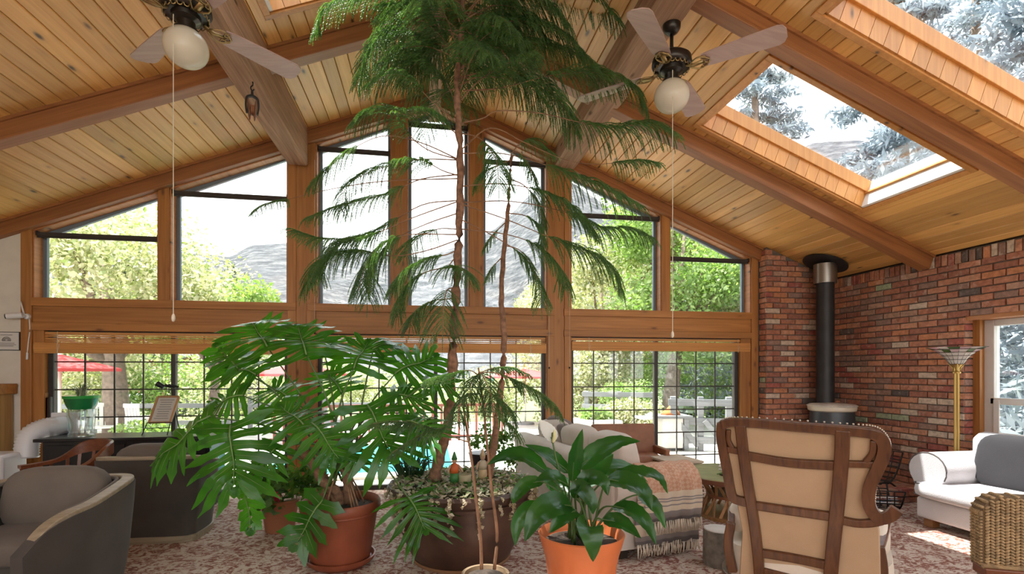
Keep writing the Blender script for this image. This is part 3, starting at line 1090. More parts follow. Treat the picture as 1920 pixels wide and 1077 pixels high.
M['mountain'] = mountain()
prof = [(-400, 470), (-150, 455), (60, 470), (200, 478), (340, 466), (390, 470), (430, 474), (470, 452), (540, 446), (620, 452), (720, 470), (800, 480), (880, 452), (930, 420), (980, 372), (1026, 330), (1075, 335), (1130, 372), (1200, 430), (1300, 440), (1420, 330), (1520, 260), (1650, 250), (1780, 190), (1900, 120)]
px_ = np.array([p[0] for p in prof], float)
py_ = np.array([p[1] for p in prof], float)
nx, ny = 240, 44
vs, fs = [], []
g = np.random.default_rng(5)
noise2 = [(g.random() * 6.28, g.random() * 6.28, f_) for f_ in (1, 2, 3.7, 6.1, 11, 19)]
for i in range(nx):
    x = -400 + 2300 * i / (nx - 1)
    yr = np.interp(x, px_, py_)
    r_ = ray(x, HZ)
    r_.normalize()
    sl_ = (HZ - yr) / F / ray(x, HZ).length
    for j in range(ny):
        t = j / (ny - 1)
        d = 130 + 290 * t
        zt = 420 * sl_
        wob = sum(math.sin(x * 0.012 * f_ + a + t * 9 * f_ * 0.6) / f_ for a, b, f_ in noise2) * 3.5 * (0.3 + t) * (1 - t * 0.7)
        z = zt * (t ** 1.15) + wob * (t > 0.02)
        vs.append((r_.x * d, r_.y * d, EYE - 3 + z))
for i in range(nx - 1):
    for j in range(ny - 1):
        fs.append((i * ny + j, (i + 1) * ny + j, (i + 1) * ny + j + 1, i * ny + j + 1))
o = inst('mountain', np_mesh('mountain', vs, fs, M['mountain'], True))
tag(o, 'hazy grey rocky mountain ridge behind the trees', 'mountain', kind='structure')

# ---- hedge bushes, pool, patio furniture, fence, buildings
def bush(label, loc, r_, h, n, size, mat, seed, group='shrubs around the patio'):
    g = random.Random(seed)
    root = empty('shrub', loc, 0, label, 'shrub', group)
    cs_ = [(g.uniform(-r_, r_) * 0.8, g.uniform(-r_, r_) * 0.4, g.uniform(0.15, 0.8) * h) for _ in range(9)]
    mb = MB()
    for c in cs_: mb.tube([(0, 0, 0), (c[0] * 0.4, c[1] * 0.4, c[2] * 0.6), c], [0.02, 0.014, 0.005], 5)
    mb.build('stems', M['bark'], root)
    v, q = leaf_cloud(cs_, [r_ * 0.55] * 9, n, size, seed, 1.6, h / r_ * 0.55 if h < r_ * 2 else 1.0)
    v[:, 2] = np.maximum(v[:, 2], 0.02)
    o = inst('foliage', np_mesh('foliage', v, q, M[mat]), (0, 0, 0), root)
    return root


BU = [(130, 17.5, 1.9, 2.6, 'leaf_pale', 'pale shrub behind the red parasol'), (300, 18, 2.0, 2.3, 'leaf_green', 'green shrub between the left trees'), (480, 17, 2.2, 2.6, 'leaf_pale', 'pale shrub left of the weathered beam post'),
      (1105, 14.2, 1.5, 2.5, 'leaf_pale', 'blossom pale shrub at the left edge of the brick side door'), (1180, 16.5, 1.8, 2.6, 'leaf_green', 'green shrub behind the grey fence'), (1320, 17, 2.2, 2.6, 'leaf_green', 'deep green shrub behind the parked car'),
      (1165, 10.8, 0.75, 0.95, 'leaf_pale', 'low flowering shrub by the white planter'), (1205, 12.2, 0.9, 1.3, 'leaf_green', 'round shrub under the grey fence rail'), (1420, 13.5, 1.6, 3.0, 'leaf_green', 'tall green shrub at the right end of the patio'),
      (250, 9.6, 0.8, 0.75, 'leaf_green', 'low shrub under the thick trunk'), (120, 9.2, 0.5, 0.6, 'leaf_green', 'small shrub beside the left door stile'), (960, 18, 2.0, 2.0, 'leaf_pale', 'pale shrub beyond the pool terrace'), (700, 18.5, 2.2, 2.0, 'leaf_pale', 'pale shrub far behind the philodendron')]
for i, (x, Y, r_, h, mt, lb) in enumerate(BU):
    bush(lb, gnd(x, Y), r_, h, 6500, 0.065 if Y > 13 else 0.045, mt, 60 + i)

# pool
M['water'] = plain('turquoise_water', (0.03, 0.42, 0.45), 0.08, noise=0.2, nscale=2)
pool = structure(empty('floor_pool'))
MB().bx(-2.6, 0.4, 8.0, 11.0, -0.10, -0.052).build('water', M['water'], pool)
for (xa, xb, ya, yb) in ((-2.9, 0.7, 7.7, 8.0), (-2.9, 0.7, 11.0, 11.3), (-2.9, -2.6, 8.0, 11.0), (0.4, 0.7, 8.0, 11.0)):
    MB().bx(xa, xb, ya, yb, -0.06, -0.01).build('coping', M['patio'], pool, bevel=0.01)
M['red_rail'] = plain('red_brown_rail', (0.30, 0.08, 0.055), 0.6)
rl = empty('railing', (-0.8, 11.6, -0.06), 0, 'red brown wooden railing behind the pool', 'railing')
for k in range(26):
    MB().box((-2.5 + k * 0.2, 0, 0.42), (0.05, 0.04, 0.8)).build('baluster', M['red_rail'], rl)
for z in (0.12, 0.84):
    MB().box((0, 0, z), (5.2, 0.06, 0.06)).build('rail', M['red_rail'], rl)

# red parasols
M['red_cloth'] = fabric('red_parasol_cloth', (0.42, 0.035, 0.035))
M['green_cloth'] = fabric('green_parasol_valance', (0.01, 0.10, 0.06))


def parasol(label, x, Y, z, r_):
    p = gnd(x, Y)
    root = empty('parasol', p, 0.2, label, 'parasol', 'red parasols on the terrace')
    h = z + 0.06
    MB().tube([(0, 0, 0.02), (0, 0, h + 0.27)], 0.025, 10).build('pole', M['white'], root, smooth=True)
    MB().lathe([(0, 0), (0.28, 0), (0.26, 0.06), (0.05, 0.09), (0, 0.09)], n=20).build('base', M['concrete0'], root)
    for k in range(8):
        a0, a1 = 2 * PI * k / 8, 2 * PI * (k + 1) / 8
        A, B, T = (math.cos(a0) * r_, math.sin(a0) * r_, h), (math.cos(a1) * r_, math.sin(a1) * r_, h), (0, 0, h + 0.24)
        Mi = tuple((a + b) / 2 for a, b in zip(A, B))
        MB().add([A, B, T, (A[0], A[1], h - 0.05), (B[0], B[1], h - 0.05)], [(0, 1, 2), (3, 4, 1, 0)]).build('canopy_panel', M['red_cloth'], root)
    MB().box((-r_ * 0.9, -0.2, h - 0.07), (0.02, 0.5, 0.14)).build('valance', M['green_cloth'], root)
    return root


M['dark_foot'] = plain('dark_wood_foot', (0.03, 0.02, 0.015), 0.4)
M['concrete0'] = plain('grey_base', (0.25, 0.25, 0.25), 0.8)
parasol('red parasol seen through the left door by the thick trunk', 112, 9.5, 1.60, 0.85)
parasol('red parasol behind the philodendron', 560, 12.0, 1.50, 1.1)
parasol('red parasol far behind the thin trunk', 985, 15.0, 1.40, 1.3)

# white planter box
wp = atZ(1118, 838, -0.06)
pb_ = empty('planter_box', (wp.x, wp.y, -0.06), R(4), 'square white planter with moulded panels outside the door', 'planter')
M['white_stone'] = plain('white_stone', (0.62, 0.60, 0.56), 0.7, noise=0.06)
MB().hexa([(-.30, -.30, 0), (.30, -.30, 0), (.30, .30, 0), (-.30, .30, 0), (-.38, -.38, .52), (.38, -.38, .52), (.38, .38, .52), (-.38, .38, .52)]).build('tub', M['white_stone'], pb_, bevel=0.01)
MB().box((0, 0, 0.55), (0.84, 0.84, 0.07)).build('rim', M['white_stone'], pb_, bevel=0.015)
MB().hexa([(-.22, -.335, .10), (.22, -.335, .10), (.22, -.31, .10), (-.22, -.31, .10), (-.26, -.385, .44), (.26, -.385, .44), (.26, -.34, .44), (-.26, -.34, .44)]).build('panel', M['white_stone'], pb_, bevel=0.008)
v, q = leaf_cloud([(0, 0, 0.68), (0.2, 0, 0.66), (-0.2, 0.05, 0.66)], [0.2] * 3, 380, 0.06, 77)
inst('flowers', np_mesh('flowers', v, q, M['leaf_green']), (0, 0, 0), pb_)

# grey timber fence with braces
M['grey_timber'] = wood('grey_timber', (0.20, 0.21, 0.22), (0.32, 0.33, 0.34), 'X', 1, 0.8, False)
f0, f1 = atY(1262, 760, 9.6), atY(1420, 760, 9.0)
fn = empty('fence', (f0.x, f0.y, -0.06), math.atan2(f1.y - f0.y, f1.x - f0.x), 'grey timber fence with slanted braces outside the brick side door', 'fence')
fl_ = (f1 - f0).length
for k in range(4):
    MB().box((fl_ * k / 3, 0, 0.55), (0.11, 0.11, 1.1)).build('post', M['grey_timber'], fn, bevel=0.008)
for z in (0.98, 0.60, 0.22):
    MB().box((fl_ / 2, -0.07, z), (fl_ + 0.2, 0.04, 0.14)).build('rail', M['grey_timber'], fn, bevel=0.005)
for k in range(3):
    a, b = fl_ * (k + 0.12) / 3, fl_ * (k + 0.88) / 3
    MB().bar([(a, -0.11, 0.62), (b, -0.11, 0.10)], 0.04, 0.10, (0, 0, 1)).build('brace', M['grey_timber'], fn)
f0, f1 = atY(1100, 740, 12.0), atY(1225, 742, 11.2)
fn = empty('fence', (f0.x, f0.y, -0.06), math.atan2(f1.y - f0.y, f1.x - f0.x), 'grey timber fence rail behind the white planter', 'fence')
fl_ = (f1 - f0).length
for k in range(3):
    MB().box((fl_ * k / 2, 0, 0.55), (0.11, 0.11, 1.15)).build('post', M['grey_timber'], fn, bevel=0.008)
for z in (1.05, 0.75):
    MB().box((fl_ / 2, -0.07, z), (fl_ + 0.2, 0.04, 0.12)).build('rail', M['grey_timber'], fn, bevel=0.005)
MB().bar([(fl_ * 0.72, -0.11, 1.0), (fl_ * 0.98, -0.11, 0.5)], 0.04, 0.10, (0, 0, 1)).build('brace', M['grey_timber'], fn)

# white serving cart with orange cloth
cp_ = atZ(1255, 843, -0.06)
ct = empty('patio_cart', (cp_.x, cp_.y, -0.06), R(-6), 'white and grey patio cabinet outside the door with an orange cloth on top', 'cart')
MB().box((-0.02, 0, 0.36), (0.42, 0.5, 0.6)).build('cabinet', M['white_stone'], ct, bevel=0.01)
MB().box((0.26, 0.0, 0.36), (0.10, 0.52, 0.62)).build('side', M['grey_timber'], ct, bevel=0.008)
MB().box((-0.02, 0, 0.69), (0.80, 0.60, 0.05)).build('top', M['grey_timber'], ct, bevel=0.008)
MB().box((-0.50, 0, 0.66), (0.36, 0.5, 0.04)).build('side_shelf', M['white_stone'], ct, bevel=0.008)
for q in range(4):
    MB().tube([(-0.2 + 0.4 * (q // 2), -0.2 + 0.4 * (q % 2), 0), (-0.2 + 0.4 * (q // 2), -0.2 + 0.4 * (q % 2), 0.07)], 0.03, 8).build('wheel', M['dark_foot'], ct)
rings = []
for z, k in ((0.715, 1.0), (0.78, 0.8), (0.84, 0.5), (0.92, 0.22), (0.95, 0.02)):
    rings.append([Vector((0.02 + math.cos(2 * PI * q / 14) * 0.18 * k * (1 + 0.2 * math.sin(q * 3)) + 0.05 * (1 - k), math.sin(2 * PI * q / 14) * 0.15 * k, z)) for q in range(14)])
MB().loft(rings).build('orange_cloth', fabric('orange_cloth', (0.55, 0.17, 0.05)), ct, smooth=True)

# parked car beyond the fence
def car(label, x, Y, col, rz):
    p = gnd(x, Y, -0.35)
    root = empty('parked_car', p, rz, label, 'car', 'cars in the lot')
    paint = plain('car_paint_%d' % int(x), col, 0.25, 0.2)
    body = [(-2.1, 0.35), (-2.1, 0.75), (-1.9, 0.86), (-1.0, 0.95), (-0.45, 1.38), (0.75, 1.42), (1.45, 1.0), (2.05, 0.92), (2.15, 0.6), (2.15, 0.35)]
    MB().prism(body, -0.85, 0.85, lambda u, v, t: (u, t * (1 - 0.12 * max(0, v - 0.9)), v)).build('body', paint, root, bevel=0.05, seg=2)
    for y in (-0.835, 0.835):
        MB().prism([(-0.85, 0.97), (-0.4, 1.30), (0.1, 1.33), (0.1, 0.97)], y - 0.012, y + 0.012, lambda u, v, t: (u, t * 0.985, v)).build('side_window', M['black_lacquer0'], root)
        MB().prism([(0.2, 0.97), (0.2, 1.33), (0.7, 1.33), (1.2, 1.0)], y - 0.012, y + 0.012, lambda u, v, t: (u, t * 0.985, v)).build('side_window', M['black_lacquer0'], root)
        for xw in (-1.35, 1.35):
            MB().lathe([(0, -0.1), (0.32, -0.1), (0.33, 0.0), (0.32, 0.1), (0, 0.1)], c=(xw, y * 0.95, 0.33), m=rot(PI / 2), n=20).build('wheel', M['black_lacquer0'], root)
    return root


M['black_lacquer0'] = plain('tinted_black', (0.015, 0.016, 0.018), 0.25)
car('pale blue car parked behind the grey fence', 1370, 17.5, (0.38, 0.44, 0.52), R(8))
car('white car in the lot left of the thick trunk', 150, 23, (0.6, 0.6, 0.62), R(-4))
car('dark car in the lot right of the thick trunk', 420, 24, (0.12, 0.12, 0.14), R(3))

# white garden chairs on the terrace
def garden_chair(label, x, y, rz):
    p = atZ(x, y, -0.06)
    root = empty('garden_chair', (p.x, p.y, -0.06), rz, label, 'chair', 'white garden chairs')
    wp_ = M['white_stone']
    MB().box((0, 0, 0.42), (0.5, 0.48, 0.035)).build('seat', wp_, root, bevel=0.01)
    for k in range(5):
        MB().box((-0.19 + k * 0.095, 0.25, 0.66), (0.07, 0.025, 0.46), rot(-0.12)).build('back_slat', wp_, root, bevel=0.006)
    MB().box((0, 0.28, 0.88), (0.5, 0.03, 0.09)).build('top_rail', wp_, root, bevel=0.01)
    for sx_ in (-0.25, 0.25):
        MB().box((sx_, 0, 0.62), (0.06, 0.5, 0.03)).build('arm', wp_, root, bevel=0.008)
        for sy_ in (-0.22, 0.22):
            MB().box((sx_, sy_, 0.31), (0.05, 0.05, 0.62)).build('leg', wp_, root, bevel=0.006)
    return root


garden_chair('white garden chair beside the glass vase, outside', 190, 838, R(30))
garden_chair('white garden chair under the framed notice, outside', 272, 836, R(150))

# low brick house and lot wall far behind
M['far_brick'] = plain('far_brick', (0.30, 0.15, 0.10), 0.9, noise=0.2, nscale=3)
hp = gnd(300, 30, -0.35)
hs = empty('house', hp, R(-10), 'low brick house beyond the lot, seen through the left door', 'house')
MB().box((0, 0, 1.3), (16, 5, 2.6)).build('wall', M['far_brick'], hs)
MB().hexa([(-8.6, -3.2, 2.6), (8.6, -3.2, 2.6), (8.6, 3.2, 2.6), (-8.6, 3.2, 2.6), (-7, -0.2, 3.7), (7, -0.2, 3.7), (7, 0.2, 3.7), (-7, 0.2, 3.7)]).build('roof', plain('grey_shingle', (0.16, 0.15, 0.15), 0.9), hs)
for k in range(6):
    wn_ = MB().box((-6.5 + k * 2.6, -2.52, 1.5), (1.2, 0.08, 1.0)).build('window', M['white'], hs)
    MB().box((-6.5 + k * 2.6, -2.57, 1.5), (1.05, 0.02, 0.85)).build('pane', M['black_lacquer0'], wn_)
wl = empty('lot_fence', gnd(250, 14.5, -0.35), R(-4), 'dark low rail fence along the parking lot', 'fence')
for z in (0.55, 1.0):
    MB().box((0, 0, z), (14, 0.05, 0.12)).build('rail', M['grey_timber'], wl)
for k in range(8):
    MB().box((-6.8 + k * 1.94, 0.03, 0.6), (0.1, 0.1, 1.2)).build('post', M['grey_timber'], wl)

# ------------------------------------------------------------------ furniture
def into(mb, root):
    """shapes given in room coordinates, moved into the frame of root"""
    inv = Matrix.Translation(root.location) @ root.rotation_euler.to_matrix().to_4x4()
    inv = inv.inverted()
    mb.v = [tuple(inv @ Vector(p)) for p in mb.v]
    return mb


def smoothpath(pts, n=6):
    """Catmull-Rom through pts"""
    P = [Vector(p) for p in pts]
    P = [P[0] * 2 - P[1]] + P + [P[-1] * 2 - P[-2]]
    out = []
    for i in range(1, len(P) - 2):
        for k in range(n):
            t = k / n
            a, b, c, d = P[i - 1], P[i], P[i + 1], P[i + 2]
            out.append(0.5 * ((2 * b) + (c - a) * t + (2 * a - 5 * b + 4 * c - d) * t * t + (3 * b - a - 3 * c + d) * t ** 3))
    out.append(P[-2])
    return out


M['walnut'] = wood('walnut_frame', (0.055, 0.018, 0.006), (0.135, 0.05, 0.016), 'Z', 1.4, 0.32, False, True, 0.1, 0.05)
M['linen'] = fabric('beige_linen', (0.46, 0.31, 0.185), 0.95, 0.06, 0.5, 500)
M['linen_pale'] = fabric('pale_linen', (0.66, 0.58, 0.48), 0.95, 0.06, 0.4, 400)
M['nail'] = plain('brass_nails', (0.50, 0.42, 0.34), 0.4, 0.6)
M['sofa_beige'] = fabric('warm_beige_sofa', (0.56, 0.50, 0.44), 0.95, 0.06, 0.35, 350)
M['sofa_white'] = fabric('white_corduroy', (0.52, 0.50, 0.51), 0.95, 0.05, 0.6, 120)
M['piping'] = fabric('dark_piping', (0.09, 0.075, 0.07))
M['velvet'] = fabric('dark_purple_grey_velvet', (0.013, 0.011, 0.014), 0.8, 0.2, 0.2, 200, 0.15)
M['mauve'] = fabric('taupe_cushion', (0.20, 0.165, 0.155), 0.9, 0.15)
M['taupe'] = fabric('taupe_suede', (0.050, 0.041, 0.034), 0.85, 0.15, 0.15, 150, 0.1)
M['taupe_cushion'] = fabric('light_taupe_cushion', (0.125, 0.102, 0.082), 0.9, 0.1, 0.3, 300, 0.06)
M['oak_grey'] = wood('greyed_oak', (0.22, 0.17, 0.11), (0.36, 0.29, 0.20), 'X', 1.2, 0.4, False, True, 0.1)
M['leather'] = plain('tan_leather', (0.26, 0.10, 0.045), 0.45, noise=0.2, bump=0.1)
M['mahogany'] = wood('mahogany_chair', (0.115, 0.032, 0.013), (0.20, 0.065, 0.024), 'X', 1.2, 0.3, False, True, 0.05, 0.04)

# ---- wing chair seen from behind
def wing_chair():
    wc = lambda xc, d, z: Vector((SN * d + CS * xc, CS * d - SN * xc, z))
    PL, PR = wc(1.189, 2.9, 1.29), wc(1.841, 2.445, 1.29)
    ax = (PR - PL).normalized()
    fc = Vector((-ax.y, ax.x, 0))
    K = 0.16
    Np = Vector((fc.x, fc.y, K))
    base = (PL + PR) / 2 + fc * (K * 1.29)
    base.z = 0
    root = empty('wing_chair', base, math.atan2(ax.y, ax.x), 'beige linen wing chair seen from behind, with curved walnut back frame', 'chair')

    def pt(x, y, t=0.0):
        r_ = ray(x, y)
        o = Vector((0, 0, EYE))
        k = (PL - o).dot(Np) / r_.dot(Np)
        return o + r_ * k + fc * t

    n3 = Np.normalized()
    S = lambda pts, n=5, t=0.0: smoothpath([pt(x, y, t) for x, y in pts], n)

    def bar(name, pts, wd, th, t=0.0, n=5, ws=None):
        p = S(pts, n, t) if len(pts) > 2 else [pt(*q, t) for q in pts]
        if len(pts) == 2:
            p = [p[0].lerp(p[1], k / 6) for k in range(7)]
        mb = MB().bar(p, wd, th, n3)
        return into(mb, root).build(name, M['walnut'], root, bevel=0.007, seg=3, smooth=False)

    # linen back panel with the outline of the frame
    out = [(1352, 800), (1362, 789), (1400, 788), (1500, 794), (1600, 801), (1640, 806), (1660, 826), (1662, 850), (1650, 880), (1638, 915), (1634, 945), (1644, 968), (1650, 1000), (1652, 1090), (1650, 1180), (1385, 1180), (1384, 1090), (1390, 1000), (1380, 944), (1370, 930), (1364, 890), (1356, 860), (1350, 830)]
    mb = MB()
    nO = len(out)
    cx, cyy = sum(p[0] for p in out) / nO, sum(p[1] for p in out) / nO
    rings = []
    for sc_, t in ((0.98, 0.012), (1.0, 0.03), (1.0, 0.075), (0.96, 0.10)):
        rings.append([pt(cx + (x - cx) * sc_, cyy + (y - cyy) * sc_, t) for x, y in out])
    mb.loft(rings)
    into(mb, root).build('back_upholstery', M['linen'], root)
    # frame
    bar('top_rail', [(1352, 797), (1375, 792), (1420, 794), (1500, 801), (1580, 807), (1630, 812), (1650, 818)], 0.052, 0.035)
    bar('wing_frame', [(1354, 794), (1352, 815), (1357, 850), (1364, 885), (1369, 915), (1374, 932), (1384, 938), (1402, 942)], 0.05, 0.034)
    bar('wing_frame', [(1638, 814), (1652, 822), (1658, 838), (1655, 858), (1645, 880), (1632, 910), (1628, 935), (1633, 955), (1648, 972), (1668, 968), (1682, 955)], 0.055, 0.034)
    bar('stile', [(1388, 797), (1394, 850), (1401, 900), (1411, 960), (1419, 1020), (1424, 1077), (1428, 1180)], 0.056, 0.04)
    bar('stile', [(1580, 806), (1578, 860), (1573, 920), (1567, 980), (1561, 1040), (1557, 1090), (1552, 1200)], 0.066, 0.04)
    bar('cross_rail', [(1400, 855), (1480, 868), (1574, 874)], 0.05, 0.03, 0.004)
    bar('cross_rail', [(1408, 947), (1480, 958), (1566, 970)], 0.05, 0.03, 0.004)
    bar('cross_rail', [(1418, 1036), (1490, 1048), (1562, 1063)], 0.05, 0.03, 0.004)
    bar('cross_rail', [(1424, 1072), (1490, 1088), (1558, 1104)], 0.06, 0.03, 0.004)
    bar('wing_rail', [(1358, 842), (1392, 848)], 0.036, 0.028, 0.004)
    bar('wing_rail', [(1372, 936), (1408, 944)], 0.036, 0.028, 0.004)
    bar('wing_rail', [(1578, 870), (1648, 872)], 0.036, 0.028, 0.004)
    bar('wing_rail', [(1570, 974), (1610, 982), (1650, 978), (1676, 962)], 0.042, 0.03, 0.004)
    bar('inner_curve', [(1638, 826), (1636, 850), (1622, 868)], 0.03, 0.026, 0.003)
    bar('inner_curve', [(1366, 806), (1366, 826), (1374, 842)], 0.026, 0.026, 0.003)
    # nail heads along the top edge
    edge = S([(1350, 800), (1360, 786), (1400, 784), (1500, 790), (1600, 797), (1645, 803), (1666, 824), (1668, 846), (1656, 882), (1643, 916), (1640, 945)], 7)
    mb = MB()
    for p in edge:
        for q in range(1):
            mb.puff(p + Vector((0, 0, 0.003)), (0.011, 0.011, 0.011), 1, 1, None, 6, 4)
    o = into(mb, root).build('nail_trim', M['nail'], root, smooth=True)
    o['kind'] = 'stuff'
    # wings and arms reach forward from the back
    for sg, top in ((-1, [(-0.35, 0.05, 1.22), (-0.33, 0.05, 0.95), (-0.345, 0.08, 0.70)]), (1, [(0.34, 0.05, 1.20), (0.29, 0.05, 0.95), (0.32, 0.08, 0.70)])):
        rings = []
        for (x, y, z), ln in zip(top, (0.10, 0.13, 0.3)):
            y -= (z - 0.55) * K * 0.9
            rings.append([Vector((x - sg * 0.05, y + 0.02, z)), Vector((x - sg * 0.0, y + 0.02, z)), Vector((x + sg * 0.02, y + ln, z - 0.03)), Vector((x - sg * 0.05, y + ln, z - 0.03))])
        MB().loft(rings).build('wing', M['linen_pale'], root, bevel=0.02, seg=3)
        MB().puff((sg * 0.36, 0.36, 0.62), (0.12, 0.60, 0.18), 0.6).build('arm', M['linen_pale'], root, smooth=True)
        MB().bar(smoothpath([(sg * 0.36, -0.02, 0.62), (sg * 0.39, 0.15, 0.67), (sg * 0.41, 0.40, 0.68), (sg * 0.40, 0.62, 0.65)], 5), 0.04, 0.03).build('arm_rail', M['walnut'], root, bevel=0.006)
        MB().bar(smoothpath([(sg * 0.36, -0.03, 0.64), (sg * 0.375, -0.03, 0.5), (sg * 0.35, -0.02, 0.34)], 5), 0.05, 0.04, (0, 1, 0)).build('arm_post', M['walnut'], root, bevel=0.006)
    # tub shaped seat body
    rings = []
    for z, k in ((0.24, 0.93), (0.30, 1.0), (0.42, 1.02), (0.50, 1.0)):
        ring = []
        for q in range(28):
            a = 2 * PI * q / 28
            sg = lambda v, e: math.copysign(abs(v) ** e, v)
            ring.append(Vector((sg(math.cos(a), 0.6) * 0.43 * k, 0.33 + sg(math.sin(a), 0.6) * 0.39 * k, z)))
        rings.append(ring)
    MB().loft(rings).build('seat', M['linen_pale'], root, smooth=True, angle=50)
    ring = [Vector((math.copysign(abs(math.cos(2 * PI * q / 40)) ** 0.6, math.cos(2 * PI * q / 40)) * 0.445, 0.33 + math.copysign(abs(math.sin(2 * PI * q / 40)) ** 0.6, math.sin(2 * PI * q / 40)) * 0.405, 0.27)) for q in range(41)]
    MB().bar(ring, 0.03, 0.075).build('seat_rail', M['walnut'], root, bevel=0.005)
    MB().puff((0, 0.36, 0.53), (0.68, 0.62, 0.14), 0.45).build('seat_cushion', M['linen_pale'], root, smooth=True)
    for sx_, sy_ in ((-0.36, 0.02), (0.36, 0.02), (-0.37, 0.64), (0.37, 0.64)):
        MB().tube([(sx_, sy_, 0.26), (sx_ * 1.05, sy_ + (0.02 if sy_ > 0.3 else -0.03), 0.14), (sx_ * 1.02, sy_ + (0.04 if sy_ > 0.3 else -0.06), 0.0)], [0.034, 0.026, 0.02], 8).build('leg', M['walnut'], root, smooth=True)


wing_chair()

# ---- beige sofa with rolled arms, seen past its near arm
def sofa(name, loc, rz, label, L, dp, back_h, arm_h, seat_h, mat, piped, feet, arm_r=0.14, nback=3, nseat=2, tee=False):
    """x runs from the back to the front, y along the sofa"""
    root = empty(name, loc, rz, label, 'sofa')
    b0 = 0.09
    MB().bx(0.04, dp - 0.06, 0.02, L - 0.02, b0, seat_h - 0.17).build('base', mat, root, bevel=0.03, seg=3)
    # back frame
    rings = []
    for y in (0.02, L * 0.5, L - 0.02):
        rings.append([Vector((0.0, y, b0)), Vector((0.24, y, b0)), Vector((0.22, y, back_h - 0.06)), Vector((0.14, y, back_h - 0.005)), Vector((0.05, y, back_h)), Vector((-0.03, y, back_h - 0.05))])
    MB().loft(rings).build('back', mat, root, bevel=0.035, seg=3, smooth=True, angle=60)
    cw = (L - 2 * (arm_r * 1.5)) / nback
    for k in range(nback):
        yc = arm_r * 1.5 + (k + 0.5) * cw
        MB().puff((0.31, yc, seat_h + 0.21), (0.24, cw * 0.98, 0.46), 0.5, 0.5, rot(0, -0.22, 0)).build('back_cushion', mat, root, smooth=True)
    am = 0.01 if tee else arm_r * 1.5
    cw = (L - 2 * am) / nseat
    for k in range(nseat):
        yc = am + (k + 0.5) * cw
        c = MB().puff((0.22 + (dp - 0.18) / 2, yc, seat_h - 0.085), (dp - 0.18, cw * 0.995, 0.18), 0.28, 0.45).build('seat_cushion', mat, root, smooth=True)
        if piped:
            for dz in (0.055, -0.055):
                x0_, x1_, ya, yb = 0.26, dp + 0.005, yc - cw * 0.485, yc + cw * 0.485
                MB().tube([(x0_, ya, seat_h - 0.085 + dz), (x1_ - 0.04, ya, seat_h - 0.085 + dz), (x1_, ya + 0.05, seat_h - 0.085 + dz), (x1_, yb - 0.05, seat_h - 0.085 + dz), (x1_ - 0.04, yb, seat_h - 0.085 + dz), (x0_, yb, seat_h - 0.085 + dz)], 0.006, 6).build('piping', M['piping'], c)
    for yc, sg in ((arm_r * 0.8, -1), (L - arm_r * 0.8, 1)):
        # arm: upright panel with a roll on top, profile in the y-z plane
        prof = []
        zc = arm_h - arm_r
        for q in range(15):
            a = -0.5 + (PI + 0.9) * q / 14
            prof.append((math.cos(a) * arm_r * 1.02, zc + math.sin(a) * arm_r))
        if tee: prof = [(u * 1.12, seat_h + 0.01 + max(0, (v - seat_h) * 1.0 if v > seat_h else 0)) for u, v in prof]
        w2 = arm_r * 0.78
        poly = [(w2, b0), (w2, zc - arm_r * 0.55)] + prof + [(-w2, zc - arm_r * 0.55), (-w2, b0)]
        if tee: poly = [(w2, seat_h - 0.03)] * 2 + prof + [(-w2, seat_h - 0.03)] * 2
        x1_ = dp - (0.06 if tee else 0.10)
        mb = MB()
        rings = []
        for x, k in ((0.0, 0.96), (0.02, 1.0), (x1_ - 0.025, 1.0), (x1_, 0.95)):
            rings.append([Vector((x, yc + u * k, b0 + (v - b0) * (1 - (1 - k) * 0.3))) for u, v in poly])
        mb.loft(rings)
        arm = mb.build('arm', mat, root, smooth=True, angle=50)
        if piped:
            MB().tube([(x1_ - 0.005, yc + u * 0.97, v) for u, v in poly[2:-2]], 0.007, 6).build('piping', M['piping'], arm)
    for (x, y) in ((0.1, 0.1), (dp - 0.16, 0.1), (0.1, L - 0.1), (dp - 0.16, L - 0.1)):
        MB().box((x, y, 0.045), (0.09, 0.09, 0.09)).build('foot', feet, root, bevel=0.006)
    return root


sofa_b = sofa('sofa', (1.50, 3.86, 0), R(10.4), 'warm beige sofa with rolled arms and loose back cushions, seen end on', 2.36, 0.90, 0.80, 0.73, 0.55, M['sofa_beige'], True, M['dark_foot'], 0.15, 3, 2)
def on(root, p):
    return root.location + root.rotation_euler.to_matrix() @ Vector(p)


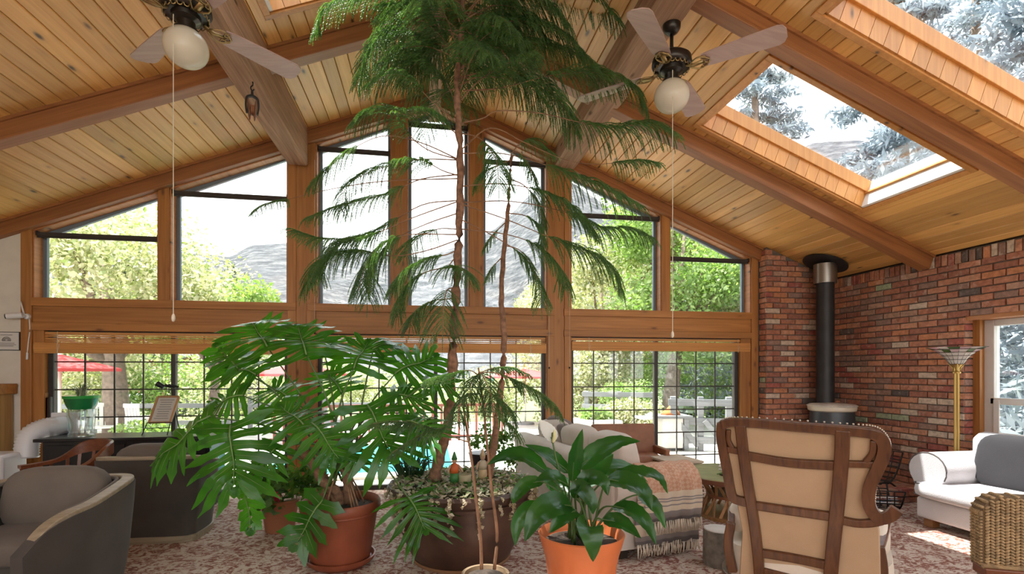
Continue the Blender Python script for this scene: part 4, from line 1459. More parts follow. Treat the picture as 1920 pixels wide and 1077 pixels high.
# throw over the near arm
def throwmat():
    m = N('striped_throw')
    m.set(Roughness=0.95)
    t = m.n('TexCoord').outputs['Object']
    sp = m.n('SeparateXYZ')
    m.l(t, sp.inputs[0])
    C0, CR, GR, DG, PE = (0.62, 0.52, 0.40), (0.66, 0.57, 0.46), (0.27, 0.24, 0.23), (0.17, 0.15, 0.15), (0.50, 0.27, 0.17)
    mr = m.n('MapRange')
    mr.inputs['From Min'].default_value = 0.0
    mr.inputs['From Max'].default_value = 0.75
    m.l(sp.outputs['Z'], mr.inputs['Value'])
    c = m.ramp(mr.outputs[0], [(0.0, CR), (0.16, DG), (0.22, GR), (0.27, C0), (0.40, DG), (0.46, GR), (0.53, C0), (0.585, GR), (0.60, C0), (0.63, GR), (0.645, C0), (0.66, GR), (0.675, C0), (0.74, PE)], 'CONSTANT')
    mp = m.coords((38, 38, 38))
    ch = m.n('TexChecker', Scale=1.0)
    mp2 = m.n('Mapping')
    mp2.inputs['Rotation'].default_value = (0.5, 0.78, 0.78)
    m.l(mp, mp2.inputs['Vector'])
    m.l(mp2.outputs[0], ch.inputs['Vector'])
    msk = m.ramp(mr.outputs[0], [(0.0, (0, 0, 0)), (0.74, (0.4, 0.4, 0.4))], 'CONSTANT')
    f_ = m.mix(1.0, msk, m.ramp(ch.outputs['Fac'], [(0, (0, 0, 0)), (1, (1, 1, 1))]), 'MULTIPLY')
    c = m.mix(f_, c, (0.68, 0.52, 0.40))
    m.color(c)
    nb = m.n('TexNoise', Scale=260.0)
    m.l(t, nb.inputs['Vector'])
    m.bump(nb.outputs[0], 0.6, 0.005)
    return m.m


M['throw'] = throwmat()
M['tassel'] = fabric('cream_tassel', (0.66, 0.57, 0.46))
th = empty('throw_blanket', on(sofa_b, (0.48, 0.0, 0.0)), R(10.4), 'striped cream, grey and peach throw with fringes over the near sofa arm', 'blanket')
for (xa, xb, z0, off, name) in ((-0.32, 0.30, 0.13, 0.0, 'cloth'), (-0.26, 0.30, 0.31, -0.022, 'upper_fold')):
    prof = [(0.30, 0.655), (0.22, 0.70), (0.12, 0.755), (0.05, 0.745), (-0.02, 0.70), (-0.045, 0.62), (-0.045, 0.5), (-0.05, 0.4), (-0.045, 0.3), (-0.05, z0)]
    prof = [p for p in prof if p[1] > z0] + [(-0.05, z0)]
    vs, fs = [], []
    nxs = 26
    for i in range(nxs + 1):
        x = xa + (xb - xa) * i / nxs
        for k, (y, z) in enumerate(prof):
            wv = 0.008 * math.sin(i * 1.1 + k * 0.2) * min(1, k / 4) + 0.006 * math.sin(i * 0.5)
            vs.append((x + 0.015 * math.sin(k * 1.3), y + wv + off, z + (0.012 if off else 0) + 0.004 * math.sin(i * 0.9)))
    n_ = len(prof)
    for i in range(nxs):
        for k in range(n_ - 1): fs.append((i * n_ + k, (i + 1) * n_ + k, (i + 1) * n_ + k + 1, i * n_ + k + 1))
    o = MB().add(vs, fs).build(name, M['throw'], th, smooth=True)
    s_ = o.modifiers.new('s', 'SOLIDIFY')
    s_.thickness = 0.008
    mb = MB()
    for q in range(52):
        x = xa + (xb - xa) * (q + 0.5) / 52
        y = -0.055 + off + random.uniform(-0.004, 0.004)
        mb.tube([(x, y, z0 + 0.012), (x + random.uniform(-.006, .006), y - 0.004, z0 - 0.04), (x + random.uniform(-.012, .012), y, z0 - 0.085 - random.uniform(0, 0.015))], [0.004, 0.0055, 0.003], 5)
    o = mb.build('fringe', M['tassel'], th, smooth=True)
    o['kind'] = 'stuff'
# loose cushions on the sofa
for (p, s_, r_, mt, lb) in (((0.40, 1.86, 0.83), (0.14, 0.44, 0.42), (0.3, -0.5, 0.4), 'mauve', 'taupe cushion standing on its corner at the far end of the beige sofa'),
                            ((0.30, 1.46, 0.80), (0.13, 0.42, 0.36), (0.1, -0.35, 0.1), 'mauve', 'taupe cushion leaning flat on the beige sofa back')):
    root = empty('cushion', on(sofa_b, p), R(10.4), lb, 'cushion', 'taupe cushions on the beige sofa')
    MB().puff((0, 0, 0), s_, 0.55, 0.75, rot(*r_)).build('cover', M[mt], root, smooth=True)

# ---- white sofa by the brick wall
sofa_w = sofa('sofa', (5.74, 2.15, 0), PI, 'white corduroy sofa with dark piping under the brick wall window', 2.2, 0.95, 0.93, 0.74, 0.47, M['sofa_white'], True, plain('amber_foot', (0.25, 0.11, 0.04), 0.4), 0.17, 2, 2, True)
sofa_w.location = (5.74, 4.34, 0)
# (turned so that it looks into the room; its far arm ends at y = 4.34)
root = empty('cushion', (5.32, 3.80, 0.70), R(8), 'dark purple grey velvet cushion on the white sofa', 'cushion')
MB().puff((0, 0, 0), (0.16, 0.54, 0.52), 0.25, 0.55, rot(0, 0.25, 0)).build('cover', M['velvet'], root, smooth=True)

# ---- leather armchair and wicker chest at the window
root = empty('leather_chair', (2.57, 6.36, 0), R(-2), 'tan leather chair with a straight back by the patio door', 'chair')
MB().box((0, 0.0, 0.62), (0.86, 0.09, 0.46), rot(-0.12)).build('back', M['leather'], root, bevel=0.025, seg=3)
MB().puff((0, -0.26, 0.42), (0.76, 0.46, 0.15), 0.3).build('seat', M['leather'], root, smooth=True)
for sx_ in (-0.42, 0.42):
    MB().box((sx_, -0.22, 0.52), (0.06, 0.46, 0.10)).build('arm', M['leather'], root, bevel=0.015)
    for sy_ in (-0.42, 0.04):
        MB().tube([(sx_ * 0.95, sy_, 0), (sx_ * 0.95, sy_, 0.5)], [0.02, 0.026], 8).build('leg', M['mahogany'], root, smooth=True)


def weavemat(name, c1, c2, sc=60):
    m = N(name)
    m.set(Roughness=0.8)
    cd = m.coords((sc, sc, sc))
    wv = m.n('TexWave', Scale=1.0, Distortion=1.5, Detail=2.0)
    m.l(cd, wv.inputs['Vector'])
    m.color(m.ramp(wv.outputs['Fac'], [(0.2, c1), (0.8, c2)]))
    m.bump(wv.outputs['Fac'], 0.8, 0.01)
    return m.m


M['wicker'] = weavemat('wicker', (0.22, 0.12, 0.05), (0.52, 0.34, 0.17))
M['seagrass'] = plain('seagrass_rope', (0.36, 0.245, 0.125), 0.8, noise=0.35, nscale=30, bump=0.4, bscale=120)
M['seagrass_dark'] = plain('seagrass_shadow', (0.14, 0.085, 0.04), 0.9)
root = empty('wicker_chest', (2.98, 5.72, 0), R(6), 'woven wicker chest with a pale top between sofa and patio door', 'chest')
MB().box((0, 0, 0.24), (0.42, 0.5, 0.44)).build('body', M['wicker'], root, bevel=0.012)
MB().box((0, 0, 0.475), (0.44, 0.52, 0.03)).build('lid', fabric('chest_top', (0.52, 0.42, 0.32)), root, bevel=0.008)
for q in range(10):
    MB().tube([(-0.215, -0.25 + 0.0, 0.05 + q * 0.042), (0.215, -0.252, 0.05 + q * 0.042)], 0.012, 6).build('woven_band', M['wicker'], root, smooth=True)

# ---- round table on lattice legs, with white blossoms
tb = atZ(1374, 886, 0.46)
M['hide'] = plain('green_brown_table_top', (0.26, 0.235, 0.12), 0.35, noise=0.35, nscale=4)
M['lattice'] = wood('lattice_wood', (0.34, 0.16, 0.06), (0.50, 0.27, 0.11), 'Z', 1.4, 0.5)
root = empty('round_table', (tb.x, tb.y, 0), 0, 'low round table with olive leather top on crossed lattice legs', 'table')
MB().lathe([(0.0, 0.425), (0.50, 0.425), (0.535, 0.435), (0.54, 0.45), (0.53, 0.46), (0.0, 0.462)], n=48).build('top', M['hide'], root, smooth=True, angle=40)
MB().lathe([(0.536, 0.405), (0.548, 0.405), (0.550, 0.452), (0.542, 0.452)], n=48).build('rim', plain('table_rim', (0.16, 0.06, 0.03), 0.4), root, smooth=True, angle=40)
nl = 12
for k in range(nl):
    a = 2 * PI * k / nl
    for d in (0.42, -0.42):
        b = a + d
        MB().bar([(math.cos(a) * 0.36, math.sin(a) * 0.36, 0.425), (math.cos((a + b) / 2) * 0.25, math.sin((a + b) / 2) * 0.25, 0.22), (math.cos(b) * 0.34, math.sin(b) * 0.34, 0.02)], 0.028, 0.012, (math.cos(a), math.sin(a), 0)).build('lattice_leg', M['lattice'], root)
MB().lathe([(0.22, 0.205), (0.27, 0.205), (0.27, 0.235), (0.22, 0.235)], n=24).build('binding', M['leather'], root, smooth=True, angle=40)
MB().lathe([(0.31, 0.0), (0.38, 0.0), (0.38, 0.03), (0.31, 0.03)], n=28).build('foot_ring', M['lattice'], root, smooth=True, angle=40)
fl = empty('flower_bunch', (tb.x - 0.10, tb.y - 0.14, 0.462), 0, 'bunch of white orchid blossoms lying on the round table', 'flowers')
M['petal'] = leafmat('white_petals', (0.75, 0.73, 0.68), (0.85, 0.84, 0.80), 0.3, 0.6, tc_=(1, 1, 1))
M['green_stem'] = plain('green_stem', (0.10, 0.19, 0.04), 0.5)
for k in range(13):
    a, rr = random.uniform(0, 6.28), random.uniform(0.02, 0.13)
    c = Vector((math.cos(a) * rr * 1.3, math.sin(a) * rr * 0.8, random.uniform(0.035, 0.10)))
    mb = MB()
    for q in range(5):
        b = 2 * PI * q / 5 + k
        mb.puff(c + Vector((math.cos(b) * 0.022, math.sin(b) * 0.022, 0.004)), (0.036, 0.036, 0.014), 1, 1, rot(0.3 * math.sin(b), -0.3 * math.cos(b)), 8, 4)
    mb.build('blossom', M['petal'], fl, smooth=True)
MB().tube([(-0.16, 0.02, 0.012), (0, -0.01, 0.03), (0.17, 0.03, 0.015)], 0.006, 6).build('stem', M['green_stem'], fl, smooth=True)
MB().lathe([(0, 0), (0.13, 0), (0.14, 0.012), (0.0, 0.012)], sy=0.7).build('tray', M['dark_foot'], fl)

# ---- concrete stump
st = atZ(1348, 1058, 0)
root = empty('stump_stool', (st.x, st.y, 0), 0, 'grey concrete stump stool with a pale round top', 'stool')
M['concrete'] = plain('pitted_concrete', (0.20, 0.19, 0.165), 0.9, noise=0.35, nscale=16, bump=0.5, bscale=40)
mb = MB()
rings = []
for z, k in ((0, 0.97), (0.01, 1.0), (0.1, 1.0), (0.2, 0.985), (0.272, 0.98), (0.281, 0.955)):
    rings.append([Vector((math.cos(2 * PI * q / 32) * 0.122 * k * (1 + 0.02 * math.sin(q * 2.3)), math.sin(2 * PI * q / 32) * 0.122 * k * (1 + 0.02 * math.sin(q * 2.3)), z)) for q in range(32)])
mb.loft(rings).build('body', M['concrete'], root, smooth=True, angle=50)
MB().lathe([(0, 0.281), (0.116, 0.281), (0.112, 0.287), (0, 0.288)], n=32).build('top', plain('pale_stone_top', (0.55, 0.53, 0.49), 0.7, noise=0.1), root, smooth=True, angle=40)

# ---- seagrass armchair, its woven back to the viewer
sg0 = atd(1846, 1000, 2.72)
root = empty('seagrass_chair', (sg0.x + 0.385 * math.cos(R(-25)), sg0.y + 0.385 * math.sin(R(-25)), 0.075), R(-25), 'woven seagrass chair in the right corner, its braided back to the viewer', 'chair')
def rbox(mb, hw, y0_, y1_, z0_, z1_, r_):
    poly = [(-hw, z0_)]
    for q in range(7):
        a = PI - PI / 2 * q / 6
        poly.append((-hw + r_ + math.cos(a) * r_, z1_ - r_ + math.sin(a) * r_))
    for q in range(7):
        a = PI / 2 - PI / 2 * q / 6
        poly.append((hw - r_ + math.cos(a) * r_, z1_ - r_ + math.sin(a) * r_))
    poly.append((hw, z0_))
    mb.prism(poly, y0_, y1_, lambda u, v, t: (u, t, v))
    return mb
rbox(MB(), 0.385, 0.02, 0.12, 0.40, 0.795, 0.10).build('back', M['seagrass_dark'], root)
stitch = MB()
nc_, nr_ = 34, 23
for i in range(nc_):
    for j in range(nr_):
        x, z = -0.375 + 0.75 * (i + 0.5) / nc_, 0.415 + 0.375 * (j + 0.5) / nr_
        cxx = max(0, abs(x) - 0.28)
        if z > 0.69 and math.hypot(cxx, z - 0.69) > 0.10: continue
        stitch.puff((x, 0.016, z), (0.030, 0.022, 0.0145), 0.9, 0.9, rot(0, 0.62 if i % 2 else -0.62, 0), 6, 4)
o = stitch.build('weave', M['seagrass'], root, smooth=True)
o['kind'] = 'stuff'
stitch = MB()
for j in range(30):
    for i in range(6):
        t = j / 29
        if t < 0.62:
            p = Vector((-0.385, 0.02 + 0.1 * (i + 0.5) / 6, 0.42 + 0.30 * t / 0.62))
            m_ = rot(0.62 if i % 2 else -0.62, 0, 0)
            stitch.puff(p, (0.02, 0.022, 0.0145), 0.9, 0.9, m_, 6, 4)
        else:
            a = PI - PI / 2 * min(1, (t - 0.62) / 0.15) if t < 0.77 else PI / 2
            x = -0.285 + math.cos(a) * 0.1 if t < 0.77 else -0.285 + (t - 0.77) / 0.23 * 0.6
            stitch.puff((x, 0.02 + 0.1 * (i + 0.5) / 6, 0.695 + math.sin(a) * 0.1), (0.026, 0.02, 0.018), 0.9, 0.9, None, 6, 4)
o = stitch.build('edge_weave', M['seagrass'], root, smooth=True)
o['kind'] = 'stuff'
MB().box((0, 0.04, 0.385), (0.78, 0.12, 0.05)).build('rear_rail', M['mahogany'], root, bevel=0.006)
MB().tube([(-0.39, 0.01, 0.415), (0.39, 0.01, 0.415)], 0.014, 8).build('binding_cord', M['seagrass'], root, smooth=True)
MB().puff((0.10, 0.30, 0.40), (0.50, 0.40, 0.10), 0.3).build('seat', M['seagrass'], root, smooth=True)
for sx_, sy_ in ((-0.36, 0.05), (0.36, 0.05), (-0.06, 0.44), (0.33, 0.44)):
    MB().tube([(sx_, sy_, -0.075), (sx_, sy_, 0.38)], [0.022, 0.03], 8).build('leg', M['mahogany'], root, smooth=True)

# ---- torchiere lamp with a leaded glass bowl
root = empty('floor_lamp', (5.53, 4.47, 0), 0, 'brass torchiere floor lamp with a flared leaded glass bowl', 'lamp')
M['brass'] = plain('antique_brass', (0.50, 0.33, 0.11), 0.35, 0.85)
MB().lathe([(0.0, 0), (0.14, 0), (0.145, 0.02), (0.10, 0.035), (0.04, 0.05), (0.022, 0.08), (0.0, 0.08)], n=28).build('base', M['brass'], root, smooth=True, angle=40)
mb = MB()
rings = []
for z in (0.06, 0.8, 0.82, 1.535):
    rings.append([Vector((math.cos(2 * PI * q / 24) * (0.020 if q % 2 else 0.0245), math.sin(2 * PI * q / 24) * (0.020 if q % 2 else 0.0245), z)) for q in range(24)])
mb.loft(rings).build('pole', M['brass'], root)
MB().lathe([(0.0, 1.53), (0.034, 1.53), (0.036, 1.545), (0.024, 1.552), (0.026, 1.59), (0.050, 1.622), (0.062, 1.628), (0.0, 1.632)], n=24).build('neck', M['brass'], root, smooth=True, angle=35)
for k in range(4):
    a = PI / 4 + k * PI / 2
    MB().tube([(math.cos(a) * 0.026, math.sin(a) * 0.026, 1.55), (math.cos(a) * 0.034, math.sin(a) * 0.034, 1.59), (math.cos(a) * 0.062, math.sin(a) * 0.062, 1.63)], [0.006, 0.008, 0.006], 6).build('scroll_arm', M['brass'], root, smooth=True)
M['opal'] = leafmat('opal_glass', (0.66, 0.60, 0.56), (0.76, 0.72, 0.66), 0.45, 0.2, 6, tc_=(1, 1, 0.95))
M['petal_pink'] = leafmat('pink_glass', (0.62, 0.36, 0.40), (0.74, 0.60, 0.58), 0.45, 0.2, 6, tc_=(1, 1, 1))
M['leaf_glass'] = leafmat('green_glass', (0.05, 0.10, 0.03), (0.16, 0.24, 0.08), 0.45, 0.2, 6, tc_=(1, 1, 1))
shade = [(0.060, 1.628), (0.085, 1.675), (0.115, 1.715), (0.150, 1.75), (0.195, 1.782), (0.255, 1.806)]
np_ = 16
sh_root = empty('bowl', (0, 0, 0), 0, parent=root)
for k in range(np_):
    a0, a1 = 2 * PI * k / np_, 2 * PI * (k + 1) / np_
    for q in range(len(shade) - 1):
        (r0, z0_), (r1, z1_) = shade[q], shade[q + 1]
        wob = 0.012 * (k % 2) if q == len(shade) - 2 else 0
        mat_ = M['opal'] if q < 3 else [M['petal_pink'], M['leaf_glass'], M['opal']][(k * 2 + q) % 3]
        g_ = 0.003
        MB().add([(math.cos(a0) * r0, math.sin(a0) * r0, z0_ + g_), (math.cos(a1) * r0, math.sin(a1) * r0, z0_ + g_), (math.cos(a1) * (r1 + wob), math.sin(a1) * (r1 + wob), z1_ - g_), (math.cos(a0) * (r1 + wob), math.sin(a0) * (r1 + wob), z1_ - g_),
                  (math.cos(a0) * (r0 - .004), math.sin(a0) * (r0 - .004), z0_ + g_), (math.cos(a1) * (r0 - .004), math.sin(a1) * (r0 - .004), z0_ + g_), (math.cos(a1) * (r1 + wob - .004), math.sin(a1) * (r1 + wob - .004), z1_ - g_), (math.cos(a0) * (r1 + wob - .004), math.sin(a0) * (r1 + wob - .004), z1_ - g_)],
                 [(0, 1, 2, 3), (7, 6, 5, 4), (0, 4, 5, 1), (2, 6, 7, 3)]).build('glass_piece', mat_, sh_root)
mb = MB()
for k in range(np_):
    a0 = 2 * PI * k / np_
    mb.tube([(math.cos(a0) * r_, math.sin(a0) * r_, z_) for r_, z_ in shade], 0.0017, 5)
for (r_, z_) in shade:
    mb.tube([(math.cos(2 * PI * k / 32) * r_, math.sin(2 * PI * k / 32) * r_, z_) for k in range(33)], 0.0017, 5)
mb.build('leading', M['black_iron'], sh_root)

# ---- wood stove, pipe and hearth
M['stove'] = plain('stove_enamel', (0.055, 0.06, 0.066), 0.4, 0.3)
M['cream_enamel'] = plain('cream_enamel', (0.66, 0.58, 0.46), 0.3)
M['pipe'] = plain('black_stove_pipe', (0.035, 0.034, 0.036), 0.5, 0.4, noise=0.2, nscale=6)
M['steel'] = plain('brushed_steel', (0.33, 0.30, 0.27), 0.35, 0.9)
sx0, sy0 = 5.46, 6.06
root = empty('wood_stove', (sx0, sy0, 0.16), 0, 'round dark wood stove with cream lid and tall black flue pipe', 'stove')
MB().lathe([(0.0, 0.12), (0.24, 0.12), (0.27, 0.16), (0.275, 0.5), (0.265, 0.80), (0.262, 0.845), (0.0, 0.845)], n=36).build('body', M['stove'], root, smooth=True, angle=40)
MB().lathe([(0.0, 0.845), (0.262, 0.845), (0.285, 0.86), (0.295, 0.905), (0.290, 0.915), (0.0, 0.915)], n=36).build('collar', M['cream_enamel'], root, smooth=True, angle=40)
MB().lathe([(0.0, 0.915), (0.30, 0.915), (0.305, 0.928), (0.27, 0.945), (0.1, 0.96), (0.0, 0.962)], n=36).build('lid', plain('worn_enamel_lid', (0.60, 0.55, 0.48), 0.35, noise=0.25, nscale=9), root, smooth=True, angle=40)
MB().tube([(0.02, -0.05, 0.955), (0.02, -0.05, 0.985), (0.07, -0.05, 0.985), (0.07, -0.05, 0.955)], 0.012, 8).build('lid_handle', plain('wood_knob', (0.30, 0.10, 0.05), 0.4), root, smooth=True)
MB().box((0, -0.27, 0.45), (0.26, 0.03, 0.24)).build('fire_door', M['stove'], root, bevel=0.01)
for k in range(4):
    a = PI / 4 + k * PI / 2
    MB().tube([(math.cos(a) * 0.2, math.sin(a) * 0.2, 0.14), (math.cos(a) * 0.25, math.sin(a) * 0.25, 0.0)], [0.03, 0.02], 8).build('leg', M['stove'], root, smooth=True)
pp = (5.49 - sx0, 6.21 - sy0)
zt = zr(5.49) - 0.16
MB().tube([(pp[0], pp[1], 0.5), (pp[0], pp[1], zt - 0.18)], 0.112, 28).build('flue_pipe', M['pipe'], root, smooth=True, angle=40)
MB().tube([(pp[0], pp[1], 1.50), (pp[0], pp[1], 1.515)], 0.115, 28).build('pipe_joint', M['pipe'], root, smooth=True, angle=40)
MB().tube([(pp[0], pp[1], zt - 0.30), (pp[0], pp[1], zt - 0.03)], 0.145, 28).build('flue_collar', M['steel'], root, smooth=True, angle=40)
mb = MB()
mb.lathe([(0.0, -0.012), (0.285, -0.012), (0.285, 0.0), (0.0, 0.0)], n=36, m=rot(0, TH, 0), c=(pp[0], pp[1], zt - 0.015))
mb.build('ceiling_plate', M['pipe'], root, smooth=True, angle=40)
# brick hearth: a low platform in the corner
hearth = structure(empty('hearth'))
hb = Bricks('h', hearth, 0)
for (xa, xb, ya, yb, z0_, z1_) in ((4.84, XW - 0.02, 5.05, YBK - 0.02, 0.0, 0.16),):
    MB().bx(xa + 0.02, xb, ya + 0.02, yb, z0_, z1_ - 0.02).build('core', M['mortar'], hearth)
    for row in range(2):
        x = xa - (0.1 if row else 0)
        while x < xb:
            a, b = max(x, xa), min(x + 0.2, xb)
            if b - a > 0.03: hb.put(((a + b) / 2, ya + 0.03, 0.036 + row * 0.072), b - a, 0.062)
            x += 0.21
    hb2 = Bricks('h', hearth, -PI / 2)
    for row in range(2):
        y = ya - (0.1 if row else 0)
        while y < yb:
            a, b = max(y, ya), min(y + 0.2, yb)
            if b - a > 0.03: hb2.put((xa + 0.03, (a + b) / 2, 0.036 + row * 0.072), b - a, 0.062)
            y += 0.21
    cap = {}
    y = ya
    while y < yb - 0.05:
        x = xa + 0.0
        while x < xb - 0.03:
            b = min(x + 0.2, xb)
            k_ = round(b - x, 2)
            if k_ not in cap: cap[k_] = MB().box((0, 0, 0), (k_ - 0.008, 0.092, 0.03)).mesh('brick', M['brick'])
            inst('brick', cap[k_], ((x + b) / 2, y + 0.05, z1_ - 0.012 + random.uniform(-.002, .002)), hearth)
            x += 0.2
        y += 0.1

# ---- iron log cradle and magazine rack
def rack(label, loc, rz, name, w_, d_, h_, tilt):
    root = empty(name, loc, rz, label, 'rack')
    mb = MB()
    for sg in (-1, 1):
        pts = [(sg * (0.05 + (w_ / 2 - 0.05) * (k / 6) ** 0.8), 0, 0.05 + h_ * (k / 6) ** 1.6) for k in range(7)]
        for y in (-d_ / 2, d_ / 2):
            MB().tube([(p[0], y, p[2]) for p in pts], 0.009, 6).build('side_rod', M['black_iron'], root, smooth=True)
        for k in range(1, 7):
            MB().tube([(pts[k][0], -d_ / 2, pts[k][2]), (pts[k][0], d_ / 2, pts[k][2])], 0.006, 6).build('cross_rod', M['black_iron'], root, smooth=True)
        for k in range(1, 5):
            y = -d_ / 2 + d_ * k / 5
            MB().tube([(p[0], y + (q - 3) * 0.01, p[2]) for q, p in enumerate(pts)], 0.0055, 6).build('grid_rod', M['black_iron'], root, smooth=True)
    for y in (-d_ / 2, d_ / 2):
        MB().tube(smoothpath([(-w_ * 0.32, y, 0.0), (-w_ * 0.16, y, 0.055), (0, y, 0.065), (w_ * 0.16, y, 0.055), (w_ * 0.32, y, 0.0)], 4), 0.010, 6).build('foot_arch', M['black_iron'], root, smooth=True)
    return root


c1 = atZ(1694, 912, 0.16)
rack('black iron log cradle on the hearth with curved grid sides', (5.33, 5.36, 0.158), R(8), 'log_rack', 0.62, 0.40, 0.36, 0)
rk = rack('black iron magazine rack on the carpet beside the white sofa', (4.92, 4.82, 0.0), R(65), 'magazine_rack', 0.44, 0.34, 0.22, 0)


def magmat(i):
    m = N('magazine_cover_%d' % i)
    m.set(Roughness=0.3)
    cd = m.coords((9, 9, 9))
    vo = m.n('TexVoronoi', Scale=1.0)
    m.l(cd, vo.inputs['Vector'])
    pal = [[(0.75, 0.75, 0.78), (0.65, 0.08, 0.05), (0.20, 0.30, 0.55), (0.80, 0.72, 0.55)], [(0.45, 0.6, 0.75), (0.8, 0.8, 0.8), (0.7, 0.15, 0.1), (0.3, 0.35, 0.4)], [(0.8, 0.78, 0.7), (0.3, 0.45, 0.3), (0.6, 0.4, 0.2), (0.8, 0.2, 0.1)]][i]
    m.color(m.ramp(vo.outputs['Color'], [(0.0, pal[0]), (0.35, pal[1]), (0.5, pal[2]), (0.7, pal[3])], 'CONSTANT'))
    return m.m


for i in range(3):
    root = empty('magazine', (4.93 + 0.012 * i, 4.80 + 0.02 * i, 0.10 + 0.022 * i), R(65 + 7 * i), ['pale magazine lying lowest in the iron rack', 'blue and red magazine in the middle of the iron rack', 'glossy magazine lying on top in the iron rack'][i], 'magazine', 'magazines in the iron rack')
    MB().box((0, 0, 0), (0.20, 0.27, 0.012), rot(0.0, 0.25)).build('pages', M['white'], root)
    MB().box((0, 0, 0.0085), (0.205, 0.275, 0.003), rot(0.0, 0.25)).build('cover', magmat(i), root)

# ---- tub armchairs at the left
def tub_chair(loc, rz, label, ky=1.0):
    root = empty('tub_chair', loc, rz, label, 'armchair', 'taupe tub armchairs')
    half = [(0.0, 0.0, 0.775), (0.22, 0.0, 0.775), (0.36, 0.012, 0.775), (0.43, 0.06, 0.77), (0.445, 0.14, 0.755), (0.445, 0.30, 0.725), (0.435, 0.44, 0.70), (0.40, 0.56, 0.685), (0.355, 0.66, 0.64), (0.31, 0.74, 0.54)]
    half = [(x, y * ky, z) for x, y, z in half]
    sm = smoothpath([(-x, y, z) for x, y, z in reversed(half[1:])] + half, 4)
    rings, rin = [], []
    n_ = len(sm)
    for i, p in enumerate(sm):
        t = (sm[min(i + 1, n_ - 1)] - sm[max(i - 1, 0)])
        t.z = 0
        t.normalize()
        nin = Vector((-t.y, t.x, 0))
        if nin.dot(Vector((0, 0.35, 0)) - Vector((p.x, p.y, 0))) < 0: nin = -nin
        cx = Vector((0, 0.36, 0))
        q = lambda k, z: Vector((cx.x + (p.x - cx.x) * k, cx.y + (p.y - cx.y) * k, z))
        rings.append([q(0.86, 0.05), q(0.93, 0.28), q(0.985, p.z * 0.8), q(1.0, p.z - 0.015), q(1.0, p.z - 0.015) + nin * 0.085, q(0.9, 0.3) + nin * 0.10, q(0.84, 0.06) + nin * 0.1])
    MB().loft(rings).build('shell', M['taupe'], root, smooth=True, angle=45)
    MB().bar([p + (Vector((0, 0.36, p.z)) - p) * 0.09 for p in sm], 0.075, 0.032).build('wood_rim', M['oak_grey'], root, bevel=0.008, seg=3)
    MB().tube([p + (Vector((0, 0.36, p.z)) - p) * 0.21 + Vector((0, 0, 0.0)) for p in sm], 0.014, 6).build('welt', M['taupe_cushion'], root, smooth=True)
    MB().bar([Vector((p.x * 0.87, 0.36 + (p.y - 0.36) * 0.87, 0.03)) for p in sm], 0.02, 0.06).build('plinth', M['oak_grey'], root, bevel=0.004)
    MB().puff((0, 0.42, 0.24), (0.64, 0.62, 0.36), 0.3).build('seat_base', M['taupe'], root, smooth=True)
    MB().puff((0, 0.45, 0.45), (0.62, 0.60, 0.16), 0.35).build('seat_cushion', M['taupe_cushion'], root, smooth=True)
    MB().puff((0, 0.185, 0.67), (0.62, 0.19, 0.44), 0.45, 0.6, rot(0.16)).build('back_cushion', M['taupe_cushion'], root, smooth=True)
    return root


tub_chair((-2.56, 4.16, 0), PI + R(3), 'taupe tub armchair nearest the viewer, oak rim and plump back cushion', 1.38)
tub_chair((-2.50, 4.93, 0), R(-2), 'taupe tub armchair behind the other one, turned to the patio door')

# ---- wooden captain's chair with red patterned seat pad
cc = empty('captain_chair', (-3.30, 5.42, 0), R(140), 'mahogany captain chair with curved arm rail and red patterned pad', 'chair')
rail = smoothpath([(-0.31, 0.34, 0.66), (-0.315, 0.20, 0.665), (-0.31, 0.05, 0.69), (-0.27, -0.10, 0.78), (-0.15, -0.205, 0.815), (0, -0.235, 0.82), (0.15, -0.205, 0.815), (0.27, -0.10, 0.78), (0.31, 0.05, 0.69), (0.315, 0.20, 0.665), (0.31, 0.34, 0.66)], 5)
rings = []
for i, p in enumerate(rail):
    t = (rail[min(i + 1, len(rail) - 1)] - rail[max(i - 1, 0)])
    t.z = 0
    t.normalize()
    o_ = Vector((t.y, -t.x, 0))
    hh = 0.016 + 0.045 * max(0, min(1, (p.z - 0.68) / 0.12))
    wd = 0.038 - 0.022 * max(0, min(1, (p.z - 0.68) / 0.12))
    rings.append([p + o_ * wd + Vector((0, 0, -hh)), p + o_ * wd + Vector((0, 0, hh * 0.8)), p + Vector((0, 0, hh)), p - o_ * wd + Vector((0, 0, hh * 0.8)), p - o_ * wd + Vector((0, 0, -hh))])
MB().loft(rings).build('arm_rail', M['mahogany'], cc, smooth=True, angle=50)
MB().puff((0, 0.06, 0.43), (0.58, 0.56, 0.05), 0.5, 0.7).build('seat', M['mahogany'], cc, smooth=True)


def redpad():
    m = N('red_patterned_pad')
    m.set(Roughness=0.9)
    cd = m.coords((14, 14, 14))
    n1 = m.n('TexNoise', Scale=1.6, Detail=3.0, Distortion=2.0)
    m.l(cd, n1.inputs['Vector'])
    m.color(m.ramp(n1.outputs[0], [(0.0, (0.11, 0.015, 0.02)), (0.45, (0.22, 0.03, 0.035)), (0.56, (0.45, 0.26, 0.22)), (0.62, (0.14, 0.02, 0.02))], 'CONSTANT'))
    return m.m


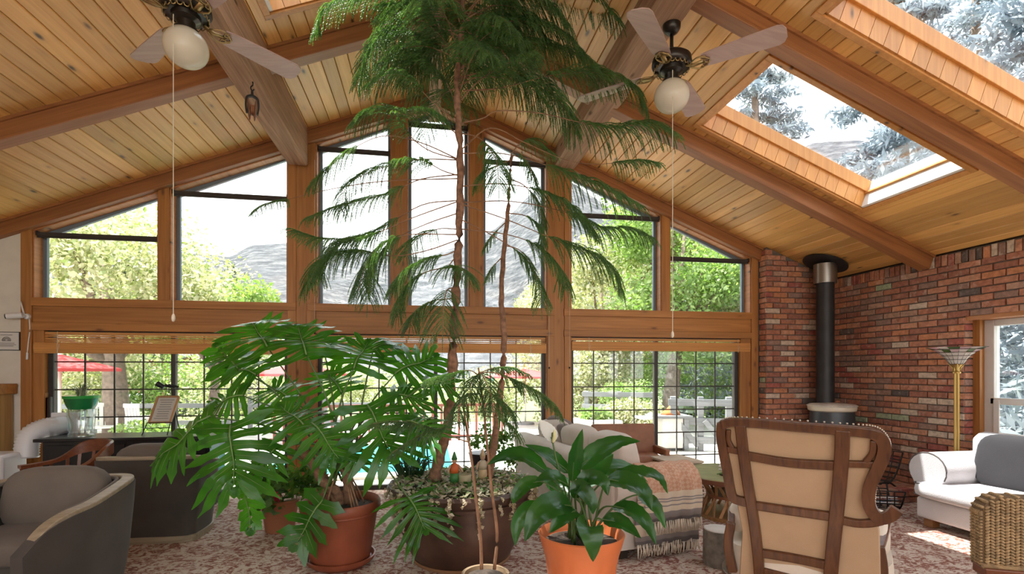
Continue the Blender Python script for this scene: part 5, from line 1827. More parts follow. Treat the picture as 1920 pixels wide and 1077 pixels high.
MB().puff((0, 0.08, 0.475), (0.50, 0.48, 0.07), 0.45, 0.7).build('seat_pad', redpad(), cc, smooth=True)
for k in range(11):
    i = 8 + int(k * 3.4)
    p = rail[min(i, len(rail) - 1)]
    b = Vector((p.x * 0.82, p.y * 0.82 + 0.02, 0.44))
    MB().bar([b, b.lerp(p, 0.5), p + Vector((0, 0, -0.02))], 0.026, 0.012, (p.x, p.y, 0)).build('slat', M['mahogany'], cc)
for sx_ in (-0.29, 0.29):
    MB().tube([(sx_ * 0.92, 0.28, 0.44), (sx_ * 1.03, 0.31, 0.55), (sx_ * 1.06, 0.31, 0.655)], [0.018, 0.024, 0.03], 8).build('arm_post', M['mahogany'], cc, smooth=True)
    for sy_ in (-0.16, 0.28):
        MB().tube([(sx_ * 0.85, sy_, 0.42), (sx_ * 0.95, sy_ * 1.05, 0.2), (sx_, sy_ * 1.1, 0.0)], [0.02, 0.024, 0.016], 8).build('leg', M['mahogany'], cc, smooth=True)

# ---- black console with glass vase, green bowl and small easel
cn = empty('console_cabinet', (-3.27, 6.38, 0), 0, 'black cabinet under the left patio door', 'cabinet')
M['black_lacquer'] = plain('black_lacquer', (0.010, 0.010, 0.011), 0.3)
MB().box((0, 0, 0.40), (1.66, 0.44, 0.78)).build('body', M['black_lacquer'], cn, bevel=0.006)
MB().box((0, -0.01, 0.808), (1.78, 0.52, 0.035)).build('top', M['black_lacquer'], cn, bevel=0.006)
for sx_ in (-0.41, 0.41):
    MB().box((sx_, -0.224, 0.42), (0.76, 0.016, 0.66)).build('door', M['black_lacquer'], cn, bevel=0.004)
vz = 0.827
vp = atY(153, 790, 6.34)
M['clear_glass'] = glass('thick_clear_glass', (0.88, 0.92, 0.92), 0.35)
va = empty('glass_vase', (vp.x, 6.34, vz), 0, 'ribbed clear glass vase standing upside down under the green bowl', 'vase')
mb = MB()
rings = []
for z, k in ((0.0, 0.118), (0.03, 0.115), (0.04, 0.108), (0.29, 0.128), (0.30, 0.13)):
    rings.append([Vector((math.cos(2 * PI * q / 48) * (k + (0.006 if (q // 2) % 2 else 0)), math.sin(2 * PI * q / 48) * (k + (0.006 if (q // 2) % 2 else 0)), z)) for q in range(48)])
for z, k in ((0.30, 0.122), (0.06, 0.10)):
    rings.append([Vector((math.cos(2 * PI * q / 48) * k, math.sin(2 * PI * q / 48) * k, z)) for q in range(48)])
mb.loft(rings).build('wall', M['clear_glass'], va, smooth=True, angle=60)
MB().lathe([(0, 0.0), (0.115, 0.0), (0.12, 0.012), (0.10, 0.035), (0, 0.04)], n=32).build('thick_base', M['clear_glass'], va, smooth=True, angle=40)
gbw = empty('green_bowl', (vp.x, 6.34, vz + 0.302), 0, 'shiny green bowl planter on the glass vase, with spiky grey plant', 'planter')
M['green_glaze'] = plain('green_glaze', (0.012, 0.16, 0.045), 0.25, noise=0.25, nscale=5)
MB().lathe([(0.0, 0.0), (0.115, 0.0), (0.135, 0.04), (0.152, 0.10), (0.160, 0.145), (0.152, 0.15), (0.140, 0.11), (0.0, 0.11)], n=36).build('bowl', M['green_glaze'], gbw, smooth=True, angle=40)
MB().lathe([(0.158, 0.12), (0.165, 0.12), (0.168, 0.15), (0.158, 0.152)], n=36).build('rim', plain('bright_green_glaze', (0.02, 0.33, 0.05), 0.25), gbw, smooth=True, angle=40)
M['grey_leaf'] = leafmat('grey_green_leaf', (0.14, 0.17, 0.11), (0.26, 0.27, 0.20), 0.25)
for k in range(26):
    a, ln = random.uniform(0, 6.28), random.uniform(0.10, 0.19)
    sp = random.uniform(0.3, 1.0)
    MB().bar(smoothpath([(math.cos(a) * 0.03, math.sin(a) * 0.03, 0.11), (math.cos(a) * 0.06 * sp, math.sin(a) * 0.06 * sp, 0.11 + ln * 0.7), (math.cos(a) * 0.15 * sp, math.sin(a) * 0.15 * sp, 0.11 + ln)], 3), 0.012, 0.002, (math.cos(a), math.sin(a), 0.3), [1, 1, 1, .9, .7, .5, .1]).build('leaf', M['grey_leaf'], gbw)
M['paper'] = plain('printed_paper', (0.52, 0.50, 0.45), 0.8)
M['ink'] = plain('grey_ink', (0.16, 0.15, 0.14), 0.8)
ep = atY(305, 770, 6.32)
es = empty('sign_easel', (ep.x - 0.03, 6.32, vz), 0, 'framed notice on a wire easel with black clip lamps on top', 'sign')
tilt = rot(-0.2, 0, 0)
fr_z = 0.27
sk = lambda u, v: Vector((u + v * 0.22, v * 0.2, 0.14 + v))
for a, b in (((-0.11, 0.0), (0.11, 0.0)), ((0.11, 0.0), (0.11, 0.29)), ((0.11, 0.29), (-0.11, 0.29)), ((-0.11, 0.29), (-0.11, 0.0))):
    MB().bar([sk(*a), sk(*b)], 0.022, 0.02, (0, -1, 0.2)).build('frame', M['lattice'], es)
MB().prism([(-0.1, 0.01), (0.1, 0.01), (0.1, 0.28), (-0.1, 0.28)], 0, 0.006, lambda u, v, t: sk(u, v) + Vector((0, t, 0))).build('notice', M['paper'], es)
for q in range(9):
    w_ = 0.06 if q % 4 else 0.075
    MB().prism([(-w_, 0.25 - q * 0.026), (w_, 0.25 - q * 0.026), (w_, 0.256 - q * 0.026), (-w_, 0.256 - q * 0.026)], -0.002, 0.001, lambda u, v, t: sk(u, v) + Vector((0, t, 0))).build('text_line', M['ink'], es)
for a, b in (((-0.12, -0.02, 0.14), (-0.16, -0.05, 0.0)), ((0.12, -0.02, 0.14), (0.10, -0.05, 0.0)), ((0.14, 0.04, 0.28), (0.16, 0.12, 0.0)), ((-0.13, -0.01, 0.14), (0.14, -0.01, 0.14)), ((-0.14, -0.03, 0.08), (0.12, -0.03, 0.08))):
    MB().tube([a, b], 0.005, 6).build('wire_leg', M['black_iron'], es, smooth=True)
for k in range(4):
    x = 0.02 + k * 0.035
    MB().tube([(x, 0.055, 0.42), (x + 0.03 - 0.02 * k, 0.05, 0.50), (x + 0.02, 0.05, 0.545)], 0.003, 5).build('lamp_stem', M['black_iron'], es, smooth=True)
    MB().tube([(x + 0.05 - (0.05 if k == 0 else 0), 0.05, 0.54), (x - 0.02 - (0.05 if k == 0 else 0), 0.04, 0.565 + (0.02 if k == 0 else 0))], [0.024 if k == 0 else 0.014, 0.034 if k == 0 else 0.018], 10).build('clip_lamp', M['black_iron'], es, smooth=True, angle=40)

# ---- portable cooler with ribbed hose
ac = empty('air_conditioner', (-4.78, 6.05, 0), R(6), 'white portable air conditioner at the left wall', 'appliance')
M['white_plastic'] = plain('white_plastic', (0.70, 0.70, 0.72), 0.35)
MB().box((0, 0, 0.36), (0.95, 0.42, 0.66)).build('cabinet', M['white_plastic'], ac, bevel=0.05, seg=4)
MB().box((0.30, -0.215, 0.42), (0.02, 0.01, 0.42)).build('seam', plain('grey_seam', (0.35, 0.35, 0.36), 0.5), ac)
for q in range(4):
    MB().tube([(-0.38 + 0.76 * (q // 2), -0.14 + 0.28 * (q % 2), 0.0), (-0.38 + 0.76 * (q // 2), -0.14 + 0.28 * (q % 2), 0.05)], 0.025, 8).build('caster', M['dark_foot'], ac, smooth=True)
ho = empty('exhaust_hose', (-4.28, 6.30, 0.60), 0, 'white ribbed exhaust hose bending to the window panel', 'hose')
cpts = smoothpath([(-0.05, -0.02, 0.0), (-0.06, 0.0, 0.14), (-0.045, 0.04, 0.25), (0.02, 0.12, 0.31), (0.07, 0.20, 0.32), (0.10, 0.32, 0.32)], 9)
MB().tube(cpts, [0.112 if i % 2 else 0.098 for i in range(len(cpts))], 20).build('ribs', M['white_plastic'], ho, smooth=True)
MB().box((0.10, 0.345, 0.32), (0.30, 0.03, 0.30)).build('end_plate', M['white_plastic'], ho, bevel=0.01)
pn = empty('window_panel', (-4.485, 6.735, 0.04), 0, 'white filler panel beside the door stile, above the hose', 'panel')
MB().bx(-0.045, 0.035, 0, 0.025, 0, 1.20).build('board', M['white_plastic'], pn)
MB().bx(-0.065, 0.05, -0.012, 0.026, 1.20, 1.26).build('cap', M['lattice'], pn, bevel=0.004)

# ---- things on the wall at the left edge
cab = empty('wall_cabinet', (-5.10, 6.48, 0), 0, 'honey coloured wooden cabinet at the left edge', 'cabinet')
M['honey'] = wood('honey_wood', (0.42, 0.22, 0.07), (0.58, 0.34, 0.12), 'Z', 1, 0.4, False)
MB().box((0, 0, 0.65), (0.72, 0.40, 1.30)).build('body', M['honey'], cab, bevel=0.006)
MB().box((0, -0.01, 1.35), (0.80, 0.44, 0.12)).build('cornice', M['casing_h'], cab, bevel=0.01)
for sx_ in (-0.17, 0.17):
    d_ = MB().box((sx_, -0.206, 0.66), (0.32, 0.02, 1.1)).build('door', M['honey'], cab, bevel=0.006)
    MB().puff((sx_ * 0.3, -0.225, 0.7), (0.025, 0.025, 0.025), 1, 1, None, 8, 6).build('knob', M['brass'], d_, smooth=True)
pl = atY(14, 640, D - 0.01)
sgn_ = empty('wall_plaque', (pl.x, D - 0.012, pl.z), 0, 'white plaque with a grey arch emblem on the left wall', 'sign')
MB().box((0, 0, 0), (0.26, 0.016, 0.215)).build('frame', M['dark_metal'], sgn_)
MB().box((0, -0.008, 0), (0.245, 0.006, 0.20)).build('face', plain('plaque_face', (0.62, 0.60, 0.58), 0.5), sgn_)
mb = MB()
for (r_, z_) in ((0.042, 0.0), (0.030, 0.0), (0.018, 0.0)):
    mb.tube([(math.cos(PI * k / 10) * r_, -0.0125, math.sin(PI * k / 10) * r_ + 0.005) for k in range(11)], 0.004, 5)
mb.bx(-0.045, 0.045, -0.0125, -0.011, -0.002, 0.004)
mb.build('emblem', M['ink'], sgn_)
for z_, w_ in ((-0.025, 0.08), (-0.042, 0.095), (-0.058, 0.07), (0.07, 0.06)):
    MB().bx(-w_, w_, -0.0125, -0.011, z_ - 0.003, z_ + 0.003).build('text_line', M['ink'], sgn_)
cp = atY(52, 594, D - 0.02)
sc_ = empty('security_camera', (cp.x, D - 0.022, cp.z), 0, 'white bullet security camera with antenna on the end post', 'camera')
MB().lathe([(0, 0), (0.035, 0), (0.03, 0.025), (0, 0.03)], m=rot(PI / 2), n=16).build('mount', M['white_plastic'], sc_, smooth=True, angle=40)
MB().tube([(0.0, -0.02, 0), (-0.02, -0.06, -0.005), (-0.05, -0.09, 0.0)], 0.012, 8).build('bracket', M['white_plastic'], sc_, smooth=True)
MB().tube([(-0.01, -0.06, 0.01), (-0.14, -0.10, -0.01)], 0.034, 16).build('body', M['white_plastic'], sc_, smooth=True, angle=40)
MB().tube([(-0.14, -0.10, -0.01), (-0.152, -0.104, -0.011)], 0.028, 16).build('lens', M['black_lacquer'], sc_, smooth=True, angle=40)
MB().tube([(-0.02, -0.02, 0.02), (-0.05, -0.03, 0.17)], [0.009, 0.007], 8).build('antenna', M['white_plastic'], sc_, smooth=True)
MB().tube(smoothpath([(0.02, -0.005, -0.02), (0.03, -0.01, -0.15), (0.015, -0.01, -0.30), (0.005, -0.01, -0.42)], 4), 0.006, 6).build('cable', M['white_plastic'], sc_, smooth=True)
MB().tube([(0.005, -0.01, -0.42), (0.002, -0.01, -0.50)], 0.012, 8).build('plug', M['white_plastic'], sc_, smooth=True)

# ---- ceiling fans
M['fan_bronze'] = plain('dark_bronze', (0.030, 0.024, 0.020), 0.3, 0.6)
M['fan_gold'] = plain('antique_gold', (0.36, 0.25, 0.11), 0.35, 0.9)
M['blade'] = wood('fan_blade', (0.36, 0.24, 0.21), (0.46, 0.33, 0.29), 'X', 0.8, 0.35, False, True, 0.05, 0.03)
M['globe'] = leafmat('opal_globe', (0.74, 0.68, 0.56), (0.80, 0.75, 0.63), 0.35, 0.12, 2, tc_=(1, 1, 1))


def fan(x, y, ztop, a0, label, cordz, ck):
    zb = 3.95
    root = empty('ceiling_fan', (x, y, zb), 0, label, 'fan', 'ceiling fans under the beams')
    tp = ztop - zb
    MB().lathe([(0, tp), (0.07, tp), (0.068, tp - 0.03), (0.05, tp - 0.06), (0.022, tp - 0.075), (0, tp - 0.075)], n=28).build('canopy', M['fan_bronze'], root, smooth=True, angle=40)
    MB().tube([(0, 0, 0.1), (0, 0, tp - 0.05)], 0.014, 12).build('down_rod', M['fan_bronze'], root, smooth=True)
    MB().lathe([(0, 0.125), (0.05, 0.125), (0.12, 0.115), (0.15, 0.09), (0.155, 0.05), (0.14, 0.02), (0.13, 0.015), (0.0, 0.015)], n=36).build('motor', M['fan_bronze'], root, smooth=True, angle=40)
    mb = MB()
    for k in range(22):
        a = 2 * PI * k / 22
        c = Vector((math.cos(a) * 0.135, math.sin(a) * 0.135, 0.018))
        pts = [c + Vector((-math.sin(a) * math.cos(t) * 0.016, math.cos(a) * math.cos(t) * 0.016, math.sin(t) * 0.02)) for t in [2 * PI * q / 8 for q in range(9)]]
        mb.tube(pts, 0.004, 5)
    mb.build('gold_filigree', M['fan_gold'], root, smooth=True)
    MB().lathe([(0, 0.015), (0.09, 0.015), (0.085, -0.01), (0.055, -0.03), (0.05, -0.07), (0.062, -0.075), (0.075, -0.082), (0.075, -0.095), (0.0, -0.095)], n=28).build('switch_housing', M['fan_bronze'], root, smooth=True, angle=40)
    for k in range(4):
        a = a0 + k * PI / 2
        ca, sa = math.cos(a), math.sin(a)
        pit = 0.20
        def bp(u, v, t=0.0):
            return Vector((ca * u - sa * v, sa * u + ca * v, 0.0 - v * math.sin(pit) + t))
        poly = [(0.235, -0.060), (0.30, -0.070), (0.55, -0.083), (0.755, -0.09), (0.79, -0.076), (0.81, -0.036), (0.81, 0.036), (0.79, 0.076), (0.755, 0.09), (0.55, 0.083), (0.30, 0.070), (0.235, 0.060)]
        MB().prism(poly, 0.0, 0.009, bp).build('blade', M['blade'], root)
        mb = MB()
        mb.bar([bp(0.11, 0, 0.01), bp(0.17, 0, -0.012), bp(0.24, 0, -0.004)], 0.035, 0.010)
        for sg in (-1, 1):
            mb.tube([bp(0.14 + 0.03 * q, sg * (0.012 + 0.045 * math.sin(q / 5 * PI)), -0.008) for q in range(6)], 0.006, 6)
            mb.tube([bp(0.25 + 0.018 * math.cos(t), sg * (0.034 + 0.018 * math.sin(t)), -0.006) for t in [2 * PI * q / 8 for q in range(9)]], 0.005, 5)
        mb.tube([bp(0.27 + 0.018 * math.cos(t), 0.018 * math.sin(t), -0.006) for t in [2 * PI * q / 8 for q in range(9)]], 0.005, 5)
        mb.build('blade_iron', M['fan_gold'], root, smooth=True)
    prof = [(0.062, -0.092)]
    for q in range(14):
        a = PI / 2 - 0.5 - (PI - 0.5) * q / 13
        prof.append((math.cos(a) * 0.136 if q < 13 else 0.002, -0.203 + math.sin(a) * 0.130))
    MB().lathe(prof, n=32).build('globe', M['globe'], root, smooth=True)
    MB().tube([(ck[0], ck[1], -0.06), (ck[0], ck[1], cordz - zb)], 0.0028, 5).build('pull_cord', M['cord'], root)
    MB().lathe([(0, 0), (0.008, 0.004), (0.012, 0.02), (0.010, 0.038), (0.003, 0.055), (0, 0.055)], c=(ck[0], ck[1], cordz - zb - 0.05), n=12).build('cord_knob', M['cream_enamel'], root, smooth=True)
    return root


pl_ = atY(325, 400, 3.60)
fan(-1.62, 3.72, 4.13, R(44.5), 'ceiling fan hanging from the left rough beam', atY(328, 590, 3.62).z, (pl_.x + 1.62, -0.12))
pr_ = atY(1261, 400, 3.63)
fan(1.915, 3.735, 4.315, R(47), 'ceiling fan hanging from the right beam near the skylight', atY(1261, 622, 3.63).z, (pr_.x - 1.915, -0.105))

# ---- old wooden pulley on the beam
pb = empty('pulley_block', (-1.545, 4.78, 4.135), R(20), 'old wooden pulley block with iron hook under the left beam', 'pulley')
MB().tube(smoothpath([(0.0, 0, 0.01), (0.006, 0, -0.03), (-0.012, 0, -0.06), (0.0, 0, -0.085), (0.016, 0, -0.07)], 5), 0.006, 6).build('hook', M['black_iron'], pb, smooth=True)
MB().lathe([(0, -0.14), (0.012, -0.135), (0.010, -0.09), (0.0, -0.08)], n=10).build('swivel', M['black_iron'], pb, smooth=True)
for sg in (-1, 1):
    MB().bar(smoothpath([(0, 0, -0.13), (sg * 0.042, 0, -0.155), (sg * 0.05, 0, -0.22), (sg * 0.042, 0, -0.29)], 4), 0.016, 0.03, (0, 1, 0)).build('iron_strap', M['black_iron'], pb)
    MB().puff((sg * 0.026, 0, -0.255), (0.022, 0.10, 0.19), 0.9, 0.9, rot(0, sg * 0.08)).build('cheek', plain('old_wood', (0.20, 0.09, 0.045), 0.5, noise=0.2), pb, smooth=True)
MB().lathe([(0, -0.014), (0.05, -0.014), (0.042, 0), (0.05, 0.014), (0, 0.014)], c=(0, 0, -0.26), m=rot(0, PI / 2), n=20).build('sheave', M['leather'], pb, smooth=True, angle=40)

# pull cords of the shades at the posts
for i, (x, y0_, y1_, lb) in enumerate(((590, 300, 625, 'thin shade cord hanging beside the weathered beam post'), (1030, 560, 690, 'thin shade cord right of the middle bay'), (1068, 400, 690, 'thin shade cord left of the brick side bay'))):
    a, b = atY(x, y0_, D - 0.05), atY(x, y1_, D - 0.05)
    root = empty('shade_cord', (a.x, D - 0.05, b.z), 0, lb, 'cord', 'shade cords')
    MB().tube([(0, 0, 0), (0, 0, a.z - b.z)], 0.0022, 5).build('string', M['cord'], root)
    MB().puff((0, 0, 0), (0.02, 0.02, 0.028), 1, 1, None, 8, 6).build('toggle', M['black_iron'], root, smooth=True)

# ------------------------------------------------------------------ plants
M['soil'] = plain('dark_soil', (0.045, 0.03, 0.02), 0.95, noise=0.4, nscale=30, bump=0.6)
M['terracotta'] = plain('dark_terracotta', (0.255, 0.065, 0.03), 0.5, noise=0.15, nscale=6)
M['orange_pot'] = plain('orange_plastic_pot', (0.62, 0.17, 0.055), 0.45, noise=0.08, nscale=5)
M['brown_pot'] = plain('brown_glazed_pot', (0.060, 0.030, 0.020), 0.42, noise=0.45, nscale=5, bump=0.15, bscale=20)
M['pine_bark'] = plain('pine_bark', (0.24, 0.125, 0.075), 0.95, noise=0.4, nscale=26, bump=0.8, bscale=45)
M['twig'] = plain('brown_twig', (0.25, 0.13, 0.07), 0.8, noise=0.3, nscale=20)
M['needles'] = leafmat('norfolk_needles', (0.042, 0.095, 0.036), (0.12, 0.20, 0.075), 0.4, 0.45, 9.0, tc_=(1.7, 2.0, 0.6))
M['needles_dry'] = leafmat('pale_needles', (0.10, 0.13, 0.05), (0.20, 0.19, 0.09), 0.3, 0.6, 9.0)
M['philo'] = leafmat('split_leaf_green', (0.020, 0.095, 0.012), (0.055, 0.19, 0.022), 0.5, 0.23, 4.0, tc_=(2.5, 2.6, 0.55), spec=0.55)
M['philo_rib'] = plain('pale_leaf_rib', (0.16, 0.26, 0.07), 0.5)
M['petiole'] = plain('green_petiole', (0.07, 0.13, 0.03), 0.45)
M['lily'] = leafmat('lily_leaf_green', (0.012, 0.055, 0.012), (0.030, 0.115, 0.018), 0.40, 0.25, 5.0, tc_=(2.2, 2.8, 0.5), spec=0.55)
M['ivy'] = leafmat('variegated_ivy', (0.20, 0.18, 0.08), (0.70, 0.60, 0.45), 0.3, 0.5, island=True, tc_=(1, 1, 0.8))
M['ivy_green'] = leafmat('small_green_leaves', (0.04, 0.11, 0.02), (0.15, 0.26, 0.06), 0.35, 0.5, island=True)
M['grassy'] = leafmat('dark_blade_leaf', (0.02, 0.06, 0.02), (0.07, 0.13, 0.05), 0.25, 0.4)


class Needles:
    """gathers needle triangles and thin twig strips as numpy blocks"""

    def __init__(self, seed):
        self.v, self.n = [], 0
        self.g = np.random.default_rng(seed)
        self.tw = MB()
        self.done = []

    def branchlet(self, p0, d0, L, nl=0.015, droop=1.0, seg=9):
        g = self.g
        pts = [np.array(p0, float)]
        d = np.array(d0, float)
        st = L / seg
        for k in range(seg):
            d = d + np.array([0, 0, -1.0]) * (0.16 * droop)
            d /= np.linalg.norm(d)
            pts.append(pts[-1] + d * st)
        P = np.array(pts)
        T = np.gradient(P, axis=0)
        T /= np.linalg.norm(T, axis=1)[:, None]
        m = max(8, int(L / 0.0034))
        s = np.linspace(0.02, 1, m) * seg
        i = np.minimum(s.astype(int), seg - 1)
        f_ = (s - i)[:, None]
        c = P[i] * (1 - f_) + P[i + 1] * f_
        t = T[i]
        ref = np.array([0.31, 0.77, 0.55])
        a = np.cross(t, ref)
        a /= np.linalg.norm(a, axis=1)[:, None]
        b = np.cross(t, a)
        ph = np.arange(m) * 2.399
        out = a * np.cos(ph)[:, None] + b * np.sin(ph)[:, None]
        ln = (nl * (0.75 + 0.5 * g.random(m)) * (1 - 0.45 * (np.linspace(0, 1, m) ** 3)))[:, None]
        tip = c + (out * 0.72 + t * 0.75) * ln
        sd = np.cross(out, t) * 0.0027
        self.v.append(np.stack([c - sd - t * .001, c + sd - t * .001, tip], 1).reshape(-1, 3))
        # core strip
        w_ = 0.0034
        for k in range(0, seg):
            A, B = P[k], P[k + 1]
            u = np.cross(B - A, ref)
            u = u / (np.linalg.norm(u) + 1e-9) * w_
            self.v.append(np.array([A - u, A + u, B, ]))

    def frond(self, path, L=0.2, start=0.3, step=0.02, droop=1.0, spread=1.0, nl=0.019, twig=0.006):
        """branch along path with two rows of hanging branchlets"""
        g = self.g
        P = [Vector(p) for p in path]
        cum = [0]
        for a, b in zip(P, P[1:]): cum.append(cum[-1] + (b - a).length)
        tot = cum[-1]
        n_ = len(P)
        self.tw.tube(P, [max(0.0016, twig * (1 - 0.8 * c / tot)) for c in cum], 5)
        s = start * tot
        while s < tot:
            k = max(0, min(n_ - 2, int(np.searchsorted(cum, s)) - 1))
            f_ = (s - cum[k]) / max(1e-6, cum[k + 1] - cum[k])
            p = P[k].lerp(P[k + 1], f_)
            t = (P[k + 1] - P[k]).normalized()
            sd = t.cross(Vector((0, 0, 1)))
            if sd.length < 0.2: sd = Vector((1, 0.3, 0))
            sd.normalize()
            u = (s / tot - start) / (1 - start)
            ll = L * (0.45 + 0.75 * math.sin(PI * min(1, 0.25 + 0.72 * u))) * g.uniform(0.75, 1.15)
            for sg in (-1, 1):
                d = sd * sg * spread + t * (0.55 + 0.5 * u) + Vector((g.normal() * .12, g.normal() * .12, 0.12 + g.normal() * .1))
                d.normalize()
                self.branchlet(p, d, ll, nl, droop)
            s += step * g.uniform(0.8, 1.2)
        self.branchlet(P[-1], (P[-1] - P[-2]).normalized(), L * 0.6, nl, droop)
        self.done.append((self.tw, np.concatenate(self.v)))
        self.tw, self.v = MB(), []

    def build(self, root, mat, tmat):
        for tw, v in self.done:          # each branch a part, its needles below it
            b = tw.build('branch', tmat, root, smooth=True)
            o = inst('needles', np_mesh('needles', v, np.arange(len(v)).reshape(-1, 3), mat), (0, 0, 0), b)
            o['kind'] = 'stuff'


# ---- the big brown pot with its two norfolk pines
pc = atd(866, 1030, 4.22)
pot = empty('brown_pot', (pc.x, pc.y, 0), 0, 'huge brown glazed pot in the middle of the room', 'pot')
RT = 0.595
MB().lathe([(0.0, 0.0), (0.36, 0.0), (0.395, 0.015), (0.44, 0.10), (0.505, 0.26), (0.55, 0.42), (0.57, 0.52), (0.60, 0.565), (0.615, 0.60), (0.60, 0.625), (0.565, 0.62), (0.545, 0.58), (0.0, 0.58)], n=64).build('body', M['brown_pot'], pot, smooth=True, angle=45)
MB().lathe([(0.575, 0.505), (0.59, 0.51), (0.595, 0.53), (0.58, 0.54)], n=64).build('moulding', M['brown_pot'], pot, smooth=True, angle=45)
MB().lathe([(0.395, 0.002), (0.405, 0.004), (0.412, 0.02), (0.40, 0.03)], n=64).build('worn_edge', plain('worn_clay', (0.26, 0.13, 0.06), 0.7), pot, smooth=True, angle=45)
MB().lathe([(0.0, 0.600), (0.25, 0.598), (0.55, 0.588), (0.0, 0.57)], n=48).build('soil', M['soil'], pot, smooth=True)
DP = 4.25


def dpath(pts, d0, d1, n=5):
    k = len(pts)
    return smoothpath([atd(x, y, d0 + (d1 - d0) * i / (k - 1)) for i, (x, y) in enumerate(pts)], n)


pine = empty('norfolk_pine', atd(815, 905, DP), 0, 'tall norfolk island pine with the thick rough trunk, reaching the ceiling', 'tree')
pine.location.z = 0.60
tp1 = dpath([(813, 905), (824, 855), (840, 790), (847, 700), (852, 610), (858, 500), (862, 400), (863, 300), (859, 215), (857, 140), (866, 60), (869, -20), (872, -75)], DP, DP - 0.05, 5)
nT = len(tp1)
r1 = [0.052 * (1 - 0.72 * (i / nT)) + 0.004 * math.sin(i * 1.7) for i in range(nT)]
into(MB().tube([p + Vector((0.006 * math.sin(i * 2.1), 0.006 * math.cos(i * 1.3), 0)) for i, p in enumerate(tp1)], r1, 12), pine).build('trunk', M['pine_bark'], pine, smooth=True)
pine2 = empty('norfolk_pine', atd(920, 900, DP + 0.05), 0, 'thinner norfolk island pine beside the thick trunk', 'tree')
pine2.location.z = 0.60
tp2 = dpath([(916, 900), (924, 850), (933, 785), (942, 700), (945, 630), (940, 555), (945, 470), (952, 400), (956, 330), (960, 285)], DP + 0.05, DP + 0.1, 5)
into(MB().tube([p + Vector((0.004 * math.sin(i * 2.3), 0, 0)) for i, p in enumerate(tp2)], [0.034 * (1 - 0.6 * i / len(tp2)) for i in range(len(tp2))], 10), pine2).build('trunk', M['pine_bark'], pine2, smooth=True)

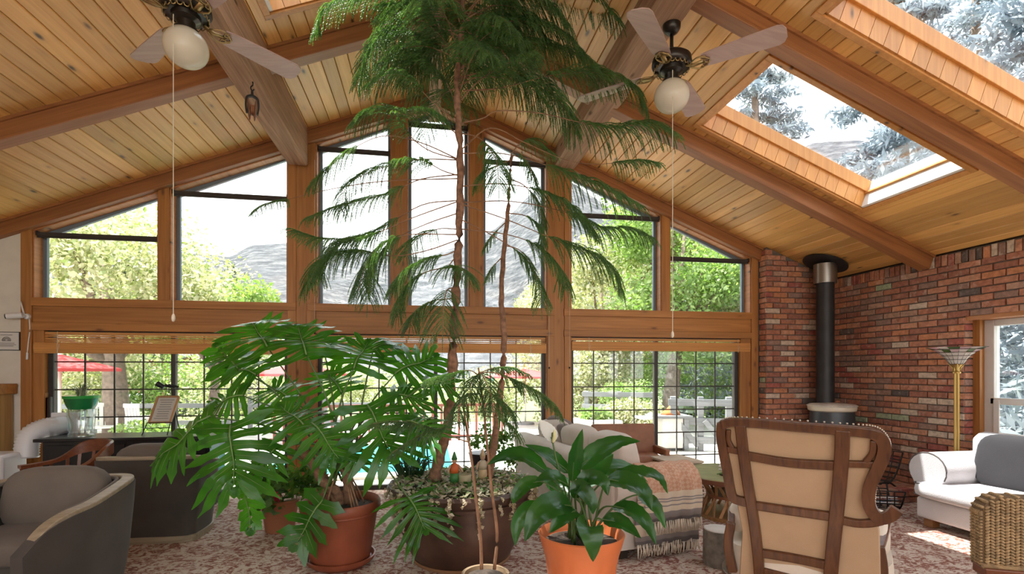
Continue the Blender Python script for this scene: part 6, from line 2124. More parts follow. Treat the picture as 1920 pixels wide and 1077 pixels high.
# branches traced one by one: pixel path, depth change at the tip, branchlet length, start of the foliage
BR = [
    ([(866, 30), (780, -10), (690, -8), (635, 5), (602, 28), (590, 62)], -0.2, 0.15, 0.72, 1.0),
    ([(866, 70), (790, 40), (730, 60), (690, 100), (676, 150)], -0.1, 0.20, 0.45, 1.1),
    ([(862, 110), (800, 70), (740, 70), (700, 95), (670, 160)], 0.35, 0.20, 0.35, 1.1),
    ([(862, 235), (810, 190), (770, 150), (735, 140), (692, 158)], -0.05, 0.19, 0.50, 1.1),
    ([(862, 255), (805, 215), (750, 205), (700, 208), (662, 232)], 0.1, 0.16, 0.55, 1.1),
    ([(862, 300), (800, 280), (755, 240), (745, 215), (800, 205), (835, 222)], -0.35, 0.14, 0.45, 1.0),
    ([(860, 120), (820, 60), (760, 20), (715, 10)], -0.3, 0.24, 0.25, 1.0),
    ([(866, 50), (900, 0), (960, -20), (1030, 10), (1070, 50)], -0.2, 0.26, 0.25, 1.1),
    ([(862, 100), (920, 50), (990, 40), (1060, 70), (1110, 120)], 0.0, 0.25, 0.30, 1.1),
    ([(862, 130), (930, 90), (1000, 80), (1090, 110), (1150, 160)], 0.4, 0.22, 0.35, 1.1),
    ([(868, 170), (940, 165), (1040, 140), (1130, 138), (1190, 165), (1212, 205)], -0.1, 0.20, 0.45, 1.0),
    ([(862, 60), (940, 0), (1040, -30), (1110, -5), (1160, 40)], 0.1, 0.24, 0.3, 1.1),
    ([(862, 160), (930, 130), (1000, 150), (1050, 190), (1080, 250)], 0.2, 0.22, 0.4, 1.0),
    ([(862, 190), (900, 150), (950, 120), (1000, 100)], -0.5, 0.2, 0.35, 1.0),
    ([(868, 230), (905, 222), (935, 208), (1010, 212), (1080, 228), (1140, 240), (1215, 232), (1262, 250)], -0.05, 0.20, 0.62, 1.0),
    ([(866, 280), (920, 240), (985, 268), (1060, 300), (1120, 308), (1190, 302), (1232, 305)], 0.2, 0.13, 0.86, 1.0),
    ([(866, 288), (940, 288), (1010, 305), (1060, 325), (1120, 345), (1200, 385)], 0.1, 0.19, 0.5, 1.0),
    ([(866, 380), (960, 378), (1060, 398), (1120, 425), (1180, 428), (1222, 445)], 0.0, 0.17, 0.60, 1.0),
    ([(868, 384), (950, 412), (1030, 445), (1100, 470), (1145, 500), (1165, 540)], -0.1, 0.20, 0.55, 1.0),
    ([(866, 430), (950, 440), (1010, 462), (1048, 500), (1062, 540)], -0.2, 0.18, 0.55, 1.0),
    ([(862, 327), (790, 336), (730, 362), (675, 376), (620, 392), (575, 410)], 0.0, 0.13, 0.40, 1.0),
    ([(862, 300), (790, 268), (720, 255), (660, 280), (615, 315), (580, 350)], -0.15, 0.12, 0.70, 1.0),
    ([(858, 376), (790, 385), (710, 430), (650, 447), (595, 445), (550, 430)], 0.05, 0.15, 0.40, 1.0),
    ([(858, 378), (770, 410), (700, 440), (640, 455), (605, 490), (598, 520)], -0.25, 0.20, 0.55, 1.0),
    ([(856, 440), (770, 440), (720, 455), (690, 490), (672, 545)], -0.3, 0.20, 0.50, 1.0),
    ([(858, 335), (720, 340), (620, 355), (540, 374), (495, 385), (472, 402)], 0.5, 0.06, 0.85, 1.0),
    ([(856, 470), (836, 478), (800, 485), (760, 505), (735, 535)], -0.25, 0.19, 0.25, 1.1),
    ([(856, 480), (842, 500), (860, 500), (880, 520)], -0.3, 0.17, 0.3, 1.1),
    ([(850, 540), (838, 545), (832, 575), (830, 620)], -0.25, 0.20, 0.2, 1.0),
    ([(850, 560), (810, 565), (780, 585), (770, 610)], -0.2, 0.14, 0.35, 1.0),
    ([(860, 220), (840, 160), (800, 110), (770, 90), (730, 110)], 0.3, 0.19, 0.35, 1.1),
    ([(862, 250), (900, 260), (930, 300), (935, 350)], -0.4, 0.16, 0.4, 1.0),
    ([(862, 330), (830, 320), (790, 300), (740, 300)], -0.35, 0.13, 0.5, 1.0),
    ([(860, 430), (820, 430), (780, 450), (760, 480)], 0.35, 0.16, 0.4, 1.0),
    ([(858, 400), (800, 420), (740, 450), (700, 500), (690, 560)], -0.1, 0.18, 0.5, 1.0),
    ([(860, 410), (920, 440), (980, 480), (1010, 530), (1015, 570)], -0.2, 0.15, 0.55, 1.0),
    ([(858, 450), (800, 470), (740, 480), (660, 470), (600, 490), (570, 540)], -0.05, 0.18, 0.55, 1.0),
    ([(862, 350), (940, 345), (1020, 360), (1085, 395), (1120, 440)], -0.25, 0.16, 0.5, 1.0),
    ([(862, 300), (780, 300), (700, 320), (650, 350), (640, 400)], 0.2, 0.14, 0.5, 1.0),
    ([(856, 500), (800, 510), (760, 540), (745, 590)], -0.15, 0.16, 0.45, 1.0),
]
nd = Needles(3)
for pts, dd, L, st_, dr in BR:
    P = dpath(pts, DP - 0.03, DP - 0.03 + dd, 5)
    nd.frond([p - pine.location for p in P], L * (1.45 if pts[-1][1] > 230 else 1.2), st_ * 0.9, 0.017, dr * 0.9, 0.95, 0.016)
g_ = random.Random(12)
for k in range(46):           # the crowded crown
    y0_ = g_.uniform(-75, 170)
    a = 2 * PI * k / 46 * 5 + g_.uniform(-.2, .2)
    p0 = atd(864, y0_, DP - 0.04)
    ln = g_.uniform(0.55, 1.02) * (0.8 + 0.3 * (y0_ + 60) / 210)
    d = Vector((math.cos(a), math.sin(a), 0))
    P = smoothpath([p0, p0 + d * ln * 0.4 + Vector((0, 0, 0.10)), p0 + d * ln * 0.75 + Vector((0, 0, 0.05)), p0 + d * ln + Vector((0, 0, -0.10))], 5)
    if any(q.z > zr(q.x) - 0.1 for q in P): P = [Vector((q.x, q.y, min(q.z, zr(q.x) - 0.12))) for q in P]
    nd.frond([p - pine.location for p in P], g_.uniform(0.21, 0.31), 0.26, 0.022, 0.9, 0.95, 0.016)
nd.build(pine, M['needles'], M['twig'])
nd = Needles(5)
for pts, dd, L, st_ in (([(955, 335), (985, 350), (1010, 385), (1020, 430)], 0.1, 0.14, 0.35), ([(952, 400), (985, 405), (1012, 425), (1018, 455)], -0.1, 0.15, 0.35), ([(950, 415), (925, 440), (908, 465)], -0.1, 0.13, 0.35),
                        ([(958, 300), (935, 310), (905, 325), (890, 350)], 0.0, 0.14, 0.35), ([(958, 290), (975, 270), (1000, 265), (1040, 290)], 0.15, 0.15, 0.3), ([(944, 480), (925, 500), (915, 520)], -0.1, 0.12, 0.4), ([(946, 460), (975, 470), (1000, 500)], 0.1, 0.11, 0.5),
                        ([(958, 300), (970, 285), (990, 310), (1005, 345)], -0.2, 0.15, 0.3)):
    P = dpath(pts, DP + 0.07, DP + 0.07 + dd, 5)
    nd.frond([p - pine2.location for p in P], L, st_, 0.018, 1.0, 0.7, 0.016)
nd.build(pine2, M['needles'], M['twig'])

# small norfolk pine in front, two bare stems from a little pot
sp_ = atd(910, 1078, 3.02)
lp = empty('norfolk_pine', (sp_.x, sp_.y, 0), 0, 'young norfolk pine in a small clay pot with two bare stems', 'plant')
MB().lathe([(0, 0), (0.085, 0), (0.125, 0.29), (0.14, 0.31), (0.145, 0.335), (0.125, 0.335), (0.115, 0.31), (0, 0.31)], n=32).build('pot', plain('sandy_clay', (0.20, 0.13, 0.07), 0.7), lp, smooth=True, angle=40)
MB().lathe([(0, 0.315), (0.115, 0.315), (0, 0.325)], n=24).build('soil', M['soil'], lp)
for pts in ([(903, 1068), (901, 1010), (892, 930), (884, 860), (874, 800), (866, 745)], [(927, 1068), (932, 1000), (922, 920), (914, 840), (906, 760), (897, 690)]):
    P = dpath(pts, 3.02, 3.05, 5)
    into(MB().tube(P, [0.011 * (1 - 0.55 * i / len(P)) for i in range(len(P))], 8), lp).build('stem', M['twig'], lp, smooth=True)
nd = Needles(9)
for pts, dd, L, st_ in (([(897, 700), (930, 700), (985, 722), (1030, 750), (1050, 775)], -0.1, 0.13, 0.25), ([(897, 700), (930, 690), (960, 690), (990, 702)], 0.25, 0.09, 0.2), ([(898, 705), (880, 695), (850, 700), (800, 712)], 0.15, 0.10, 0.25),
                        ([(898, 700), (905, 705), (920, 740), (925, 770)], -0.25, 0.14, 0.15), ([(903, 740), (880, 740), (862, 765), (855, 790)], -0.2, 0.13, 0.2), ([(872, 790), (840, 800), (790, 815), (735, 850)], -0.15, 0.10, 0.25),
                        ([(880, 830), (850, 820), (800, 800), (740, 790), (700, 795)], -0.2, 0.10, 0.3), ([(908, 780), (935, 785), (960, 800), (968, 820)], 0.1, 0.11, 0.3), ([(900, 725), (915, 735), (945, 760), (960, 790)], -0.15, 0.12, 0.2), ([(898, 700), (885, 715), (880, 745)], -0.2, 0.12, 0.15)):
    P = dpath(pts, 3.04, 3.04 + dd, 5)
    nd.frond([p - lp.location for p in P], L, st_, 0.013, 0.9, 0.9, 0.014, 0.004)
nd.build(lp, M['needles'], M['twig'])

# ground cover, trailing ivy, grassy plant and figures in the big pot
def disc_leaves(n, r0, r1, z, size, seed, hang=False):
    g = np.random.default_rng(seed)
    a = g.random(n) * 2 * PI
    rr = np.sqrt(g.random(n) * (r1 ** 2 - r0 ** 2) + r0 ** 2)
    p = np.stack([np.cos(a) * rr, np.sin(a) * rr, z + g.random(n) * 0.05], 1)
    nrm = np.stack([g.normal(size=n) * .5, g.normal(size=n) * .5, np.ones(n)], 1)
    nrm /= np.linalg.norm(nrm, axis=1)[:, None]
    u = np.cross(nrm, g.normal(size=(n, 3)))
    u /= np.linalg.norm(u, axis=1)[:, None]
    v_ = np.cross(nrm, u)
    s = size * (0.5 + g.random(n))[:, None]
    V = np.stack([p - u * s * 0.9, p - v_ * s * 0.5, p + u * s * 0.9, p + v_ * s * 0.5], 1).reshape(-1, 3)
    return V, np.arange(4 * n).reshape(n, 4)


gc = empty('ground_ivy', (pc.x, pc.y, 0), 0, 'variegated ivy covering the soil of the huge pot and trailing over its rim', 'plant')
V, Q = disc_leaves(1700, 0.05, 0.60, 0.605, 0.027, 4)
tr_v = []
gg = np.random.default_rng(6)
for k in range(26):
    a = -PI / 2 + gg.uniform(-1.35, 1.45)
    ln = gg.uniform(0.05, 0.26) if k % 4 else gg.uniform(0.25, 0.38)
    for q in range(int(ln / 0.006)):
        z = 0.625 - q * 0.006
        rr = 0.622 - 0.12 * max(0, 0.55 - z) * 2 + 0.012 * gg.random()
        tr_v.append((math.cos(a + 0.02 * math.sin(q * 0.4)) * rr, math.sin(a + 0.02 * math.sin(q * 0.4)) * rr, z))
tr_v = np.array(tr_v)
V2, Q2 = leaf_cloud(tr_v, [0.012] * len(tr_v), len(tr_v), 0.022, 8, 1.6)
Vg, Qg = disc_leaves(500, 0.1, 0.56, 0.62, 0.024, 14)
o = inst('leaves', np_mesh('leaves', np.concatenate([V, V2]), np.concatenate([Q, Q2 + len(V)]), M['ivy']), (0, 0, 0), gc)
o['kind'] = 'stuff'
o = inst('green_leaves', np_mesh('green_leaves', Vg, Qg, M['ivy_green']), (0, 0, 0), gc)
o['kind'] = 'stuff'
gp = atd(770, 895, DP + 0.15)
gr = empty('grassy_plant', (gp.x, gp.y, 0.60), 0, 'tuft of dark grassy blades at the left of the huge pot', 'plant')
mb = MB()
for k in range(120):
    a, ln, sp = random.uniform(0, 6.28), random.uniform(0.12, 0.30), random.uniform(0.2, 1.0)
    b = Vector((math.cos(a) * 0.1 * random.random(), math.sin(a) * 0.1 * random.random(), 0))
    e = b + Vector((math.cos(a) * ln * sp * 0.8, math.sin(a) * ln * sp * 0.8, ln * (1.1 - sp * 0.5)))
    m_ = b.lerp(e, 0.5) + Vector((0, 0, ln * 0.3))
    mb.bar(smoothpath([b, m_, e], 3), 0.010, 0.0015, (math.cos(a + 1.2), math.sin(a + 1.2), 0.2), [1, 1, 1, 1, 0.8, 0.5, 0.1])
o = mb.build('blades', M['grassy'], gr)
o['kind'] = 'stuff'


def gnome(loc, sc, label, shirt, trousers, seed):
    root = empty('garden_figure', loc, 0.2, label, 'figurine', 'figurines in the huge pot')
    sh = plain('figure_shirt_%d' % seed, shirt, 0.5)
    tr = plain('figure_trousers_%d' % seed, trousers, 0.5)
    sk = plain('figure_skin_%d' % seed, (0.42, 0.26, 0.17), 0.6)
    MB().lathe([(0, 0), (0.028, 0.0), (0.034, 0.03), (0.030, 0.075), (0, 0.08)], n=14, sx=1.15).build('trousers', tr, root, smooth=True)
    MB().lathe([(0, 0.072), (0.030, 0.075), (0.034, 0.11), (0.024, 0.145), (0.010, 0.155), (0, 0.155)], n=14, sx=1.15).build('shirt', sh, root, smooth=True)
    MB().puff((0, -0.002, 0.175), (0.042, 0.044, 0.05), 1, 1, None, 12, 8).build('head', sk, root, smooth=True)
    MB().puff((0, -0.024, 0.174), (0.009, 0.012, 0.010), 1, 1, None, 8, 6).build('nose', sk, root, smooth=True)
    MB().lathe([(0, 0.182), (0.026, 0.184), (0.018, 0.21), (0.006, 0.245), (0, 0.25)], n=12).build('hat', tr, root, smooth=True)
    for sg in (-1, 1):
        MB().tube([(sg * 0.03, 0, 0.135), (sg * 0.052, -0.012, 0.11), (sg * 0.060, -0.03, 0.082)], [0.011, 0.010, 0.008], 8).build('arm', sk, root, smooth=True)
        MB().tube([(sg * 0.016, 0, 0.02), (sg * 0.018, -0.004, -0.03)], [0.012, 0.010], 8).build('leg', sk, root, smooth=True)
    return root


gp = atd(852, 897, 4.05)
gn = gnome((gp.x, gp.y, 0.655), 1, 'small garden figure in orange shirt and green trousers', (0.50, 0.10, 0.02), (0.03, 0.14, 0.03), 1)
MB().lathe([(0, -0.03), (0.05, -0.03), (0.055, 0.05), (0.05, 0.06), (0.04, 0.04), (0, 0.04)], c=(0.085, 0.0, 0), n=18).build('stone_pot', plain('pale_stone', (0.36, 0.31, 0.19), 0.7), gn, smooth=True)
gp = atd(905, 880, 4.2)
gnome((gp.x, gp.y, 0.655), 1, 'small pale garden figure leaning between the two trunks', (0.40, 0.34, 0.24), (0.45, 0.32, 0.18), 2)

# ---- split-leaf philodendron in the dark terracotta pot
fp = atd(639, 1046, 4.06)
ph = empty('philodendron', (fp.x, fp.y, 0), 0, 'large split-leaf philodendron in a dark terracotta pot on a saucer', 'plant')
MB().lathe([(0, 0.045), (0.225, 0.045), (0.235, 0.07), (0.285, 0.40), (0.30, 0.43), (0.312, 0.455), (0.312, 0.50), (0.30, 0.515), (0.285, 0.50), (0.275, 0.45), (0, 0.45)], n=56).build('pot', M['terracotta'], ph, smooth=True, angle=40)
MB().lathe([(0.297, 0.415), (0.306, 0.42), (0.306, 0.432), (0.298, 0.438)], n=56).build('pot_ring', M['terracotta'], ph, smooth=True, angle=40)
MB().lathe([(0, 0.0), (0.215, 0.0), (0.26, 0.035), (0.275, 0.07), (0.262, 0.072), (0.24, 0.045), (0, 0.04)], n=56).build('saucer', M['terracotta'], ph, smooth=True, angle=40)
MB().lathe([(0, 0.455), (0.28, 0.452), (0, 0.47)], n=40).build('soil', M['soil'], ph)


def split_leaf(L, W, nl=8, seed=0, curl=0.25, depth=0.62):
    """deeply lobed leaf: stalk joins at the origin, midrib along +y, face up +z. Returns MB and rib MB"""
    g = random.Random(seed)
    mb, rib = MB(), MB()

    def warp(x, y):
        r2 = (x / W * 2) ** 2
        return Vector((x, y, -curl * W * 0.5 * r2 * 0.6 - curl * L * 0.35 * max(0, y / L) ** 2 + 0.02 * math.sin(y * 17 + x * 9)))

    ys = [-0.04 + 1.0 * (i / nl) ** 0.92 for i in range(nl + 1)]
    for sg in (-1, 1):
        for i in range(nl):
            y0_, y1_ = ys[i] * L, ys[i + 1] * L
            u = (i + 0.5) / nl
            ang = math.radians(118 - 92 * u ** 0.85) + g.uniform(-.05, .05)
            ln = W * 0.5 * (0.78 + 0.42 * math.sin(PI * min(1, 0.18 + 0.62 * u))) * (1.0 - 0.55 * max(0, u - 0.7) / 0.3) * g.uniform(0.9, 1.08)
            if i == nl - 1: ang, ln = math.radians(14), L * 0.14
            dx, dy = math.sin(ang), math.cos(ang)
            bw = (y1_ - y0_)
            secs = 8
            rows = []
            for k in range(secs + 1):
                t = k / secs
                # centre line bends towards the tip
                cx = dx * ln * t
                cyy = (y0_ + y1_) / 2 + dy * ln * t + 0.10 * ln * t * t
                wdt = bw * (0.54 - 0.25 * t) if t < 0.34 else bw * 0.455 * (1 + 0.42 * math.sin((t - 0.34) / 0.66 * PI)) * (1 - ((t - 0.34) / 0.66) ** 2.8)
                wdt *= (1 + 0.22 * math.sin(t * 15 + i * 2 + seed)) if t > 0.45 else 1
                wdt = max(wdt, 0.002)
                nx_, ny_ = -dy, dx
                a = warp(sg * (cx + nx_ * -wdt), cyy + ny_ * -wdt)
                c = warp(sg * cx, cyy)
                b = warp(sg * (cx + nx_ * wdt), cyy + ny_ * wdt)
                c.z -= 0.006 * (1 - t)
                rows.append((a, c, b))
            vs = [p for r_ in rows for p in r_]
            fs = []
            for k in range(secs):
                for j in range(2):
                    q = (k * 3 + j, k * 3 + j + 1, (k + 1) * 3 + j + 1, (k + 1) * 3 + j)
                    fs.append(q if sg > 0 else tuple(reversed(q)))
            mb.add(vs, fs)
            if i < nl - 1:
                rib.tube([rows[0][1] + Vector((0, 0, 0.003)), rows[3][1] + Vector((0, 0, 0.003)), rows[6][1] + Vector((0, 0, 0.002))], [0.0022, 0.0016, 0.0008], 4)
    n5 = 9
    mb.add([warp(sx_ * 0.035 * W * (1 - 0.8 * k / n5), L * (-0.02 + 0.9 * k / n5)) + Vector((0, 0, -0.002)) for k in range(n5 + 1) for sx_ in (-1, 1)], [(2 * k, 2 * k + 1, 2 * k + 3, 2 * k + 2) for k in range(n5)])
    rib.tube([warp(0, y * L) + Vector((0, 0, 0.004)) for y in (-0.02, 0.15, 0.35, 0.55, 0.75, 0.92)], [0.0065, 0.0055, 0.0045, 0.0035, 0.0022, 0.001], 6)
    return mb, rib


def place_leaf(root, A, T, hint, W, seed, curl=0.25, nl=8, stalk=None, mat='philo', flip=False):
    A, T = Vector(A), Vector(T)
    y = (T - A)
    L = y.length
    y.normalize()
    z = Vector(hint)
    z = (z - y * z.dot(y)).normalized()
    x = y.cross(z)
    mb, rib = split_leaf(L, W, nl, seed, curl)
    m = Matrix((x, y, z)).transposed()
    for b in (mb, rib): b.v = [tuple(A + m @ Vector(p) - root.location) for p in b.v]
    lf = mb.build('leaf', M[mat], root, smooth=True)
    rib.build('rib', M['philo_rib'], lf, smooth=True)
    if stalk:
        MB().tube([p - root.location for p in smoothpath(stalk + [A], 5)], [0.010 - 0.0045 * i / (len(stalk) * 5) for i in range(len(stalk) * 5 + 1)], 7).build('leaf_stalk', M['petiole'], lf, smooth=True)
    return lf


ctr = Vector((fp.x, fp.y, 0.62))
# (stalk end px, depth) -> (tip px, depth), leaf width, facing, curl
LV = [
    ((502, 652, 4.10), (468, 596, 4.45), 0.66, (0.1, -0.9, 0.6), 0.25),
    ((574, 664, 4.00), (556, 602, 4.35), 0.62, (0.1, -0.9, 0.7), 0.25),
    ((664, 690, 4.10), (690, 632, 4.40), 0.62, (-0.1, -0.9, 0.6), 0.3),
    ((700, 655, 4.35), (752, 640, 4.55), 0.40, (-0.1, -0.6, 0.9), 0.3),
    ((742, 700, 4.20), (820, 660, 4.45), 0.60, (0.1, -0.7, 0.8), 0.3),
    ((690, 762, 3.75), (742, 862, 3.55), 0.62, (0.15, -0.8, 0.85), 0.25),
    ((432, 800, 3.72), (438, 925, 3.50), 0.62, (-0.1, -1.0, 0.35), 0.22),
    ((392, 782, 3.80), (268, 868, 3.70), 0.46, (-0.2, -0.7, 0.8), 0.45),
    ((572, 800, 3.70), (520, 752, 3.90), 0.46, (-0.1, -0.7, 0.9), 0.3),
    ((586, 795, 3.62), (640, 858, 3.45), 0.42, (0.1, -0.7, 0.9), 0.35),
    ((462, 900, 3.85), (462, 1005, 3.80), 0.22, (-0.3, -1.0, 0.3), 0.4),
    ((604, 940, 3.72), (542, 1032, 3.60), 0.36, (-0.2, -1.0, 0.5), 0.3),
    ((766, 934, 3.60), (800, 990, 3.42), 0.50, (0.1, -0.8, 0.8), 0.45),
    ((478, 702, 4.20), (412, 680, 4.40), 0.48, (-0.1, -0.7, 0.8), 0.3),
    ((455, 742, 4.05), (392, 760, 4.05), 0.42, (-0.2, -0.8, 0.8), 0.35),
    ((725, 745, 4.00), (800, 740, 4.05), 0.46, (0.1, -0.7, 0.9), 0.3),
    ((640, 735, 4.25), (610, 690, 4.45), 0.46, (0.0, -0.8, 0.7), 0.3),
    ((540, 745, 4.15), (500, 720, 4.30), 0.42, (-0.1, -0.8, 0.8), 0.3),
    ((762, 790, 3.80), (822, 812, 3.70), 0.44, (0.1, -0.6, 0.9), 0.35),
    ((520, 838, 3.75), (488, 880, 3.65), 0.34, (-0.1, -0.8, 0.7), 0.35),
    ((660, 840, 3.80), (672, 880, 3.70), 0.26, (0.1, -0.9, 0.6), 0.35),
    ((610, 668, 4.35), (626, 630, 4.55), 0.40, (0.0, -0.8, 0.7), 0.3),
    ((445, 690, 4.30), (400, 640, 4.5), 0.40, (-0.1, -0.8, 0.6), 0.3),
    ((800, 720, 3.95), (850, 718, 3.95), 0.34, (0.2, -0.7, 0.8), 0.35),
]
for i, (a, t, W_, hint, curl) in enumerate(LV):
    A = atd(*a)
    T = atd(*t)
    base = ctr + Vector((0.10 * math.sin(i * 2.4), 0.08 * math.cos(i * 1.7), 0.02 + 0.2 * ((i * 7) % 5) / 5))
    mid = base.lerp(A, 0.5) + Vector((0, 0, 0.10 if A.z > 0.8 else 0.22))
    place_leaf(ph, A, T, hint, W_, i, curl, 8 if W_ > 0.4 else 6, [base, mid])
for pts in ([(636, 945), (612, 905), (585, 868), (560, 838)], [(655, 945), (652, 900), (640, 855), (632, 820)], [(640, 945), (628, 920), (604, 900), (596, 880)]):
    P = dpath(pts, 4.06, 3.98, 5)
    into(MB().tube(P, [0.038 + 0.006 * (i % 2) for i in range(len(P))], 10), ph).build('stem', M['pine_bark'], ph, smooth=True)
for k in range(14):
    a = random.uniform(0, 6.28)
    MB().tube(smoothpath([(0.06 * math.cos(a), 0.06 * math.sin(a), 0.72), (0.12 * math.cos(a), 0.12 * math.sin(a), 0.62), (0.19 * math.cos(a), 0.19 * math.sin(a), 0.46)], 4), 0.007, 6).build('air_root', M['twig'], ph, smooth=True)

# ---- peace lily in the orange pot
lq = atd(1090, 1000, 3.0)
pl = empty('peace_lily', (lq.x, lq.y, 0), 0, 'peace lily with one white flower in a fluted orange pot', 'plant')
mb = MB()
rings = []
nf = 84
for r_, z, fl_ in ((0.001, 0.0, 0), (0.155, 0.0, 0), (0.163, 0.02, 0.005), (0.212, 0.42, 0.006), (0.222, 0.47, 0.0), (0.238, 0.52, 0), (0.256, 0.585, 0), (0.25, 0.592, 0), (0.232, 0.56, 0), (0.222, 0.53, 0), (0.001, 0.525, 0)):
    rings.append([Vector((math.cos(2 * PI * q / nf) * (r_ - (fl_ if (q // 2) % 3 == 0 else 0)), math.sin(2 * PI * q / nf) * (r_ - (fl_ if (q // 2) % 3 == 0 else 0)), z)) for q in range(nf)])
mb.loft(rings).build('pot', M['orange_pot'], pl, smooth=True, angle=35)
MB().lathe([(0, 0.53), (0.22, 0.53), (0, 0.545)], n=32).build('soil', M['soil'], pl)


def blade_leaf(root, pts, width, hint, mat, base):
    """lance shaped leaf along pts with raised side veins; stalk down to base"""
    P = smoothpath(pts, 6)
    n_ = len(P)
    rows = []
    for i, p in enumerate(P):
        t = i / (n_ - 1)
        T = (P[min(i + 1, n_ - 1)] - P[max(i - 1, 0)]).normalized()
        h = Vector(hint)
        z = (h - T * h.dot(T)).normalized()
        x = T.cross(z)
        wv = width / 2 * (math.sin(PI * min(1, t ** 0.72)) ** 0.8) * (1 - 0.15 * t) + 0.0012
        rip = 0.005 * math.sin(t * 46) * (wv / width * 2)
        rows.append([p - x * wv + z * (wv * 0.32 + rip), p - x * wv * 0.5 + z * (wv * 0.18 - rip), p, p + x * wv * 0.5 + z * (wv * 0.18 - rip), p + x * wv + z * (wv * 0.32 + rip)])
    mb = MB()
    mb.add([q - root.location for r_ in rows for q in r_], [(i * 5 + j, i * 5 + j + 1, (i + 1) * 5 + j + 1, (i + 1) * 5 + j) for i in range(n_ - 1) for j in range(4)])
    lf = mb.build('leaf', M[mat], root, smooth=True)
    b = Vector(base)
    c = b.lerp(P[0], 0.55) + Vector((0, 0, 0.06))
    MB().tube([q - root.location for q in smoothpath([b, c, P[0], P[min(4, n_ - 1)]], 4)], [0.008, 0.0078, 0.0075, 0.007, 0.0065, 0.006, 0.0055, 0.005, 0.0048, 0.0042, 0.0035, 0.003, 0.002], 6).build('leaf_stalk', M['petiole'], lf, smooth=True)
    return lf


LL = [
    ([(1073, 905, 3.0), (1078, 850, 2.98), (1092, 805, 2.95)], 0.085, (0.2, -1, 0.1)),
    ([(1086, 880, 3.0), (1118, 852, 2.98), (1160, 832, 2.95), (1200, 828, 2.92)], 0.12, (0.1, -0.7, 0.8)),
    ([(1066, 888, 3.02), (1030, 856, 3.02), (984, 834, 3.02)], 0.085, (0.1, -0.8, 0.7)),
    ([(1026, 888, 3.0), (985, 858, 3.0), (950, 856, 3.0), (914, 872, 2.98)], 0.11, (-0.1, -0.6, 0.9)),
    ([(1140, 900, 2.98), (1190, 888, 2.95), (1232, 896, 2.92), (1252, 926, 2.9)], 0.10, (0.1, -0.5, 0.9)),
    ([(1136, 902, 2.9), (1172, 905, 2.85), (1206, 925, 2.8), (1222, 958, 2.78)], 0.13, (0.2, -0.8, 0.8)),
    ([(1196, 928, 2.95), (1226, 950, 2.9), (1248, 992, 2.88)], 0.085, (0.3, -0.9, 0.5)),
    ([(1148, 950, 2.9), (1182, 958, 2.82), (1212, 985, 2.76), (1230, 1022, 2.74)], 0.10, (0.2, -0.8, 0.6)),
    ([(1072, 950, 2.85), (1040, 948, 2.78), (1006, 970, 2.72), (984, 1016, 2.70)], 0.135, (-0.2, -0.8, 0.7)),
    ([(1012, 950, 2.98), (990, 958, 2.95), (970, 985, 2.92), (966, 1024, 2.9)], 0.09, (-0.2, -0.9, 0.4)),
    ([(1020, 905, 3.02), (990, 908, 3.02), (968, 930, 3.0), (962, 945, 3.0)], 0.08, (-0.2, -0.8, 0.7)),
    ([(1098, 985, 2.78), (1104, 990, 2.68), (1110, 1016, 2.64), (1112, 1054, 2.64)], 0.125, (0, -1, 0.35)),
    ([(1096, 900, 3.05), (1122, 872, 3.1), (1150, 852, 3.15)], 0.13, (0.1, -0.8, 0.6)),
    ([(1066, 912, 2.92), (1036, 896, 2.88), (1004, 902, 2.84)], 0.10, (0, -0.5, 0.9)),
    ([(1080, 958, 2.85), (1058, 968, 2.75), (1030, 1000, 2.72)], 0.10, (-0.1, -0.7, 0.8)),
    ([(1130, 975, 2.85), (1165, 982, 2.8), (1202, 1010, 2.76)], 0.09, (0.2, -0.8, 0.6)),
    ([(1088, 930, 2.95), (1102, 900, 2.9), (1130, 905, 2.85), (1140, 930, 2.84)], 0.10, (0.1, -0.8, 0.6)),
    ([(1070, 930, 3.05), (1040, 905, 3.15), (1012, 872, 3.2)], 0.12, (0, -0.9, 0.5)),
    ([(1100, 915, 3.1), (1135, 880, 3.2), (1180, 880, 3.25), (1215, 905, 3.3)], 0.11, (0.1, -0.6, 0.9)),
    ([(1080, 935, 2.9), (1086, 915, 2.85), (1108, 940, 2.82), (1112, 965, 2.82)], 0.09, (0, -0.8, 0.6)),
]
lb_ = Vector((lq.x, lq.y, 0.54))
for i, (pts, wd, hint) in enumerate(LL):
    blade_leaf(pl, [atd(*p) for p in pts], wd * 1.2, hint, 'lily', lb_ + Vector((0.07 * math.sin(i * 2.1), 0.07 * math.cos(i * 2.7), 0)))
P = dpath([(1085, 1000), (1062, 930), (1045, 870), (1036, 828)], 3.0, 2.98, 5)
into(MB().tube(P, 0.0055, 7), pl).build('flower_stalk', M['petiole'], pl, smooth=True)
blade_leaf(pl, [atd(1036, 830, 2.98), atd(1030, 815, 3.0), atd(1020, 800, 3.01), atd(1012, 788, 3.01)], 0.10, (0.3, -1, 0.2), 'petal', P[-1] - Vector((0, 0, 0.01))).name = 'spathe'
into(MB().tube(smoothpath([atd(1037, 830, 2.96), atd(1040, 818, 2.95), atd(1039, 806, 2.95)], 4), [0.008, 0.010, 0.011, 0.011, 0.011, 0.010, 0.009, 0.007, 0.003], 8), pl).build('spadix', plain('cream_spadix', (0.6, 0.58, 0.30), 0.7), pl, smooth=True)

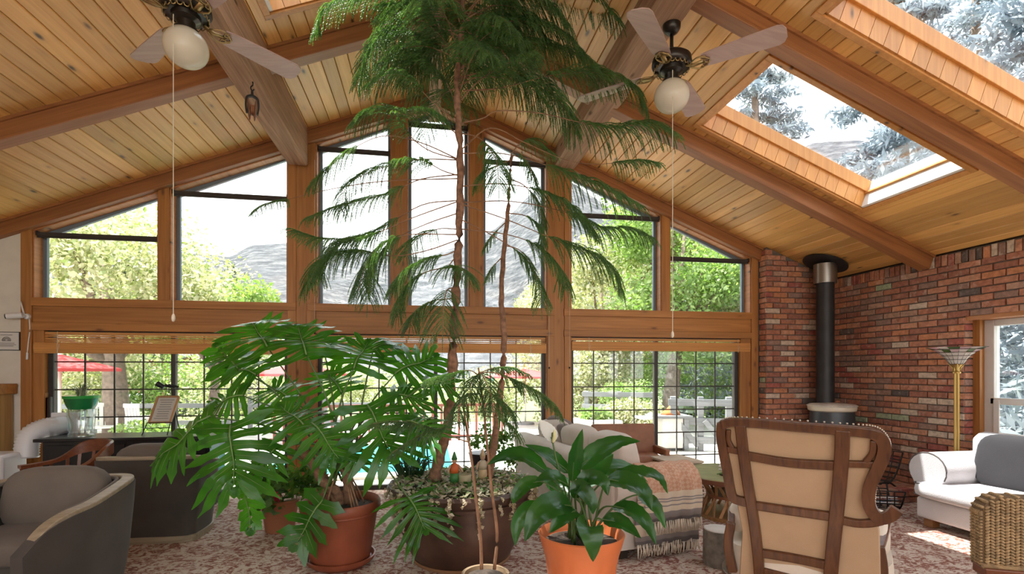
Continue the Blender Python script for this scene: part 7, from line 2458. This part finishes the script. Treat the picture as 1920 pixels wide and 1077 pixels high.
# ---- plants near the patio door, half hidden
def small_plant(name, label, loc, potmat, prof, cs_, rs_, n, size, leaf, seed, cat='plant'):
    root = empty(name, loc, 0, label, cat)
    MB().lathe(prof, n=32).build('pot', potmat, root, smooth=True, angle=40)
    v, q = leaf_cloud(cs_, rs_, n, size, seed, 1.5)
    o = inst('foliage', np_mesh('foliage', v, q, M[leaf]), (0, 0, 0), root)
    o['kind'] = 'stuff'
    for k, c in enumerate(cs_):
        MB().tube([(0, 0, prof[-1][1]), tuple(Vector((0, 0, prof[-1][1])).lerp(Vector(c), 0.5) + Vector((0.01, 0, 0.02))), tuple(c)], 0.004, 5).build('stem', M['petiole'], root)
    return root


bp_ = atd(905, 862, 5.5)
small_plant('potted_vine', 'leafy vine in a tall black pot behind the thin trunk', (bp_.x, bp_.y, 0.42), plain('black_pot', (0.014, 0.014, 0.015), 0.35), [(0, 0), (0.11, 0), (0.15, 0.22), (0.16, 0.24), (0.14, 0.24), (0, 0.22)],
            [(-0.08, 0, 0.36), (0.02, 0, 0.46), (0.16, -0.03, 0.40), (0.26, 0, 0.26), (0.33, -0.02, 0.14), (0.1, 0.05, 0.32), (0.25, 0, 0.40)], [0.10, 0.12, 0.11, 0.10, 0.09, 0.1, 0.09], 420, 0.035, 'ivy_green', 31)
root = empty('plant_stand', (bp_.x, bp_.y, 0), 0, 'small wooden stand under the black vine pot', 'stand')
MB().lathe([(0, 0.39), (0.17, 0.39), (0.17, 0.42), (0, 0.42)], n=24).build('top', M['mahogany'], root)
for k in range(4):
    a = PI / 4 + k * PI / 2
    MB().tube([(math.cos(a) * 0.13, math.sin(a) * 0.13, 0), (math.cos(a) * 0.13, math.sin(a) * 0.13, 0.39)], 0.016, 8).build('leg', M['mahogany'], root, smooth=True)
bb = atd(786, 818, 5.3)
small_plant('blue_planter', 'glossy blue bowl planter on a thin stand behind the leaves', (bb.x, bb.y, bb.z - 0.09), plain('cobalt_glaze', (0.012, 0.035, 0.20), 0.2), [(0, 0), (0.08, 0.0), (0.15, 0.06), (0.18, 0.16), (0.17, 0.18), (0.15, 0.15), (0, 0.14)],
            [(0, 0, 0.26), (0.1, 0, 0.22), (-0.1, 0, 0.24)], [0.1, 0.08, 0.08], 160, 0.04, 'ivy_green', 32)
root = empty('plant_stand', (bb.x, bb.y, 0), 0, 'iron stand under the blue bowl planter', 'stand')
hz_ = bb.z - 0.09
MB().lathe([(0.06, hz_ - 0.012), (0.085, hz_ - 0.012), (0.085, hz_), (0.06, hz_)], n=20).build('ring', M['black_iron'], root)
for k in range(3):
    a = k * 2 * PI / 3
    MB().tube([(math.cos(a) * 0.16, math.sin(a) * 0.16, 0), (math.cos(a) * 0.075, math.sin(a) * 0.075, hz_)], 0.008, 6).build('leg', M['black_iron'], root)
gq = atd(525, 960, 4.9)
ger = small_plant('geranium', 'red flowering geranium in a clay pot behind the philodendron', (gq.x, gq.y, 0), plain('clay_pot', (0.30, 0.11, 0.05), 0.6), [(0, 0), (0.13, 0), (0.17, 0.28), (0.185, 0.30), (0.17, 0.31), (0, 0.28)],
                  [(0, 0, 0.45), (0.2, 0, 0.42), (-0.2, 0, 0.40), (0.05, -0.1, 0.55), (0.25, 0.05, 0.56), (-0.2, 0, 0.58), (0.35, 0, 0.48), (-0.05, -0.15, 0.32)], [0.16, 0.15, 0.15, 0.14, 0.14, 0.13, 0.13, 0.14], 620, 0.055, 'ivy_green', 33)
M['red_bloom'] = leafmat('red_petals', (0.45, 0.01, 0.04), (0.65, 0.03, 0.10), 0.3, 0.5, island=True, tc_=(1, 1, 1))
for k, (x, y) in enumerate(((513, 929), (588, 806), (600, 832), (520, 935))):
    p = atd(x, y, 4.7) - Vector((gq.x, gq.y, 0))
    v, q = leaf_cloud([p], [0.035], 40, 0.03, 50 + k, 1.1)
    inst('bloom', np_mesh('bloom', v, q, M['red_bloom']), (0, 0, 0), ger)
